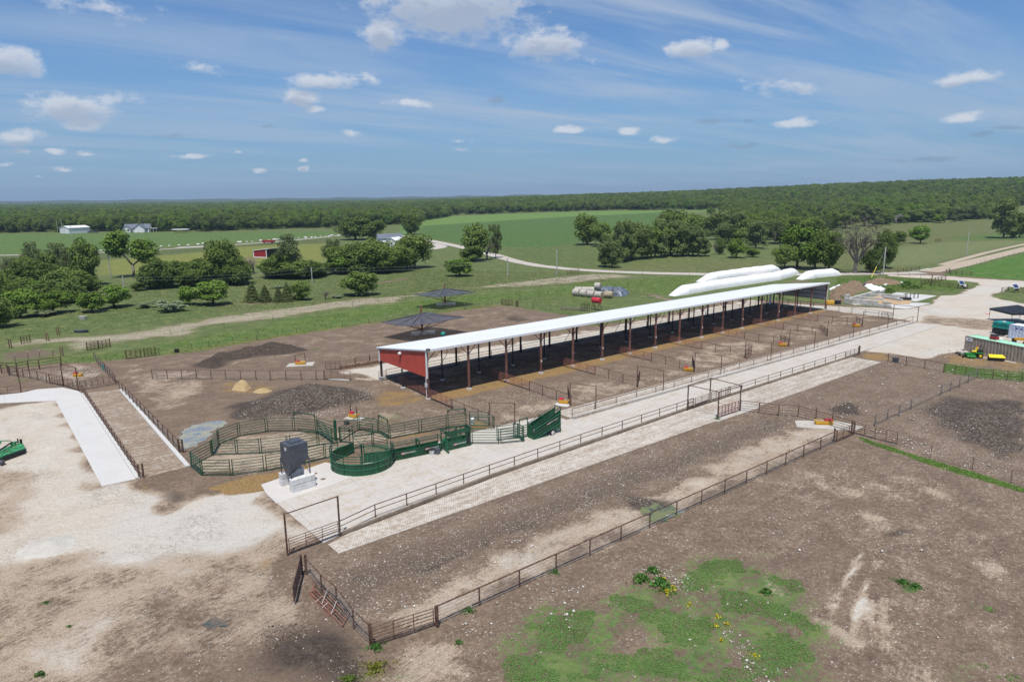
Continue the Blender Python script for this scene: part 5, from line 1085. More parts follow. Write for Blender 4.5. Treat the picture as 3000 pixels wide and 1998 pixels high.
waterer('waterer at the far left on a rough concrete square',g('U1',900,800),R(0),1.5,-1,(),[(-3,-1.7),(3.0,-.5),(2.6,2.2),(-2.9,.8)],'groovd')
waterer('waterer with red lid at its right end, by the far paddock corner',g('D7',358,142),R(-8),2.3,1,(),[(-3.4,-1.3),(2.8,-2.0),(4.3,-.4),(2,1.5),(-3.0,1.1)],'kerb')
# ------------------------------------------------------------ shade roofs
def fabric():
    m,nt=newmat('dark_shade_cloth'); q=NT(nt); pos=q.n('ShaderNodeNewGeometry').outputs['Position']
    d=q.bsdf(q.mix(q.sm(q.noise(pos,1,4),.3,.7),(.045,.055,.08),(.07,.08,.11)),.8); tr=q.n('ShaderNodeBsdfTransparent'); mx=q.n('ShaderNodeMixShader'); mx.inputs[0].default_value=.80; q.l(tr.outputs[0],mx.inputs[1]); q.l(d,mx.inputs[2]); q.out(mx.outputs[0]); return m
M['cloth']=fabric()
def shade(label,c,cs,zc,zt,bl):
    t=thing('shade_structure',label,'shade roof',c); c3=Vector((*c,zc)); cs=[Vector(k) for k in cs]
    N=8; b=MB(); corner=cs
    for s in range(4):
        A,B=corner[s],corner[(s+1)%4]; mid=(A+B)/2; mid.z-=.15; base=len(b.v)
        for i in range(N+1):
            for j_ in range(N+1):
                u=i/N; w=j_/N; e=A.lerp(B,w); e.z-=.25*4*w*(1-w)*.6; v=c3.lerp(e,u); v.z-=.22*math.sin(math.pi*u); b.v.append(tuple(v))
        for i in range(N):
            for j_ in range(N): k=base+i*(N+1)+j_; b.f.append((k,k+1,k+N+2,k+N+1))
    b.build('shade_cloth','cloth',t,smooth=True)
    bx('mast',(*c,0),(.34,.34,zt),.3,'rust' if 0 else 'mastrust',t)
    low=Vector((*c,1.0))
    for s in range(4):
        e=corner[s]; m2=(corner[s]+corner[(s+1)%4])/2
        rod('strut',low,low.lerp(e,.62)+Vector((0,0,.35)),.06,'mastrust',t,5); rod('strut',low,low.lerp(m2,.55)+Vector((0,0,.3)),.04,'mastrust',t,5)
        rod('rafter',Vector((*c,zc-.1)),e-Vector((0,0,.08)),.06,'darksteel',t,5); rod('rafter',Vector((*c,zc-.1)),m2-Vector((0,0,.3)),.045,'darksteel',t,5); rod('edge_pipe',corner[s]-Vector((0,0,.05)),corner[(s+1)%4]-Vector((0,0,.05)),.04,'binGrey',t,5)
    for k,(dx,dy,w,d) in enumerate(bl): MB().box((c[0]+dx,c[1]+dy,0),(w,d,.55),R(8)).build('base_block','block2',t,bevel=.04)
M['mastrust']=mat('red_brown_mast',(.20,.085,.045),.75,0,.15,2)
shade('dark cloth shade roof nearest the shed, standing on bare dirt',(-18.0,134.2),[(-25.5,130.6,3.25),(-19.1,126.0,3.25),(-9.3,135.4,3.25),(-17.9,141.5,3.35)],4.25,5.8,[(-1.3,-.4,1.6,1.5),(.4,.5,1.9,1.5),(1.9,.9,1.3,1.3)])
shade('dark cloth shade roof farther away, standing on grass beyond the fence',(-16.9,171.6),[(-24.4,167.6,3.35),(-17.5,163.2,3.35),(-9.0,171.2,3.35),(-16.7,178.2,3.45)],4.35,5.5,[(-1.4,-.4,1.6,1.5),(.4,.3,1.9,1.5),(2,.5,1.2,1.3)])
p=g('U3',1170,500); t=thing('mineral_feeder','small teal hooded mineral feeder on dirt behind the shed roof','feeder',p); MB().lathe((*p,0),[(.55,0),(.5,.35),(.45,.4)],16).build('bowl','dark',t); MB().lathe((*p,.35),[(.5,0),(.52,.25),(.4,.6),(.1,.72)],16).build('hood','teal',t,smooth=True)
# ------------------------------------------------------------ silage bags
def bag(label,pts,w,h,taper0=5,taper1=4,seed=0,z0=0):
    L=[0]; 
    for a,c in zip(pts,pts[1:]): L.append(L[-1]+math.dist(a,c))
    tot=L[-1]; n=int(tot/.7); K=20; b=MB(); rr=random.Random(seed)
    for i in range(n+1):
        s=tot*i/n; k=max(j for j in range(len(L)-1) if L[j]<=s+1e-6); f=(s-L[k])/(L[k+1]-L[k]); c=lerp(pts[k],pts[k+1],f); a=ang(pts[k],pts[k+1])
        e=min(1,max(0,s/taper0))**.75 if taper0 else 1; e2=min(1,max(0,(tot-s)/taper1))**.5 if taper1 else 1
        hh=max(.05,h*min(e,e2))*(1+.02*math.sin(s*.9+seed)+.012*math.sin(s*3.1)+rr.uniform(-.003,.003)); ww=w*(.45+.55*min(1,s/taper0 if taper0 else 1))*(.55+.45*e2)*(1+.02*math.sin(s*.5+1))*(1.0 if s>taper0 else 1.15)
        for j in range(K+1):
            th=math.pi*j/K; x=-math.cos(th); z=math.sin(th)**.75; x=math.copysign(abs(x)**.85,x)
            b.v.append((c[0]-math.sin(a)*x*ww/2,c[1]+math.cos(a)*x*ww/2,z0+z*hh*(1+rr.uniform(-.004,.004))))
    for i in range(n):
        for j in range(K): q=i*(K+1)+j; b.f.append((q,q+K+1,q+K+2,q+1))
    b.f.append(tuple(range(K+1))[::-1]); b.f.append(tuple(n*(K+1)+j for j in range(K+1)))
    o=b.build('silage_bag','plastic',None,origin=(*pts[0],0),smooth=True); tag(o,label,'silage bag','white plastic silage bags'); return o
bag('longest white silage bag, lowest in the grass directly behind the shed roof',[(43.2,183.2),(58,197),(84,217),g('U5',1300,165)],3.7,2.35,6,5,1)
bag('white silage bag behind the longest one, upper left of the three',[g('T4',960,1045),g('T4',1250,1000),g('T4',1550,955),g('T4',1885,915)],3.7,2.35,8,4,2)
bag('short white silage bag at the far right of the three',[g('U5',1330,235),g('U5',1500,205),g('U5',1650,190),g('U5',1800,180)],3.7,2.3,7,3.5,3)
# bales and tarp
def bale(label,c,a,r=.85,L=1.5,z=0,m='netwrap'):
    t=thing('hay_bale',label,'hay bale',(*c,z),0,'round hay bales'); d=Vector((math.cos(a),math.sin(a),0)); p=Vector((*c,z+r*.96))
    b=MB(); b.tube(p-d*L/2,p+d*L/2,r,r,20); b.build('wrapped_side',m,t,smooth=False)
    for s in(-1,1): b=MB(); b.tube(p+d*s*(L/2),p+d*s*(L/2+.05),r*.93,r*.8,20); b.build('hay_face','hay',t)
da=R(-35)
r0=P('U4 745,262 1000,290'); r1=P('U4 760,235 900,235')
for k in range(4): c=lerp(r0[0],r0[1],k/3); bale('round hay bale lying in the front row left of the tarp',c,ang(*r0),.95,2.0,0)
for k in range(3): c=lerp(r1[0],r1[1],k/2); bale('round hay bale in the row just behind the front row',c,ang(*r1),.95,1.9,0)
bale('single round bale on top of the stack',g('U4',985,262),R(-28),.95,1.5,1.75); bale('round bale with brown face half under the black and grey tarp',g('U4',1110,288),R(-28),.95,2.2,0,'hay')
def tarp():
    b=MB(); c=g('U4',1060,262); N=22
    for i in range(N+1):
        for j_ in range(N+1):
            u=i/N*2-1; v=j_/N*2-1; a=R(-28); x=u*4.6; y=v*3.0; e=max(abs(u),abs(v)); z=1.95*(1-max(0,(e-.62)/.38)**1.6)+.13*math.sin(x*2.2+1)*math.cos(y*1.7)+.08*math.sin(x*5+y*3)
            b.v.append((c[0]+2.0+x*math.cos(a)-y*math.sin(a),c[1]+2.3+x*math.sin(a)+y*math.cos(a),max(.04,z)))
    for i in range(N):
        for j_ in range(N): k=i*(N+1)+j_; b.f.append((k,k+N+1,k+N+2,k+1))
    M['tarp']=mat('blue_grey_tarp',(.16,.19,.24),.35,0,.35,1.1,rust=(.02,.025,.03),rustamt=.9)
    o=b.build('tarpaulin','tarp',None,origin=(*c,0),smooth=True); tag(o,'crumpled blue-grey and black tarpaulin over hay bales','tarpaulin')
tarp()
def fueltank():
    p=g('U4',970,425); t=thing('fuel_tank','red cylindrical fuel tank on a rusty braced stand in the grass','fuel tank',p)
    d=Vector((.75,-.66,0)).normalized(); c=Vector((*p,2.35)); n=Vector((-d.y,d.x,0))
    rod('tank',c-d*1.1,c+d*1.1,.68,'tankred',t,22)
    for a in(-1,1):
        for s in(-1,1): rod('leg',c+d*.8*a+n*.45*s-Vector((0,0,.45)),Vector((*p,0))+d*1.0*a+n*.85*s,.06,'rust',t,5)
        rod('cross_brace',c+d*.8*a+n*.45-Vector((0,0,.7)),Vector((*p,.2))+d*1.0*a-n*.8,.04,'rust',t,5); rod('cross_brace',c+d*.8*a-n*.45-Vector((0,0,.7)),Vector((*p,.2))+d*1.0*a+n*.8,.04,'rust',t,5)
    for s in(-1,1): rod('cross_brace',c+d*.8+n*.45*s-Vector((0,0,.7)),Vector((*p,.2))-d*1.0+n*.8*s,.04,'rust',t,5)
fueltank()
c=g('U4',700,425); t=thing('stacked_panels','weathered dark green panels lying flat in the long grass','stacked panels',c)
for k in range(7): a=R(-20+random.uniform(-9,9)); x0=(c[0]+random.uniform(-1,1),c[1]+random.uniform(-1,1)); rod('bar',(x0[0]-2.6*math.cos(a),x0[1]-2.6*math.sin(a),.25+.05*k),(x0[0]+2.6*math.cos(a),x0[1]+2.6*math.sin(a),.3+.05*k),.06,'greywood',t,4)
p=P('U4 790,440 890,440'); gate('dark green barred panel rack standing in the long grass left of the red tank',p[0],p[1],1.9,.2,6,5,.05,'darksteel')
# ------------------------------------------------------------ block bunker
BG='grey concrete blocks of the silage bunker'
def wall(label,p,q,rows,h=.66,L=1.85,w=.62,skip=()):
    n=max(1,round(math.dist(p,q)/L)); a=ang(p,q); l=math.dist(p,q)/n
    for r in range(rows):
        for k in range(n):
            if (r,k) in skip: continue
            c=lerp(p,q,(k+.5)/n); o=MB().box((c[0]+random.uniform(-.03,.03),c[1]+random.uniform(-.03,.03),r*h+.0),(l-.04,w,h-.02),a+R(random.uniform(-1,1))).build('concrete_block','block2',None,origin=(*c,r*h),bevel=.03)
            tag(o,label,'concrete block',BG)
B0,B1,B2=g('D2',440,520),g('D2',1000,575),g('D2',1235,603)
wall('grey concrete block in the double front wall of the bunker facing the pens',B0,B1,2); wall('grey concrete block in the low right part of the bunker front wall',B1,B2,1)
wall('grey concrete block in the long back left wall of the bunker beside the weeds',g('D2',470,500),g('D2',1020,345),1,.9)
wall('grey concrete block at the raised left front corner of the bunker',g('D2',440,510),g('D2',500,497),3)
wall('grey concrete block in the middle dividing wall of the bunker',g('D2',670,450),g('D2',1110,480),1,.75); wall('grey concrete block in the inner wall in front of the orange sand',g('D2',1100,440),g('D2',1430,495),1,.7); wall('grey concrete block in the rear wall of the bunker',g('D2',860,395),g('D2',1530,430),1,.75); wall('grey concrete block lying loose at the right end of the bunker',g('D2',1090,525),g('D2',1250,540),1,.6); wall('grey concrete block at the back corner of the bunker',g('D2',1040,365),g('D2',1110,345),1,.8)
blob('sand_floor','D2 700,480 1000,400 1200,430 1450,450 1600,500 1550,540 1250,545 900,520',.09,'sand',4,'structure')
p=g('D2',660,548); t=thing('yellowish_lid','cream plastic lid lying on straw in front of the bunker','lid',p); MB().box((*p,.02),(3.0,1.6,.12),R(10)).build('board','sandlid' if 0 else 'netwrap',t)
p=g('D2',1487,470); t=thing('drag_tool','dark feed pusher tyre with a small mast on the concrete pad','farm implement',p); MB().box((*p,.1),(2.6,1.0,.6),R(-5)).build('tyre_blade','dark',t,bevel=.1); rod('mast',(*p,.6),(*p,1.7),.1,'dark',t); rod('hitch_bar',(p[0]-.6,p[1],1.6),(p[0]+.6,p[1],1.6),.08,'dark',t)
p=g('D2',1640,440); t=thing('metal_frame','small dark metal frame standing on the far concrete pad','frame',p)
for x in(-1,0,1): rod('leg',(p[0]+x,p[1],.05),(p[0]+x,p[1],1.2),.06,'darksteel',t,5); rod('leg',(p[0]+x+.4,p[1]+1,.05),(p[0]+x+.4,p[1]+1,1.2),.06,'darksteel',t,5); rod('crossbar',(p[0]+x,p[1],1.2),(p[0]+x+.4,p[1]+1,1.2),.06,'darksteel',t,5)
rod('rail',(p[0]-1,p[1],1.2),(p[0]+1,p[1],1.2),.06,'darksteel',t,5)
def sheet(label,s,m,h=.35,seed=1,name='plastic_sheet',cat='plastic sheet'):
    p=P(s); xs=[a for a,_ in p]; ys=[b for _,b in p]; st=.45; rr=random.Random(seed)
    X=np.arange(min(xs),max(xs)+st,st);Y=np.arange(min(ys),max(ys)+st,st); gx,gy=np.meshgrid(X,Y); d=sdf(p,gx,gy)
    z=.08+h*sstep(0,1.5,d)*(.6+.4*np.sin(gx*1.3+gy*.7+seed)+.2*np.sin(gx*3.1-gy*2.3)); idx=-np.ones(gx.shape,int); k=d>-.15; idx[k]=np.arange(k.sum()); b=MB()
    b.v=[tuple(t) for t in np.stack([gx[k],gy[k],z[k]],1)]; a=idx[:-1,:-1];bb=idx[:-1,1:];c=idx[1:,1:];e=idx[1:,:-1]; ok=(a>=0)&(bb>=0)&(c>=0)&(e>=0); b.f=[tuple(int(w) for w in t) for t in np.stack([a[ok],bb[ok],c[ok],e[ok]],1)]
    o=b.build(name,m,None,origin=(sum(xs)/len(xs),sum(ys)/len(ys),0),smooth=True); tag(o,label,cat)
sheet('big white plastic sheet spread right of the silage heap','D2 760,215 830,200 1080,250 1170,275 1080,310 930,310 850,285','plastic',.7,1)
sheet('white plastic strip over the left edge of the silage heap','D2 155,320 170,270 300,225 480,200 440,235 300,265 200,300','plastic',1.0,2)
sheet('crumpled white plastic in front of the far heap','D2 1100,215 1110,175 1160,165 1210,180 1180,210 1150,222','plastic',.8,3); sheet('small white plastic scrap at the right end of the far heap','D2 1350,190 1380,170 1400,150 1450,155 1450,185 1400,195','plastic',.5,4)
sheet('black plastic ridge with tyres over the far heap','D2 760,170 790,150 870,130 980,105 985,125 900,150 820,172','bplastic',1.3,5); sheet('black plastic bunch at the left edge of the silage heap','D2 220,275 225,240 260,235 275,270','bplastic',1.1,6); sheet('black plastic bunch at the right edge of the silage heap','D2 745,215 750,195 820,205 825,235','bplastic',1.6,7); sheet('dark hole of black plastic in the far heap','D2 1210,185 1250,165 1290,175 1270,195','bplastic',.6,8)
for l,x,y in (('orange plastic barrel pair behind the far end of the shed',160,545),('second orange barrel behind the far end of the shed',205,545)):
    p=g('D2',x,y); t=thing('barrel',l,'barrel',p); MB().lathe((*p,0),[(.7,0),(.75,.5),(.7,1.0),(.5,1.05)],14).build('drum','yellow',t)
p=g('D2',310,535); t=thing('dark_crate','dark broken crate beside the orange barrels','crate',p); MB().box((*p,0),(1.6,1.2,.9),.5,.8).build('box','bplastic',t); rod('stake',(p[0]-1.8,p[1]+.3,0),(p[0]-1.8,p[1]+.3,2.2),.1,'wood',t,5)
# ------------------------------------------------------------ containers and machines
def container(label,c,a,L,H,W,sm,rm):
    """c = near left bottom corner, a = heading of the long side, body lies to the left of it"""
    t=thing('shipping_container',label,'shipping container',(*c,0),a)
    n=int(L/.28); b=MB()
    for y0,sgn in((0,1),(W,-1)):
        i=len(b.v); xs=[]
        for k in range(n+1):
            x=.12+(L-.24)*k/n; d=.055 if k%2 else 0; xs+=[(x-.035,.055-d if k%2 else 0.055-d)] 
        pr=[]
        for k in range(n):
            x=.12+(L-.24)*k/n; w=(L-.24)/n; dd=.0 if k%2==0 else .06
            pr+=[(x+w*.12,dd),(x+w*.88,dd)]
        for x,d in pr: b.v+=[(x,y0+sgn*(d+.02),.16),(x,y0+sgn*(d+.02),H-.1)]
        for k in range(len(pr)-1): q=i+2*k; b.f.append((q,q+2,q+3,q+1) if sgn>0 else (q+1,q+3,q+2,q))
    b.build('corrugated_side',sm,t,local=True)
    b=MB(); i=0
    for k in range(n):
        x=.1+(L-.2)*k/n; w=(L-.2)/n; dz=.0 if k%2 else -.03
        b.v+=[(x+w*.1,.04,H-.01+dz),(x+w*.9,.04,H-.01+dz),(x+w*.9,W-.04,H-.01+dz),(x+w*.1,W-.04,H-.01+dz)]
    for k in range(n): b.f.append((4*k,4*k+1,4*k+2,4*k+3)); 
    for k in range(n-1): b.f.append((4*k+1,4*k+4,4*k+7,4*k+2))
    b.build('corrugated_roof',rm,t,local=True)
    b=MB()
    for y in(.06,W-.06): b.box((L/2,y,.0),(L,.12,.16)); b.box((L/2,y,H-.1),(L,.12,.1))
    for x in(.07,L-.07):
        for y in(.07,W-.07): b.box((x,y,.161),(.14,.14,H-.27))
        b.box((x,W/2,.001),(.12,W-.26,.15)); b.box((x,W/2,H-.1),(.12,W-.26,.095))
    b.build('frame',sm,t,local=True)
    b=MB(); b.box((.10,W/2,.17),(.05,W-.3,H-.3)); ed=b.build('end_doors',sm,t,local=True)
    for y in(.5,.95,1.5,1.95): rod('door_bar',PW[t]@Vector((.05,y,.2)),PW[t]@Vector((.05,y,H-.15)),.025,'galv',ed,6)
    return t
c1=(78.1,115.0); a1=ang((78.1,115.0),(81.5,105.3)); t=container('long tan corrugated shipping container with mint green roof',c1,a1,12.2,2.65,2.45,'tan','mint')
mw=PW[t]@Matrix.Translation((.75,-.01,2.15))@Matrix.Rotation(R(90),4,'X'); b=MB(); b.poly([mw@Vector(v) for v in((-.55,-.3,0),(.55,-.3,0),(.55,.3,0),(-.55,.3,0))]); b.build('number_sign','white',t); lettering('36',.5,mw@Matrix.Translation((0,0,.01)),'blue',t)
c2=(93.0,125.2); t=container('pale blue shipping container with rust marks and white roof behind the tan one',c2,a1+R(4),12.2,2.6,2.45,'pblue','white')
for x,w_ in((1.3,.5),(2.1,.35),(2.9,.6),(3.8,.4),(4.6,.5)): 
    b=MB(); m4=PW[t]@Matrix.Translation((x,-.005,2.0))@Matrix.Rotation(R(90),4,'X'); b.poly([m4@Vector(v) for v in((-w_/2,-.14,0),(w_/2,-.14,0),(w_/2,.12,0),(-w_/2,.12,0))]); b.build('blue_stencil','blue',t)
# toolbox on the roof
m4=PW[bpy.data.objects['shipping_container']]; p=m4@Vector((3.9,1.5,2.66)); t=thing('roof_crate','dark red crate with a white bag on the mint green container roof','crate',tuple(p),a1); b=MB(); b.box((0,0,0),(1.1,.8,.5)); b.build('box','barnred',t,local=True,bevel=.04); b=MB(); b.box((.0,0,.5),(.9,.7,.06)); b.build('lid','dark',t,local=True); b=MB(); b.box((.8,.5,0),(.5,.6,.3),.4,.7); b.build('bag','white',t,local=True,bevel=.06)
# teal tank on black base
p=g('D1',1110,840); t=thing('teal_tank','teal ribbed plastic tank in a black frame left of the pale container','tank',p,a1+.1)
b=MB(); b.box((0,0,.25),(2.7,2.2,.85),0,.97); b.build('black_base','dark',t,local=True,bevel=.08)
b=MB(); b.box((0,0,1.12),(2.9,2.4,.45),0,1.0); b.box((0,0,1.58),(2.75,2.25,.8),0,.94); b.build('teal_body','teal',t,local=True,bevel=.12)
for z in(1.3,1.7,2.05): b=MB(); b.box((0,0,z),(3.0-.08*z,2.5-.08*z,.07)); b.build('rib','teal',t,local=True)
b=MB(); b.lathe((.3,-.4,2.4),[(.3,0),(.3,.1)],14); b.build('lid','white',t,local=True); b=MB(); b.box((0,0,0),(2.9,.3,.25)); b.build('skid','darksteel',t,local=True)
p=g('D1',1010,880); t=thing('black_pallet','low black pallet lying in front of the teal tank','pallet',p); MB().box((*p,0),(2.2,1.0,.25),-.2,.9).build('slab','dark',t,bevel=.05)
# black canopy
p=g('D1',1440,780); p=(p[0]+6,p[1]+9); t=thing('black_canopy','black pointed canopy roof behind the pale blue container','canopy',p); b=MB(); w=3.4
b.v=[(p[0]-w,p[1]-w,2.5),(p[0]+w,p[1]-w,2.5),(p[0]+w,p[1]+w,2.5),(p[0]-w,p[1]+w,2.5),(p[0],p[1],3.7),(p[0]-w,p[1]-w,2.1),(p[0]+w,p[1]-w,2.1),(p[0]+w,p[1]+w,2.1),(p[0]-w,p[1]+w,2.1)]
b.f=[(0,1,4),(1,2,4),(2,3,4),(3,0,4),(5,6,1,0),(6,7,2,1),(7,8,3,2),(8,5,0,3)]; b.build('roof','bplastic',t)
for x in(-w,w):
    for y in(-w,w): rod('leg',(p[0]+x*.97,p[1]+y*.97,0),(p[0]+x*.97,p[1]+y*.97,2.2),.05,'darksteel',t,6)
# telehandler between the containers
def telehandler():
    a=a1+R(2); p=g('D1',1230,1060); c=(p[0]+1.0,p[1]-.2); t=thing('telehandler','yellow telescopic handler parked between the two containers','telehandler',(*c,0),a)
    def lb(nm,cc,d,m,bv=.05,tp=1): b=MB(); b.box(cc,d,0,tp); b.build(nm,m,t,local=True,bevel=bv)
    b=MB(); b.v=[(0,-.22,.85),(0,.22,.85),(0,.22,1.25),(0,-.22,1.25),(6.5,-.22,1.7),(6.5,.22,1.7),(6.5,.22,2.3),(6.5,-.22,2.3)]; b.f=[(0,1,2,3),(7,6,5,4),(0,4,5,1),(1,5,6,2),(2,6,7,3),(3,7,4,0)]; b.build('boom','yellow2',t,local=True,bevel=.04)
    lb('chassis',(4.2,.0,.6),(4.6,1.6,.6),'yellow2'); lb('engine_cover',(4.6,-.75,1.0),(2.2,.6,.7),'yellow2'); lb('cab',(4.4,.75,1.0),(1.6,.85,1.5),'glass'); lb('cab_roof',(4.4,.75,2.5),(1.7,.95,.08),'dark')
    for x in(2.7,5.7):
        for y in(-1.05,1.05): w=PW[t]@Vector((x,y-.18,.6)); w2=PW[t]@Vector((x,y+.18,.6)); ty=rod('tyre',w,w2,.6,'dark',t,20); rod('rim',PW[t]@Vector((x,y-.2,.6)),PW[t]@Vector((x,y+.2,.6)),.3,'lemon',ty,14)
    lb('carriage',(-.1,0,.2),(.12,1.3,1.0),'dark')
    for y in(-.4,.4): lb('fork',(-.7,y,.15),(1.2,.12,.05),'darksteel',0)
    m4=PW[t]@Matrix.Translation((2.4,-.235,1.35))@Matrix.Rotation(R(90),4,'X')@Matrix.Rotation(R(8),4,'Z'); b=MB(); b.poly([m4@Vector(v) for v in((-.6,-.16,0),(.6,-.16,0),(.6,.16,0),(-.6,.16,0))]); b.build('name_plate','white',t); lettering('JCB',.32,m4@Matrix.Translation((0,0,.01)),'dark',t)
telehandler()
# zero-turn mower
def mower():
    c=g('D1',470,1325); t=thing('riding_mower','green zero-turn riding mower with yellow seat beside the tan container','riding mower',(*c,0),R(180-12)); 
    def lb(nm,cc,d,m,bv=.04,tp=1,r=0): b=MB(); b.box(cc,d,r,tp); return b.build(nm,m,t,local=True,bevel=bv)
    lb('mower_deck',(.25,0,.14),(1.15,1.7,.22),'jdgreen',.08,.88); lb('discharge_chute',(.3,.95,.12),(.6,.3,.14),'jdgreen',.03)
    lb('frame',(-.1,0,.38),(1.9,.7,.18),'jdgreen',.05); lb('engine',(-.85,0,.5),(.65,.8,.5),'dark',.06); lb('fender',(-.65,.55,.62),(.9,.32,.12),'jdgreen',.05); lb('fender',(-.65,-.55,.62),(.9,.32,.12),'jdgreen',.05)
    lb('seat',(-.2,0,.72),(.55,.55,.14),'lemon',.06); b=MB(); b.v=[(-.42,-.27,.8),(-.42,.27,.8),(-.62,.25,1.4),(-.62,-.25,1.4),(-.30,-.27,.8),(-.30,.27,.8),(-.50,.25,1.4),(-.50,-.25,1.4)]; b.f=[(0,1,2,3),(7,6,5,4),(0,4,5,1),(1,5,6,2),(2,6,7,3),(3,7,4,0)]; b.build('seat_back','lemon',t,local=True,bevel=.05)
    lb('footplate',(.9,0,.35),(.5,.6,.06),'dark',.02)
    for s in(-1,1):
        f=lambda x,y,z:PW[t]@Vector((x,y,z)); rt_=rod('rear_tyre',f(-.75,s*.62-.15,.34),f(-.75,s*.62+.15,.34),.34,'dark',t,20); rod('rear_rim',f(-.75,s*.62-.16,.34),f(-.75,s*.62+.16,.34),.18,'lemon',rt_,14)
        rod('front_tyre',f(1.2,s*.55-.07,.17),f(1.2,s*.55+.07,.17),.17,'dark',t,14); rod('front_fork',f(1.2,s*.55,.3),f(1.1,s*.45,.5),.04,'jdgreen',t,6); rod('lever',f(.25,s*.3,.6),f(.12,s*.12,1.05),.025,'dark',t,6)
        rod('roll_bar',f(-1.0,s*.4,.6),f(-1.05,s*.38,1.55),.04,'dark',t,6)
    rod('roll_bar',f(-1.05,-.38,1.55),f(-1.05,.38,1.55),.04,'dark',t,6); b=MB(); b.lathe((-.55,.0,1.42),[(.08,0),(.1,.12),(.02,.2)],10); b.build('beacon','red',t,local=True)
    t.scale=(1.25,)*3; 
mower()
c=g('D1',320,1262); t=thing('trim_parts','pale machine cover and yellow box lying left of the mower','machine cover',c); MB().box((*c,0),(1.6,1.0,.5),.3,.6).build('cover','netwrap',t,bevel=.1); MB().box((c[0]+.3,c[1]-.5,0),(.7,.4,.35),.1,.9).build('box','lemon',t,bevel=.05); MB().box((c[0]-1.1,c[1]+.1,0),(.6,.6,.35),.1,.7).build('bag','darksteel',t,bevel=.08)
c=g('D1',980,1400); t=thing('mower_attachment','black trough with a bright yellow lid by the container foot','trough',c,R(-18)); b=MB(); b.box((0,0,.05),(2.1,.9,.5),0,1.08); b.build('trough','dark',t,local=True,bevel=.05); b=MB(); b.v=[(-1.15,-.55,.56),(1.15,-.55,.56),(1.05,.5,.86),(-1.0,.5,.86),(-1.15,-.55,.62),(1.15,-.55,.62),(1.05,.5,.92),(-1.0,.5,.92)]; b.f=[(3,2,1,0),(4,5,6,7),(0,1,5,4),(1,2,6,5),(2,3,7,6),(3,0,4,7)]; b.build('lid','lemon',t,local=True)
for l,s in(('white board lying along the foot of the tan container','D1 660,1330 880,1365'),('second white board at the foot of the tan container','D1 1090,1395 1400,1455')):
    p=P(s); a=ang(*p); o=MB().box((*lerp(p[0],p[1],.5),.0),(math.dist(*p),.2,.1),a).build('board','white',None,origin=(*p[0],0)); tag(o,l,'board')
p=P('D1 770,431 845,435'); o=MB().box((*lerp(p[0],p[1],.5),.0),(math.dist(*p),.3,.1),ang(*p)).build('marker_board','orange',None,origin=(*p[0],0)); tag(o,'bright orange board lying on the pale yard','board')
# skid loader at the frame edge
c=g('D1',1570,390); t=thing('skid_loader','yellow and dark skid loader cut by the right picture edge, fork pointing left','skid loader',(*c,0),R(170)); c=None
for nm,cc,d,m in(('body',(-1.3,0,.4),(2.2,1.5,.8),'yellow2'),('cab',(-1.3,0,1.2),(1.3,1.0,1.0),'glass'),('cab_roof',(-1.3,0,2.2),(1.4,1.1,.1),'binGrey'),('coupler',(.1,0,.3),(.2,1.4,.9),'dark')): b=MB(); b.box(cc,d); b.build(nm,m,t,local=True,bevel=.06)
for s in(-1,1):
    f=lambda x,y,z:PW[t]@Vector((x,y,z))
    for x in(-2,-.5): ty=rod('tyre',f(x,s*.85-.15,.42),f(x,s*.85+.15,.42),.42,'dark',t,18); rod('rim',f(x,s*.85-.16,.42),f(x,s*.85+.16,.42),.22,'white',ty,12)
    rod('lift_arm',f(-2,s*.78,1.6),f(.1,s*.7,.7),.1,'yellow2',t,6)
rod('bale_spear',f(.2,0,.9),f(2.0,0,.9),.06,'darksteel',t,6)
# rotary cutter at the left edge
def cutter():
    p=P('D5 60,880 900,560 810,370 560,340 -700,620 -800,900'); t=thing('rotary_cutter','weathered green rotary cutter deck with black belting, cut by the left picture edge','rotary cutter',p[0])
    q=P('D5 -260,860 100,790 840,520 800,380 640,350 0,560 -260,640'); b=MB(); n=len(q); b.v=[(x,y,.55) for x,y in q]+[(x,y,.25) for x,y in q]; b.f=[tuple(range(n)),]+[(i,i+n,(i+1)%n+n,(i+1)%n) for i in range(n)]; o=b.build('deck','dullgreen',t)
    s=P('D5 60,850 100,795 840,520 880,560'); b=MB(); e=[(x+.04,y-.12) for x,y in (P('D5 -200,905 90,820 870,540'))]
    for a,c in zip(e,e[1:]): m_=lerp(a,c,.5); b.box((*m_,.05),(math.dist(a,c),.06,.45),ang(a,c))
    b.build('belting','dark',t)
    for a_,c_,z0,z1,r,m in((( -50,700),(430,440),.75,.95,.09,'dark'),((430,440),(640,360),.95,.7,.1,'green2'),((100,430),(420,400),1.1,1.0,.06,'dullgreen'),((100,430),(0,520),1.1,.8,.07,'green2'),((60,760),(440,470),.7,.75,.05,'green2'),((-200,560),(100,430),.8,1.1,.07,'dullgreen')):
        u=g('D5',*a_); w=g('D5',*c_); rod('arm',(*u,z0),(*w,z1),r,m,t,6)
    u=g('D5',470,430); MB().box((*u,.55),(.5,.45,.4),.3,.8).build('gearbox','dullgreen',t,bevel=.05)
    for x,y in((620,330),(700,350),(740,350)): u=g('D5',x,y); rod('bracket',(*u,.5),(*u,1.0),.07,'dark',t,6)
    u=g('D5',70,930); rod('tail_wheel',(u[0]-.1,u[1],.3),(u[0]+.15,u[1]+.05,.3),.3,'binGrey',t,16); rod('hitch',(u[0]+.1,u[1],.4),(u[0]+.3,u[1]+.2,.0),.04,'rust',t,6)
cutter()
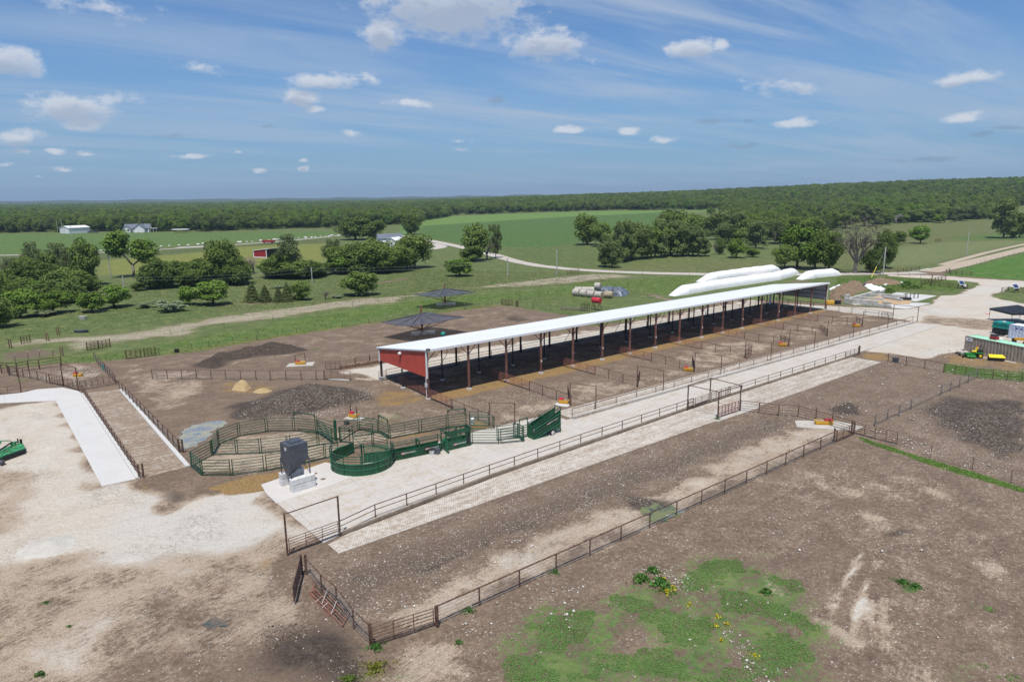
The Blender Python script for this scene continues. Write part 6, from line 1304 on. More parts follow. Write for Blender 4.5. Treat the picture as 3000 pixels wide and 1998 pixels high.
# small clutter
for l,t_,x,y,m,d in(('small black tub in the green weed band','U1',2030,520,'dark',(.9,.8,.6)),('dark water tub beyond the dirt track','U1',935,290,'binGrey',(3.2,1.4,.5)),('dark grey bucket outside the paddock fence corner','U6',875,1180,'binGrey',(1.0,.9,.7)),('small pale concrete stub in the left pasture','T1',955,1475,'block2',(1.8,1.2,.8)),('turquoise drum by the far left lane fence','U1',1197,720,'teal',(.5,.5,.9))):
    p=g(t_,x,y); t=thing('tub',l,'tub',p); MB().lathe((*p,0),[(d[0]*.42,0),(d[0]*.5,d[2]),(d[0]*.44,d[2]),(d[0]*.40,d[2]*.7)],14,1,d[1]/d[0]).build('shell',m,t)
p=P('U2 1810,597 2050,610'); o=MB().box((*lerp(p[0],p[1],.5),.05),(math.dist(*p),.15,.12),ang(*p)).build('white_pipe','white',None,origin=(*p[0],0)); tag(o,'white pipe lying at the foot of the rear pen gate','pipe')
for l,s in(('dark wooden board lying at the foot of a rear shed panel gate','U5 725,1140 785,1090'),):
    p=P(s); o=MB().box((*lerp(p[0],p[1],.5),.0),(math.dist(*p),.3,.25),ang(*p)).build('board','wood',None,origin=(*p[0],0)); tag(o,l,'board')
# ------------------------------------------------------------ utility poles and wires
def pole(label,t_,x,yb,yt,r=.16,xt=None):
    p=g(t_,x,yb); h=hg(t_,x,yb,yt); t=thing('utility_pole',label,'utility pole',p,0,'utility poles'); rod('pole',Z(p),Z(p,h),r,'polewood',t,8); rod('insulator',Z(p,h),Z(p,h+.3),.06,'galv',t,5); return Z(p,h),t
w0,_=pole('pale utility pole in front of the left trees, wires running right','T1',1440,1240,975); w1,_=pole('pale utility pole left of the small round tree','T2',1235,1053,880); w2,_=pole('pale utility pole in the middle pasture beside the road','T3',1128,995,775); 
pole('taller utility pole between road and lone bush, right of the middle one','T3',1690,970,670); _,pt=pole('grey utility pole with a yellow guy wire cover near the bags','T5',732,1205,880,.2)
q=g('T5',600,1225); rod('guy_guard',(*q,0),(*lerp(q,PW[pt].translation[:2],.35),3.2),.09,'lemon',pt,6); rod('guy_wire',(*lerp(q,PW[pt].translation[:2],.35),3.2),(PW[pt].translation[0],PW[pt].translation[1],8.3),.03,'wire',pt,5); rod('crossarm',(PW[pt].translation[0]-1,PW[pt].translation[1],8.9),(PW[pt].translation[0]+.4,PW[pt].translation[1],8.9),.07,'galv',pt,5)
pole('distant utility pole on the right hillside pasture','T5',1688,975,700); pole('leaning pole between the left trees with a yellow marker','T1',1275,1005,655); pole('utility pole with a lamp box left of the white shed','T1',668,490,340); pole('utility pole directly in front of the white shed','T1',722,490,320); pole('thin pole in the green field before the white shed','T1',833,580,390); pole('white pole above the trees beside the hidden house','T2',2295,530,440)
for A,Bq,l in((w0,w1,'left span'),(w1,w2,'middle span'),(w0,(w0[0]-70,w0[1]-30,w0[2]),'far left span')):
    t=thing('overhead_wires','pair of thin overhead wires, '+l+' above the trees','overhead wires',A[:2]) if l!='far left span' else None
    if t is None: continue
    for dz in(-.15,-1.1):
        b=MB(); pts=[(A[0]+(Bq[0]-A[0])*k/14,A[1]+(Bq[1]-A[1])*k/14,A[2]+(Bq[2]-A[2])*k/14+dz-1.6*4*(k/14)*(1-k/14)*.6) for k in range(15)]; b.path(pts,.035,4); b.build('wire','wire',t)
# ------------------------------------------------------------ distant buildings
def gable(name,label,cat,c,a,L,W,h,rh,wm,rm,group=None,over=.4,extra=None):
    """L along local x (ridge), c = centre"""
    t=thing(name,label,cat,c,a)
    b=MB(); b.v=[(-L/2,-W/2,0),(L/2,-W/2,0),(L/2,W/2,0),(-L/2,W/2,0),(-L/2,-W/2,h),(L/2,-W/2,h),(L/2,W/2,h),(-L/2,W/2,h),(-L/2,0,h+rh),(L/2,0,h+rh)]
    b.f=[(0,1,5,4),(2,3,7,6),(1,2,6,9,5),(3,0,4,8,7)]; b.build('walls',wm,t,local=True)
    b=MB(); l=L/2+over; w=W/2+over; dz=rh*over/(W/2)
    b.v=[(-l,-w,h-dz),(l,-w,h-dz),(l,0,h+rh),(-l,0,h+rh),(l,w,h-dz),(-l,w,h-dz)]; b.v+=[(x,y,z+.15) for x,y,z in b.v]
    b.f=[(6,7,8,9),(9,8,10,11),(0,3,2,1),(3,5,4,2),(0,1,7,6),(4,5,11,10),(1,2,8,7),(2,4,10,8),(3,0,6,9),(5,3,9,11)]; b.build('roof',rm,t,local=True)
    for nm,x,y,z,dx,dy,dz,m in(extra or []): b=MB(); b.box((x,y,z),(dx,dy,dz)); b.build(nm,m,t,local=True)
    return t
p=lerp(g('T1',685,492),g('T1',950,482),.5); gable('storage_building','white metal storage building with low gable roof in the far left field','building',(p[0]-1,p[1]+7),R(60),17,14,4.6,1.5,'siding','white',extra=[('door',-8.55,2.5,0,.1,3,3.6,'trim'),('door',-8.55,-3,0,.1,3,3.6,'trim')])
p=lerp(g('T1',1400,480),g('T1',1740,470),.5)
t=gable('farmhouse','white farmhouse with grey gabled roofs left of the woods','house',(p[0]-2,p[1]+7),R(8),20,10,3.4,3.2,'siding','roofgrey')
for x0,y0,L_,W_,h_,r_ in((-6.5,-6,5,6,3.4,2.0),(4,-7,5,8,3.6,3.2)):
    i=len(t.children); b=MB(); b.v=[(x0-W_/2,y0-L_/2,0),(x0+W_/2,y0-L_/2,0),(x0+W_/2,y0+L_/2,0),(x0-W_/2,y0+L_/2,0),(x0-W_/2,y0-L_/2,h_),(x0+W_/2,y0-L_/2,h_),(x0+W_/2,y0+L_/2,h_),(x0-W_/2,y0+L_/2,h_),(x0,y0-L_/2,h_+r_),(x0,y0+L_/2,h_+r_)]
    b.f=[(0,1,5,8,4),(1,2,6,5),(2,3,7,9,6),(3,0,4,7)]; gw=b.build('gable_wing','siding',t,local=True)
    b=MB(); w=W_/2+.5; b.v=[(x0-w,y0-L_/2-.5,h_-.3),(x0,y0-L_/2-.5,h_+r_+.1),(x0,y0+L_/2+4,h_+r_+.1),(x0-w,y0+L_/2+4,h_-.3),(x0+w,y0-L_/2-.5,h_-.3),(x0+w,y0+L_/2+4,h_-.3)]; b.f=[(0,1,2,3),(1,4,5,2)]; b.build('wing_roof','roofgrey',gw,local=True)
for x,y,z,w,h_ in((-8,-8.56,1.2,1.0,1.4),(-5,-8.56,1.2,1.6,1.4),(-1.5,-5.06,1.2,1.2,1.4),(8.5,-5.06,1.2,1,1.4)): b=MB(); b.box((x,y,z),(w,.1,h_)); b.build('window','glass',t,local=True)
for x in(2.0,6.0): b=MB(); b.box((x,-11.06,0),(2.8,.1,2.5)); b.build('garage_door','trim',t,local=True)
b=MB(); b.box((13,-2,2.9),(6,5,.25)); b.build('porch_roof','trim',t,local=True)
for x in(10.8,13.3,15.7): rod('porch_post',PW[t]@Vector((x,-4.2,0)),PW[t]@Vector((x,-4.2,2.9)),.12,'trim',t,5)
p=g('T1',2075,478); t=thing('carport','small white flat carport right of the farmhouse','carport',p); MB().box(Z(p,2.6),(13,6,.3),0,.8).build('roof','white',t)
for x in(-5,5): rod('post',Z((p[0]+x,p[1])),Z((p[0]+x,p[1]),2.7),.12,'galv',t,5)
for l,x,y in(('dark car parked left of the farmhouse','T1x',1040),('second dark car parked left of the farmhouse','T1x',1095)):
    p=g('T1',y,480); t=thing('parked_car',l,'car',p); MB().box(Z(p,.3),(4.5,1.8,.7),.1).build('body','binGrey',t,bevel=.15); MB().box(Z(p,1.0),(2.6,1.6,.6),.1,.8).build('cabin','glass',t)
    for s in(-1.4,1.4):
        for e in(-.8,.8): rod('tyre',Z((p[0]+s,p[1]+e-.1),.33),Z((p[0]+s,p[1]+e+.1),.33),.33,'dark',t,10)
# red run-in shed
p=g('T2',565,762); q=g('T2',712,768); a=ang(p,q); L=math.dist(p,q); t=thing('red_barn','small barn-red lean-to shed with white trim in the yellow-green pasture','barn',p,a)
b=MB(); b.v=[(0,0,0),(L,0,0),(L,9,0),(0,9,0),(0,0,3.1),(L,0,3.9),(L,9,3.9),(0,9,3.1)]; b.f=[(0,1,5,4),(2,3,7,6),(3,0,4,7)]; b.build('walls','barnred',t,local=True)
b=MB(); b.v=[(-.3,-.3,3.1),(L+2.5,-.3,4.3),(L+2.5,9.3,4.3),(-.3,9.3,3.1)]; b.v+=[(x,y,z+.25) for x,y,z in b.v]; b.f=[(3,2,1,0),(4,5,6,7),(0,1,5,4),(1,2,6,5),(2,3,7,6),(3,0,4,7)]; b.build('roof','trim',t,local=True)
for x in(0,L): b=MB(); b.box((x,-.05,0),(.35,.2,3.2 if not x else 3.9)); b.build('corner_trim','trim',t,local=True)
b=MB(); b.box((L/2,-.06,0),(L,.16,.35)); b.build('base_trim','trim',t,local=True); b=MB(); b.box((L+.05,4.5,.1),(.1,8.6,3.6)); b.build('opening_shade_panel','dark',t,local=True)  # black panel across the open side stands in for the shade inside
# house hidden in the trees
p=g('T2',2120,600); gable('hidden_house','grey-roofed house half hidden by the big trees by the road','house',p,R(20),14,9,3.2,2.4,'siding','roofgrey'); 
p=g('T2',2190,640); gable('white_outbuilding','white outbuilding showing between the big trees','building',p,R(70),9,6,3.6,1.6,'white','trim'); p=g('T2',2040,640); t=thing('white_trailer','white trailer showing low between the big trees','trailer',p); MB().box(Z(p,.6),(9,2.6,2.6),.2).build('body','white',t,bevel=.3); rod('wheel',Z((p[0],p[1]-1.4),.4),Z((p[0],p[1]-1.1),.4),.4,'dark',t,12); rod('wheel',Z((p[0]+1,p[1]-1.4),.4),Z((p[0]+1,p[1]-1.1),.4),.4,'dark',t,12)
p=g('T2',735,603); t=thing('red_wagon','rusty red-brown flat wagon in the pasture beside the field lane','wagon',p); MB().box(Z(p,.8),(7,2.2,1.3),.05).build('bed','barnred',t)
for s in(-2.4,2.4): rod('wheel',Z((p[0]+s,p[1]-1.2),.5),Z((p[0]+s,p[1]-.9),.5),.5,'dark',t,10)
# boulders along the lane
_ico=None
def rockmesh(seed):
    r=random.Random(seed); me=bpy.data.meshes.new('rock'); import bmesh; bm=bmesh.new(); bmesh.ops.create_icosphere(bm,subdivisions=2,radius=1)
    for v in bm.verts: v.co*=1+r.uniform(-.12,.12); v.co.z=max(-.3,v.co.z*.72)
    bm.to_mesh(me); bm.free(); me.materials.append(M['blockc']); return me
rocks=[rockmesh(k) for k in range(4)]
bl=P('T1 1180,690 1370,678 1560,664 1840,638 2130,624 2352,608 T2 110,606 420,588 600,578 860,560 1060,548 1340,526 1520,510'); rw=walk(bl,3.6); 
for k,p in enumerate(rw):
    p=(p[0]+random.uniform(-1.5,1.5),p[1]+random.uniform(-2,2)); s=random.uniform(.5,1.15)
    if random.random()<.18: continue
    o=link('white_boulder',rocks[k%4],None,Matrix.Translation(Z(p,.25*s))@Matrix.Rotation(random.uniform(0,6),4,'Z')@Matrix.Diagonal((s*1.3,s,s*.8,1))); tag(o,'white boulder in the long row lining the field lane','boulder','white boulders lining the field lane')
# ------------------------------------------------------------ trees
def leafmat(name,c,var=.5,trans=.22,yel=(.20,.23,.05)):
    m,nt=newmat(name); q=NT(nt); g_=q.n('ShaderNodeNewGeometry'); oi=q.n('ShaderNodeObjectInfo'); tc=q.n('ShaderNodeTexCoord').outputs['Object']
    isl=g_.outputs['Random Per Island']; cl=q.noise(tc,.42,4,.6)
    big=q.noise(g_.outputs['Position'],.011,3,.6); dk=tuple(v*(1-var*.75) for v in c); lt=tuple(min(1,v*(1+var)) for v in c)
    cc=q.mix(isl,dk,lt); cc=q.mix(q.sm(cl,.35,.68),q.mix(.45,cc,dk),q.mix(.35,cc,lt)); cc=q.mix(q.math('MULTIPLY',oi.outputs['Random'],.35),cc,q.mix(.5,c,yel)); cc=q.mix(q.sm(big,.42,.62,0,.38),cc,dk); cc=q.mix(q.sm(q.math('FRACT',q.math('MULTIPLY',oi.outputs['Random'],7.3)),.35,1,0,.5),cc,dk); 
    d=q.n('ShaderNodeBsdfDiffuse'); q.l(cc,d.inputs[0]); t=q.n('ShaderNodeBsdfTranslucent'); q.l(q.mix(.5,cc,yel),t.inputs[0]); mx=q.n('ShaderNodeMixShader'); mx.inputs[0].default_value=trans; q.l(d.outputs[0],mx.inputs[1]); q.l(t.outputs[0],mx.inputs[2]); q.out(mx.outputs[0]); return m
LM={'oak':leafmat('oak_leaves',(.17,.245,.066)),'dark':leafmat('dark_leaves',(.135,.20,.058)),'bright':leafmat('bright_leaves',(.165,.275,.055)),'willow':leafmat('willow_leaves',(.185,.245,.095),.45),'sparse':leafmat('sparse_grey_leaves',(.15,.19,.085),.5),
 'cedar':leafmat('cedar_leaves',(.085,.108,.046),.45,.1),'sage':leafmat('sage_leaves',(.27,.33,.21),.4),'forest':leafmat('woodland_leaves',(.062,.104,.034),.55)}
def leaves(rng,P0,Nrm,size):
    """quads at P0 with normals Nrm"""
    n=len(P0); a=rng.normal(size=(n,3)); t=np.cross(Nrm,a); t/=np.linalg.norm(t,axis=1)[:,None]+1e-9; b=np.cross(Nrm,t); s=size[:,None]
    asp=rng.uniform(.5,.95,(n,1)); v=np.stack([P0-t*s-b*s*asp*.5,P0+t*s*.2-b*s*asp,P0+t*s+b*s*asp*.4,P0-t*s*.3+b*s*asp],1).reshape(-1,3); return v
def quadmesh(name,v,m):
    n=len(v)//4; me=bpy.data.meshes.new(name); me.vertices.add(len(v)); me.vertices.foreach_set('co',v.astype(np.float32).ravel()); me.loops.add(n*4); me.loops.foreach_set('vertex_index',np.arange(n*4,dtype=np.int32)); me.polygons.add(n); me.polygons.foreach_set('loop_start',(np.arange(n)*4).astype(np.int32)); me.update(calc_edges=True); me.materials.append(m); return me
def crown(seed,kind):
    """nominal tree: total height 10, crown radius 5"""
    r=np.random.default_rng(seed); lob=[]
    if kind=='cedar':
        n=3600; z=r.uniform(0,1,n)**1.25; rad=(1-z)**.8*4.6*(.75+.35*np.sin(z*38+r.uniform(0,6))*.4+r.uniform(-.2,.2,n)); th=r.uniform(0,6.28,n); rad*=1+.16*np.sin(th*5+z*9); rad*=r.uniform(.55,1,n)**.5
        Pn=np.stack([rad*np.cos(th),rad*np.sin(th),.5+z*9.5],1); N=np.stack([np.cos(th),np.sin(th),.9+0*th],1)+r.normal(0,.5,(n,3)); N/=np.linalg.norm(N,axis=1)[:,None]; return leaves(r,Pn,N,r.uniform(.14,.32,n)),[]
    spec={'oak':(42,7200,.6,4.9,4.6,.25),'dark':(44,7400,-.3,5.0,5.2,.26),'bright':(30,5600,.3,4.6,5.0,.26),'willow':(44,6400,.7,4.9,5.0,.22),'sparse':(26,3400,2.0,5.2,4.4,.20),'sage':(14,3000,-.6,3.9,5,.3),'fork':(26,5200,3.4,4.2,4.4,.27)}[kind]
    nl,nleaf,zb,zc,rr,ls=spec; zh=(10-zb)/2; zc=zb+zh
    for k in range(nl):
        for _ in range(60):
            d=r.normal(size=3); d/=np.linalg.norm(d); q=r.uniform(.25,1.15)**.5
            c=np.array([d[0]*rr*.72*q,d[1]*rr*.72*q,zc+d[2]*zh*.74*q])
            taper=1.0 if c[2]>zc else .8
            if kind=='fork':
                side=1 if k%2 else -1; c[0]=c[0]*.42+side*2.5; c[2]+=.9 if side<0 else -.6; c[1]*=.6
            if kind=='willow': c[2]=zb+1+r.uniform(0,1)*(8.2-zb)
            if all(np.linalg.norm(c-l[0])>.85 for l in lob): break
        R_=r.uniform(.75,1.75)*(1.0 if kind not in('willow','sparse') else .78)
        lob.append((c,R_))
    w=np.array([l[1]**2 for l in lob]); w/=w.sum(); idx=r.choice(len(lob),nleaf,p=w); C=np.array([l[0] for l in lob])[idx]; Rr=np.array([l[1] for l in lob])[idx]
    d=r.normal(size=(nleaf,3)); d[:,2]+=.35; d/=np.linalg.norm(d,axis=1)[:,None]
    bump=1+.30*np.sin(d[:,0]*6+idx)*np.sin(d[:,1]*7+idx*2)+r.normal(0,.10,nleaf)
    Pn=C+d*(Rr*bump*r.uniform(.45,1,nleaf)**.35)[:,None]*np.array([1.05,1.05,.82])
    N=d*.65+np.array([0,-.12,.55])+r.normal(0,.5,(nleaf,3)); N/=np.linalg.norm(N,axis=1)[:,None]
    return leaves(r,Pn,N,r.uniform(.55,1.25,nleaf)*ls),lob
def trunkmesh(seed,kind,lob):
    r=random.Random(seed); b=MB(); 
    if kind in('dead',):
        def br(p,d,L,rad,dep):
            q=p+d*L; b.tube(p,q,rad,rad*.62,5 if dep<3 else 3,False)
            if dep>=5: return
            for _ in range(3 if dep<4 else 3):
                nd=(d+Vector((r.uniform(-1,1),r.uniform(-1,1),r.uniform(-.15,.7)))*.75).normalized(); br(q-d*L*r.uniform(0,.35),nd,L*r.uniform(.58,.8),rad*.6,dep+1)
        br(Vector((0,0,-.2)),Vector((.03,0,1)),2.6,.42,0)
        br(Vector((0,0,1.7)),Vector((.6,.2,.8)).normalized(),2.0,.22,1); br(Vector((0,0,1.8)),Vector((-.6,-.1,.8)).normalized(),2.0,.22,1)
        return b
    if kind=='cedar': b.tube((0,0,-.2),(0,0,8),.25,.05,6); return b
    if kind=='fork':
        b.tube((0,0,-.3),(0,0,2.9),.30,.24,8); A=Vector((-2.2,0,6.4)); B=Vector((1.9,0,4.4)); b.tube((0,0,2.8),A,.2,.12,7); b.tube((0,0,2.8),B,.2,.12,7)
        for c,R_ in lob: s=A if c[0]<0 else B; b.tube(s.lerp(Vector((0,0,2.8)),r.uniform(0,.3)),c,.09,.03,4,False)
        return b
    base=min([c[2] for c,_ in lob])-.3 if lob else 2; top=Vector((0,0,max(1.2,base+1.6))); b.tube((0,0,-.3),(0,0,.3),.42,.30,8); b.tube((0,0,.3),top,.30,.2,8)
    for k,(c,R_) in enumerate(lob):
        if kind in('bright','sage') and k%2: continue
        s=Vector((0,0,r.uniform(max(.6,base*.6),top.z))); m_=s.lerp(Vector(c),.5)+Vector((0,0,-.2)); b.tube(s,m_,.12,.08,5,False); b.tube(m_,c,.08,.03,5,False)
        if kind in('sparse','willow'):
            for _ in range(4): e=Vector(c)+Vector((r.uniform(-1,1),r.uniform(-1,1),r.uniform(-.3,1.2)))*R_; b.tube(c,e,.03,.012,3,False)
    return b
_tc={}
def variants(kind):
    if kind not in _tc:
        L=[]
        for s in range(1 if kind in('fork','sage','cedar','dead') else 3):
            sd=hash_=sum(ord(ch) for ch in kind)*7+s*13; 
            if kind=='dead': cm=None; lob=[]
            else: v,lob=crown(sd,kind); cm=quadmesh('crown',v,LM[{'fork':'bright'}.get(kind,kind)])
            tb=trunkmesh(sd,kind,lob); tm=bpy.data.meshes.new('trunk'); tm.from_pydata([tuple(v) for v in tb.v],[],tb.f); tm.materials.append(M['bark' if kind not in('dead','willow','fork','sparse') else 'greywood']); tm.polygons.foreach_set('use_smooth',[True]*len(tm.polygons)); L.append((cm,tm))
        _tc[kind]=L
    return _tc[kind]
ntree=0
def tree(t_,x,yb,yt,hw,kind,label,name='tree',cat='tree',group=None,p=None,h=None,w=None,bark=None):
    global ntree; ntree+=1
    if p is None:
        p=g(t_,x,yb); h=hg(t_,x,yb,yt); fd=p[1]*cp+(CAMZ-float(hz(*p)))*sp; w=hw/T[t_][2]*fd/FPX
    v=variants(kind); cm,tm=v[ntree%len(v)]
    t=thing(name,label,cat,p,0,group); w*=1.3 if kind=='dead' else 1.2 if group and kind in('dark','oak','bright','willow') else 1.08
    mw=Matrix.Translation(Z(p))@Matrix.Rotation(0 if kind=='fork' else ntree*2.4,4,'Z')@Matrix.Diagonal((w/4.35,w/4.35,h/9.8,1))
    if cm: link('crown',cm,t,mw)
    o=link('trunk',tm,t,mw)
    if bark: o.material_slots[0].link='OBJECT'; o.material_slots[0].material=M[bark]
    return t
TR_=[ # tile x base top halfwidth kind label (shared label -> same clump)
('T1',1540,992,500,235,'fork','tall split-trunk tree with two bright crowns standing alone in the yellow meadow'),
('T1',400,1010,575,110,'sparse','leftmost tall thin grey-green tree above the left thicket'),('T1',690,1010,590,165,'sparse','wide thin-leaved grey-green tree in the middle of the left thicket'),
('T1',1000,1090,520,155,'oak','tallest dark green tree at the right edge of the left thicket'),('T1',830,1080,640,120,'sparse','grey twiggy tree squeezed between the two tallest trees of the left thicket'),
('T1',80,1150,840,120,'dark','@left'),('T1',250,1150,800,140,'dark','@left'),('T1',30,1260,930,150,'dark','@left'),('T1',210,1230,960,160,'dark','@left'),('T1',680,1230,930,170,'dark','@left'),('T1',830,1280,1000,130,'dark','@left'),('T1',20,1420,1000,150,'dark','@left'),('T1',-20,1568,1150,150,'dark','@left'),('T1',980,1120,940,120,'dark','@left'),
('T1',400,1220,1000,150,'bright','small bright green tree inside the dark left thicket'),('T1',240,1450,1140,180,'bright','big bright green bush-like tree at the front left of the thicket'),('T1',610,1405,1140,180,'bright','second bright green bush-like tree, right of the first in the left thicket front'),
('T1',1060,1390,1130,150,'bright','flat-topped light green tree standing on bare sand at the left'),('T1',1310,1335,1090,170,'bright','spreading tree with leaning trunk beside the left utility pole'),
('T1',1690,1345,1265,110,'sage','pale sage-grey shrub row left of the round dark bush'),('T1',1990,1375,1235,170,'sage','large pale sage-grey shrub beside the round dark bush'),('T1',480,1440,1365,120,'sage','pale grey shrub under the bright left trees'),
('T1',2165,1305,1085,100,'bright','round dense green bush beside the large pale shrub'),('T1',1600,1145,1030,70,'dark','small dark bush below the split-trunk tree'),
('T1',1800,1120,760,150,'dark','@mid'),('T1',1980,1100,790,150,'dark','@mid'),('T1',2160,1090,745,150,'dark','@mid'),('T1',2310,1085,770,130,'dark','@mid'),
('T2',230,1070,510,170,'oak','tall irregular tree left of the red barn'),('T2',360,1075,800,150,'dark','@barnleft'),('T2',80,1060,900,120,'dark','@barnleft'),('T2',440,1010,860,90,'dark','@barnleft'),
('T2',980,1000,490,165,'sparse','tall open-crowned tree right of the red barn'),('T2',830,990,750,160,'dark','@barnright'),('T2',1170,1000,770,150,'dark','@barnright'),('T2',1330,965,790,110,'dark','@barnright'),('T2',1000,1000,800,150,'dark','@barnright'),
('T2',1480,930,545,135,'sparse','grey-green tree at the left end of the big central clump'),('T2',1620,950,720,170,'bright','@central'),('T2',1870,945,530,200,'oak','broad domed tree forming the middle of the big central clump'),('T2',1740,940,600,150,'oak','@central'),('T2',2120,900,560,160,'willow','lighter tree hiding the white outbuilding in the central clump'),('T2',2000,940,720,150,'dark','@central'),
('T2',1730,560,285,180,'dark','tallest dark tree behind the central clump'),('T2',1950,560,290,110,'dark','narrow dark tree right of the tallest one behind the central clump'),('T2',2370,500,265,100,'dark','dark tree by the white pole above the hidden house'),
('T2',550,1275,1050,100,'cedar','@cedar'),('T2',700,1275,1085,90,'cedar','@cedar'),('T2',850,1275,1100,70,'cedar','@cedar'),('T2',950,1270,1050,85,'cedar','@cedar'),
('T2',1050,1255,1185,45,'dark','low dark bush at the right end of the cedar row'),('T2',1125,1252,1010,112,'oak','small round-headed tree with thin trunk right of the cedars'),
('T2',1385,1245,1105,80,'dead','small bare leafless tree in the middle meadow'),('T2',1790,1200,920,200,'oak','broad bushy tree standing alone above the bare stripe'),('T2',100,1305,1035,190,'bright','wide bright green bush group left of the cedars'),
('T2',1500,1228,1190,80,'sage','tiny pale shrub left of the broad bushy tree'),('T2',560,950,690,130,'dead','bare dead tree with hanging limbs below the red barn'),('T2',820,1115,1080,80,'sage','pale shrub behind the cedar row'),
('T3',60,885,460,190,'oak','huge rounded dark tree at the right end of the central clump'),('T3',575,978,745,150,'bright','round bright green bush tree standing alone beside the gravel road'),
('T3',740,800,345,155,'oak','big round-crowned tree beside the gravel road'),('T3',990,770,380,75,'willow','thin grey-green tree close to the right of the big roadside tree'),('T3',725,812,590,120,'dark','low dark tree at the foot of the big roadside tree'),('T3',890,790,440,100,'dead','bare grey tree between the two roadside trees'),
('T3',330,312,222,30,'dark','tiny dark tree alone at the edge of the far light green field'),('T3',420,860,790,14,'dark','tiny cone-shaped bush left of the round bright tree'),
('T3',2040,620,243,155,'oak','tall rounded tree at the left end of the roadside willow row'),('T3',2200,640,330,110,'oak','dark tree behind the left end of the willow row'),
]
for x,yb,yt,hw,k,l in((330,1120,740,130,'oak','@left'),(560,1130,820,150,'dark','@left'),(900,1200,880,130,'oak','@left'),(120,1330,1010,130,'oak','@left'),(470,1300,1060,140,'dark','@left'),(150,1060,760,110,'sparse','@left'),(560,1060,700,110,'oak','@left'),(760,1180,860,130,'oak','@left'),(1040,1180,1000,90,'dark','@left'),(-40,1400,900,130,'oak','@left'),
 (1900,1110,800,140,'oak','@mid'),(2080,1100,820,140,'bright','@mid'),(2240,1095,820,130,'oak','@mid'),(2380,1090,760,130,'oak','@mid'),(1720,1110,830,100,'oak','@mid')):
    TR_.append(('T1',x,yb,yt,hw,k,l))
for x,yb,yt,hw,k,l in((150,1070,780,140,'oak','@barnleft'),(300,1070,700,120,'oak','@barnleft'),(30,1075,800,120,'dark','@barnleft'),(400,1060,740,100,'oak','@barnleft'),(900,1005,700,140,'oak','@barnright'),(1080,1010,780,140,'oak','@barnright'),(1260,985,820,110,'dark','@barnright'),(760,1000,830,90,'oak','@barnright'),
 (1560,940,600,140,'oak','@central'),(1680,940,560,150,'dark','@central'),(1960,950,580,160,'oak','@central'),(2080,930,620,140,'dark','@central'),(1800,950,700,160,'dark','@central'),(2220,930,600,140,'oak','@central'),(2320,900,620,120,'dark','@central')):
    TR_.append(('T2',x,yb,yt,hw,k,l))
for x,yb,yt,hw,k in((110,770,380,110,'oak'),(250,775,360,120,'willow'),(420,770,360,110,'oak'),(640,745,380,110,'oak'),(780,745,440,100,'willow'),(900,745,460,110,'willow'),(-50,800,480,110,'willow')): TR_.append(('T4',x,yb,yt,hw,k,'@willow'))
GRP={'@left':('dark trees of the dense left thicket','dark green tree in the shaded body of the left thicket'),'@mid':('dark trees below the yellow meadow','dark tree in the low grove right of the split-trunk tree'),'@barnleft':('dark trees left of the red barn','low dark tree at the foot of the tall tree left of the red barn'),
'@barnright':('dark trees right of the red barn','low dark tree at the foot of the open-crowned tree right of the red barn'),'@central':('green trees of the big central clump','green tree low in the big central clump before the hidden house'),'@cedar':('cedars on the sandy bank','dark pointed cedar in the short row on the sandy bank'),
'@willow':('grey-green trees of the creek row','grey-green creekside tree in the row left of the white bags'),'@back':('trees behind the creek row','dark green tree behind the creekside row'),'@edge':('trees along the far edge of the right pasture','tree in the scattered line along the far edge of the right pasture')}
for x,yb,yt,hw in((-30,880,560,110),(70,815,330,120),(190,775,345,115),(310,785,400,110),(470,765,315,110),(600,720,345,95),(720,752,330,120),(850,745,400,100),(960,752,430,115),(20,820,620,90),(540,760,480,90),(-110,870,600,90),(150,800,480,100),(380,770,500,90),(660,740,460,90),(790,750,500,90),(1040,745,560,60)): TR_.append(('T4',x,yb,yt,hw,'willow','@willow'))
for x,yb,yt,hw,k in((600,600,180,120,'dark'),(760,600,210,130,'oak'),(890,620,225,110,'oak'),(1080,500,240,90,'dark'),(1210,560,225,120,'willow'),(1370,560,240,120,'willow'),(1500,560,300,110,'oak'),(1260,640,360,110,'willow'),(1440,640,400,100,'oak'),(1750,560,300,110,'oak'),(1900,600,290,110,'oak'),(2080,560,260,120,'oak'),(1110,270,185,50,'bright'),(2250,560,280,120,'oak'),(650,560,190,110,'dark'),(1620,560,330,90,'oak')): TR_.append(('T4',x,yb,yt,hw,k,'@back'))
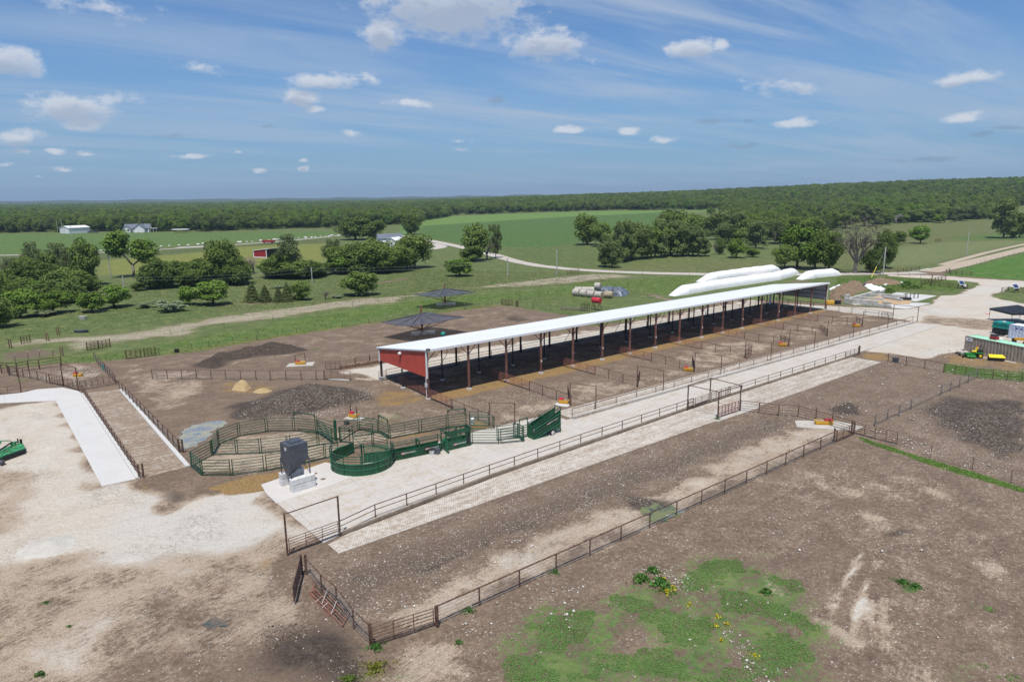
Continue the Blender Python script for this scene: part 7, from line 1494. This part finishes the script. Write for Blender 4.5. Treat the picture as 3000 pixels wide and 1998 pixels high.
TR_+=[('T4',1620,662,340,140,'willow','open willow with leaning stems casting a shadow behind the small round trees'),('T4',1840,612,350,110,'sparse','pale thin tree left of the large maple behind the bags'),('T4',1165,730,545,55,'dead','white dead snag beside the creek row'),('T4',1212,728,540,60,'dark','slim dark tree touching the white snag'),
('T4',1400,768,540,105,'bright','neat rounded tree between white snag and low bush'),('T4',1585,758,650,75,'oak','low bush right of the neat rounded tree'),
('T4',2095,892,415,210,'bright','tall bright maple directly behind the white silage bags'),('T4',1950,905,590,130,'oak','lower dark crown at the left foot of the tall bright maple'),('T4',2300,892,440,150,'oak','dark green tree right of the tall bright maple'),
('T5',110,1140,650,150,'oak','dark tree with straight trunk left of the big bare tree'),('T5',410,1178,470,225,'dead','very large bare grey tree by the road with thick trunk'),('T5',520,640,385,110,'sparse','pale half-dead tree rising behind the big bare tree'),
('T5',600,1175,900,110,'dark','small dark leaning tree right of the big bare tree'),('T5',750,1120,655,115,'dark','upright dark tree right of the big bare tree'),('T5',915,845,690,75,'oak','dark bush right of the upright dark tree'),('T5',1160,838,635,105,'bright','round light green tree alone on the right pasture'),
('T5',880,608,440,75,'dead','white bare tree at the pasture edge'),('T5',2115,778,315,150,'willow','largest light green tree at the upper right with many stems'),('T5',2225,775,560,60,'dark','small dark tree right of the largest upper right tree'),('T5',2300,768,470,95,'dark','dark tree at the right picture edge on the pasture'),]
for x,yb,yt,hw,k in((700,618,500,100,'dark'),(760,620,470,70,'oak'),(935,600,500,80,'oak'),(1110,592,440,90,'oak'),(1200,592,440,90,'willow'),(1270,590,480,70,'dark'),(1380,600,490,60,'bright'),(1440,600,470,40,'dead'),(1545,590,500,50,'sparse'),(1620,575,420,80,'willow'),(1725,560,380,85,'willow'),(1830,556,430,60,'dark'),(1895,548,440,50,'dark'),(1975,560,490,40,'oak'),(620,640,420,90,'willow'),(160,640,430,110,'willow'),(60,640,440,100,'sparse'),(300,660,470,110,'oak'),(-40,660,500,100,'dark')): TR_.append(('T5',x,yb,yt,hw,k,'@edge'))
for a in TR_:
    l=a[6]; gr=None
    if l in GRP: gr,l=GRP[l]
    dead=a[5]=='dead'; sh='bush' if ('bush' in l or 'shrub' in l) and 'tree' not in l else 'tree'
    t=tree(*a[:6],l,name={'cedar':'cedar_tree','dead':'bare_tree','sage':'shrub'}.get(a[5],'leafy_tree' if sh=='tree' else 'bush'),cat=sh if a[5]!='sage' else 'shrub',group=gr,bark='palebark' if 'white' in l and dead else None)
    if l.startswith('very large bare'):
        r=np.random.default_rng(5); n=1500; d=r.normal(size=(n,3)); d/=np.linalg.norm(d,axis=1)[:,None]; Pn=np.array([0,0,6.4])+d*np.array([4.4,4.4,3.2])*r.uniform(.6,1,(n,1)); me=quadmesh('crown',leaves(r,Pn,d,r.uniform(.06,.14,n)),leafmat('dry_twigs',(.16,.14,.12),.4,.1,(.15,.14,.1))); 
        link('twig_haze' if 0 else 'crown',me,t,PW[[c for c in t.children if c.name.startswith('trunk')][0]])
# far woodland as one mass: instances of the crown meshes above on a point cloud
def woodland():
    r=np.random.default_rng(11)
    edge=P('T1 -900,470 0,482 2352,470 T2 700,440 1440,425 1560,400 2352,385 T3 560,275 1000,262 2352,222 T4 1230,215 1245,400 1500,500 1850,560 2352,570 T5 0,560 300,600 620,600 1400,585 1950,540 2352,415 3200,380')
    ea=np.array([math.degrees(math.atan2(x,y)) for x,y in edge]); er=np.array([math.hypot(x,y) for x,y in edge]); o=np.argsort(ea); ea,er=ea[o],er[o]
    pts=[];sc=[];s0=[]
    rad=420.0
    while rad<3600:
        sp_=8.5+max(0,rad-600)*.0062; n=int(rad*R(80)/sp_)
        a=np.linspace(-40,40,n)+r.uniform(-.4,.4,n)*80/n; rr=rad+r.uniform(-.45,.45,n)*sp_
        e=np.interp(a,ea,er)+6*np.sin(a*9)+4*np.sin(a*23); k=rr>e+3
        first=(rr<e+55); s=(r.uniform(.85,1.45,n))*(1+sstep(700,3500,rr)*1.35)
        x=rr*np.sin(np.radians(a)); y=rr*np.cos(np.radians(a)); cz=hz(x,y)
        pts+=list(np.stack([x,y,cz],1)[k]); sc+=list(s[k]); s0+=list(r.uniform(.8,1.55,n)[k]); rad+=sp_*.9
    pts=np.array(pts); sc=np.array(sc); me=bpy.data.meshes.new('woodland'); me.vertices.add(len(pts)); me.vertices.foreach_set('co',pts.astype(np.float32).ravel()); me.update()
    a=me.attributes.new('s','FLOAT','POINT'); a.data.foreach_set('value',sc.astype(np.float32)); a=me.attributes.new('rz','FLOAT','POINT'); a.data.foreach_set('value',r.uniform(0,6.28,len(pts)).astype(np.float32)); a=me.attributes.new('hs','FLOAT','POINT'); a.data.foreach_set('value',np.array(s0,np.float32))
    ob=bpy.data.objects.new('woodland',me); col.objects.link(ob); tag(ob,'continuous dark green oak woodland covering the far plain and hillside','woodland',kind='stuff')
    gt=bpy.data.node_groups.new('scatter_trees','GeometryNodeTree'); gt.interface.new_socket('Geometry',in_out='INPUT',socket_type='NodeSocketGeometry'); gt.interface.new_socket('Geometry',in_out='OUTPUT',socket_type='NodeSocketGeometry')
    N=gt.nodes; L=gt.links; i=N.new('NodeGroupInput'); o=N.new('NodeGroupOutput'); iop=N.new('GeometryNodeInstanceOnPoints'); g2=N.new('GeometryNodeGeometryToInstance')
    src={}
    for ob2 in col.objects:
        if ob2.name.split('.')[0]=='crown' and ob2.data.name not in src: src[ob2.data.name]=ob2
    want=[]
    for kind in('oak','dark','oak','bright','oak','sparse','dark'):
        for cm,_ in variants(kind)[:3]:
            if cm.name in src: want.append(src[cm.name])
    jo=N.new('GeometryNodeJoinGeometry')
    for ob2 in want:
        oi=N.new('GeometryNodeObjectInfo'); oi.inputs['Object'].default_value=ob2; oi.inputs['As Instance'].default_value=False; oi.transform_space='ORIGINAL'
        g3=N.new('GeometryNodeGeometryToInstance'); L.new(oi.outputs['Geometry'],g3.inputs[0]); L.new(g3.outputs[0],jo.inputs[0])
    def at(nm):
        n=N.new('GeometryNodeInputNamedAttribute'); n.data_type='FLOAT'; n.inputs['Name'].default_value=nm; return n.outputs[0]
    s=at('s'); hs=at('hs'); mu=N.new('ShaderNodeMath'); mu.operation='MULTIPLY'; L.new(hs,mu.inputs[0]); mu.inputs[1].default_value=1.0; cb=N.new('ShaderNodeCombineXYZ'); L.new(s,cb.inputs[0]); L.new(s,cb.inputs[1]); L.new(mu.outputs[0],cb.inputs[2])
    cb2=N.new('ShaderNodeCombineXYZ'); L.new(at('rz'),cb2.inputs[2])
    L.new(i.outputs[0],iop.inputs['Points']); L.new(jo.outputs[0],iop.inputs['Instance']); iop.inputs['Pick Instance'].default_value=True; L.new(cb.outputs[0],iop.inputs['Scale'])
    L.new(cb2.outputs[0],iop.inputs['Rotation']); L.new(iop.outputs[0],o.inputs[0])
    md=ob.modifiers.new('scatter','NODES'); md.node_group=gt; print('woodland points',len(pts),'sources',len(want))
woodland()
# ------------------------------------------------------------ ground cover
def ptest(s,n,r,mn=.5,key='grass',lo=None,hi=None):
    p=P(s); xs=[a for a,_ in p]; ys=[b for _,b in p]; x=r.uniform(min(xs),max(xs),n); y=r.uniform(min(ys),max(ys),n); d=sdf(p,x,y); k=d>0; return x[k],y[k]
def cheapnoise(x,y): return .5+.22*(np.sin(x*.9+1.7*np.sin(y*.6+.3))+np.sin(y*1.3+1.9*np.sin(x*.7)))+.12*np.sin(x*3.1+y*2.3)*np.sin(y*3.7-x*1.9)
def tufts(name,label,areas,m,size,seed,mn=.45,up=.8,blades=5):
    r=np.random.default_rng(seed); V=[]
    for s,n in areas:
        x,y=ptest(s,n,r); ch=masks(x,y)['grass']; k=(ch+(cheapnoise(x,y)-.5)*.9)>mn; x,y=x[k],y[k]
        for _ in range(blades):
            xx=x+r.normal(0,size*.5,len(x)); yy=y+r.normal(0,size*.5,len(x)); h=r.uniform(.35,1.1,len(x))*size; Pn=np.stack([xx,yy,h*.45+hz(xx,yy)],1); N=np.stack([r.normal(0,1,len(x)),r.normal(0,1,len(x)),np.full(len(x),up)],1); N/=np.linalg.norm(N,axis=1)[:,None]; V.append(leaves(r,Pn,N,h*.6))
    v=np.concatenate(V); me=quadmesh(name,v,m); ob=bpy.data.objects.new(name,me); col.objects.link(ob); tag(ob,label,'grass' if 'grass' in name else 'weeds',kind='stuff'); print(name,len(v)//4)
GM=leafmat('short_green_grass',(.105,.205,.06),.35,.2,(.25,.28,.1)); WM=leafmat('meadow_weeds',(.125,.215,.05),.5,.25,(.32,.32,.08)); DM=leafmat('tall_dark_grass',(.10,.22,.055),.4,.2); YM=leafmat('yellow_flowers',(.55,.48,.04),.3,.1,(.7,.6,.05)); SG=leafmat('pale_grey_weeds',(.2,.26,.15),.4,.2,(.3,.32,.2))
PAD="B2 820,1640 850,1290 990,1240 1300,1120 1700,1000 1960,880 B3 500,850 660,960 780,1180 800,1640"
tufts('short_grass','patchy low green grass in the lower right paddock',[(PAD,52000),("B3 1480,1060 1960,1060 1960,1600 1480,1600",12000)],GM,.066,21,.55,2.2,4)
tufts('green_weed_strip','bright narrow strip of weeds running across the right paddocks',[("B3 980,145 1400,275 1965,455 2050,520 1965,482 1560,365 1050,195",9000),("U6 1440,1200 1830,1260 1830,1350 1440,1290",3000),("U6 1840,1260 2352,1330 2352,1390 1840,1350",3500)],leafmat('strip_weeds',(.12,.24,.05),.4,.2,(.25,.3,.08)),.10,22,.45,1.8,7)
tufts('meadow_weeds','rank green weeds in the band behind the rear pens and around the shade roofs',[("U1 700,600 1440,520 2352,340 U2 600,70 1100,0 T2 1000,1490 1800,1370 T3 0,1270 900,1180 1600,1130 2352,1030 T4 400,1010 1000,960 600,1180 0,1230 T3 1850,1430 1250,1330 U3 1240,215 440,320 U2 1900,10 1000,150 600,215 U1 2352,500 1440,590 1080,630 700,640",26000),("D2 300,60 900,60 2355,130 2355,330 1750,300 300,230",5000),("D2 840,200 1180,240 1750,230 1130,370 1030,310",2500)],WM,.2,23,.42,1.6,4)
tufts('pasture_tufts','uneven tufts of grass across the middle pasture',[("U1 0,220 2352,-60 T2 2352,1000 T3 2352,1000 T3 0,1250 U1 0,380",9000),("T1 900,1100 2352,1000 T2 2352,950 2352,1250 0,1400 T1 900,1450",9000),("T3 0,900 2300,950 2300,1050 0,1200",9000)],leafmat('olive_pasture_grass',(.145,.19,.07),.45,.2,(.3,.28,.1)),.24,24,.52,2.0,3)
def clump(label,t_,x,y,r_,h,m,seed,n=350,name='weed_clump'):
    p=g(t_,x,y); r=np.random.default_rng(seed); a=r.uniform(0,6.28,n); n=int(n*.9); a=r.uniform(0,6.28,n); q=np.abs(r.normal(0,.36,n))*r_*(1+.45*np.sin(a*3+seed)+.25*np.sin(a*5+2*seed)); hh=h*np.exp(-(q/r_)**2*1.3)*r.uniform(.25,1.1,n); xx=p[0]+q*np.cos(a); yy=p[1]+q*np.sin(a)*.8
    N=np.stack([r.normal(0,1,n),r.normal(0,1,n),np.full(n,.35)],1); N/=np.linalg.norm(N,axis=1)[:,None]; v=leaves(r,np.stack([xx,yy,hh*.6],1),N,np.full(n,h*.17)*r.uniform(.5,1.2,n)); v-=np.array([p[0],p[1],0]); me=quadmesh(name,v,m); o=link(name,me,None,Matrix.Translation((*p,0))); tag(o,label,'weed clump'); return o
for i,(l,t_,x,y,r_,h,m) in enumerate([('dark tall grass clump, left of the white stone patch','B2',1720,985,1.0,.75,DM),('dark tall grass clump behind the yellow flowers','B2',1785,935,.7,.6,DM),('dark grass clump between the two flowering patches','B2',1835,1010,.8,.8,DM),('bushy green weed with yellow flowers beside the stone patch','B2',1870,1050,.9,.5,WM),('lone dark grass tuft in the green patch','B3',478,1060,.45,.6,DM),('dark grass clump alone in the bare right paddock','B3',1260,1000,.8,.45,DM),('second dark grass clump beside the lone one in the bare right paddock','B3',1330,1025,.9,.4,DM),
 ('broad-leaved weed at the foot of the foreground fence','B2',730,1165,.6,.4,GM),('small weed under the foreground fence','B2',1225,940,.5,.35,GM),('leafy dark weed at the foot of the near corner post','B2',200,1375,.7,.5,DM),('yellow-green tall weed mound below the near corner post','B2',200,1490,1.5,.5,leafmat('yellow_grass',(.26,.27,.05),.4,.2)),('bright green weed at the bottom left of the corner','B2',40,1560,.8,.5,WM),('small green weed right of the yellow weed mound','B2',675,1345,.4,.3,GM),('weed tuft at the lower left edge of the yard','B1',230,1530,.4,.4,GM),('green tuft alone on the pale left yard','B1',265,1115,.5,.2,GM),('low green weed patch on the left yard','B1',400,1250,.4,.15,GM),('weed at the right end of the bunker weeds','D2',1520,190,2.2,1.2,DM),('big dark weed clump beside the bunker','D2',1490,250,3.0,1.8,WM),('weed clump at the bunker back corner','D2',1200,330,2.0,1.5,WM),('low weed growing on the silage heap','D2',350,450,1.4,1.2,DM),('wide weed mass between bunker and pads','D2',1660,270,3,1.3,WM),('weed clump at the foot of the box frame','D4',860,1060,.6,.3,GM)]): clump(l,t_,x,y,r_,h,m,40+i)
for i,(x,y) in enumerate([(1840,1010),(1870,1060),(1905,1040),(1850,990)]): clump('yellow flowers in the stone patch, %s of four small groups'%['left','front','right','rear'][i],'B2',x,y,.35,.55,YM,80+i,60,'flower_clump')
for i,(x,y) in enumerate([(40,1125),(198,1195),(190,1250),(255,1240),(220,1335),(415,1420)]): clump('small yellow flower group in the green patch, number %d counted from the rear'%(i+1) if 0 else 'yellow flower group on the green patch, '+['farthest back','beside the bald stone strip','lower left of the pair','right of the pair','in front of the pair','nearest the camera among white stones'][i],'B3',x,y,.35,.35,YM,90+i,60,'flower_clump')
# loose stones
def stones(name,label,areas,m,seed,smin,smax,key='stone'):
    r=np.random.default_rng(seed); X=[];Y=[];Sz=[]
    for s,n,k1,k2 in areas:
        x,y=ptest(s,n,r); cn=cheapnoise(x*.7,y*.7); k=cn>r.uniform(.2,.8,len(x)); x,y=x[k],y[k]; X.append(x);Y.append(y);Sz.append(k1+(k2-k1)*r.uniform(0,1,len(x))**3.5)
    x=np.concatenate(X);y=np.concatenate(Y);s=np.concatenate(Sz); base=np.array([(1,0,0),(-1,0,0),(0,1,0),(0,-1,0),(0,0,.75),(0,0,-.4),(.6,.6,.4),(-.6,.55,.45)])[:6]; F=[(0,2,4),(2,1,4),(1,3,4),(3,0,4),(2,0,5),(1,2,5),(3,1,5),(0,3,5)]
    n=len(x); V=base[None]*r.uniform(.55,1.25,(n,6,1))*s[:,None,None]; a=r.uniform(0,6.28,n); c,s_=np.cos(a)[:,None],np.sin(a)[:,None]; vx=V[:,:,0]*c-V[:,:,1]*s_; vy=V[:,:,0]*s_+V[:,:,1]*c; V=np.stack([vx+x[:,None],vy+y[:,None],V[:,:,2]+s[:,None]*.3],2).reshape(-1,3)
    f=(np.array(F)[None]+np.arange(n)[:,None,None]*6).reshape(-1,3); me=bpy.data.meshes.new(name); me.vertices.add(len(V)); me.vertices.foreach_set('co',V.astype(np.float32).ravel()); me.loops.add(len(f)*3); me.loops.foreach_set('vertex_index',f.astype(np.int32).ravel()); me.polygons.add(len(f)); me.polygons.foreach_set('loop_start',(np.arange(len(f))*3).astype(np.int32)); me.update(calc_edges=True); me.materials.append(m)
    ob=bpy.data.objects.new(name,me); col.objects.link(ob); tag(ob,label,'stones',kind='stuff'); print(name,n)
STM,nt=newmat('limestone_pieces'); q=NT(nt); isl=q.n('ShaderNodeNewGeometry').outputs['Random Per Island']; q.out(q.bsdf(q.mix(isl,(.30,.25,.19),(.62,.59,.55)),.9)); 
CLM,nt=newmat('dark_clods'); q=NT(nt); isl=q.n('ShaderNodeNewGeometry').outputs['Random Per Island']; q.out(q.bsdf(q.mix(isl,(.03,.022,.018),(.12,.09,.07)),.95)); 
stones('limestone_stones','scattered pale limestone pieces on the muddy pens and paddocks',[("S -30,-31.5 45,-31.5 45,-43 -30,-42.5",9000,.03,.13),("S -60,-44 60,-44 50,-75 -40,-75",3200,.04,.16),("S 30,-31 95,-31 110,-80 40,-60",4500,.04,.2),("B2 600,1150 1500,900 1300,1300 700,1400",600,.05,.17),("B2 1640,900 1960,900 B3 120,1120 0,1100",300,.04,.15),("B3 200,1250 350,1300 620,1560 420,1600",300,.04,.15),("D7 505,150 720,190 1346,400 1346,437 720,250",900,.05,.22),("U2 780,1040 900,880 1250,760 1800,680 2352,700 U3 450,1100 0,1400 U2 1300,1060",3000,.03,.16),("S .3,-3 13,-3 13,-15 .3,-15",2500,.03,.09),("U1 300,780 1050,660 1330,860 960,950",1300,.05,.18),("B1 700,1000 1960,900 1960,1568 700,1568",2200,.02,.09)],STM,31,.02,.1)
stones('manure_clods','small dark clods of dried manure strewn over the pens',[("S -30,-31.5 30,-31.5 20,-38 -30,-38",3500,.02,.07),("B1 1500,1250 1960,1200 B2 150,1360 100,1568 B1 1500,1568",3500,.02,.075),("U2 780,1040 900,880 1250,760 1800,680 2300,780 2000,900 1300,1060",3500,.025,.10),("D7 870,60 1346,40 1346,300 1050,200",2500,.03,.13),("U2 230,440 700,280 1500,220 1600,260 700,380 400,480",1800,.03,.11),("S 0,2 108,2 108,12.5 0,12.5",1500,.03,.09),("B3 0,560 800,640 1400,760 1300,900 200,800",1500,.02,.07)],CLM,32,.02,.1)
# ------------------------------------------------------------ air
def haze():
    b=MB(); b.v=[(x,y,z) for z in(-3,135) for x,y in((-9800,-300),(9800,-300),(9800,10300),(-9800,10300))]; b.f=[(3,2,1,0),(4,5,6,7),(0,1,5,4),(1,2,6,5),(2,3,7,6),(3,0,4,7)]
    m,nt=newmat('thin_summer_haze'); v=nt.nodes.new('ShaderNodeVolumePrincipled'); v.inputs['Color'].default_value=(.55,.72,.95,1); v.inputs['Density'].default_value=1.0e-4; v.inputs['Anisotropy'].default_value=.2; o=nt.nodes.new('ShaderNodeOutputMaterial'); nt.links.new(v.outputs[0],o.inputs[1])
    ob=b.build('haze',m,None,origin=(0,0,0)); tag(ob,kind='stuff')
haze()
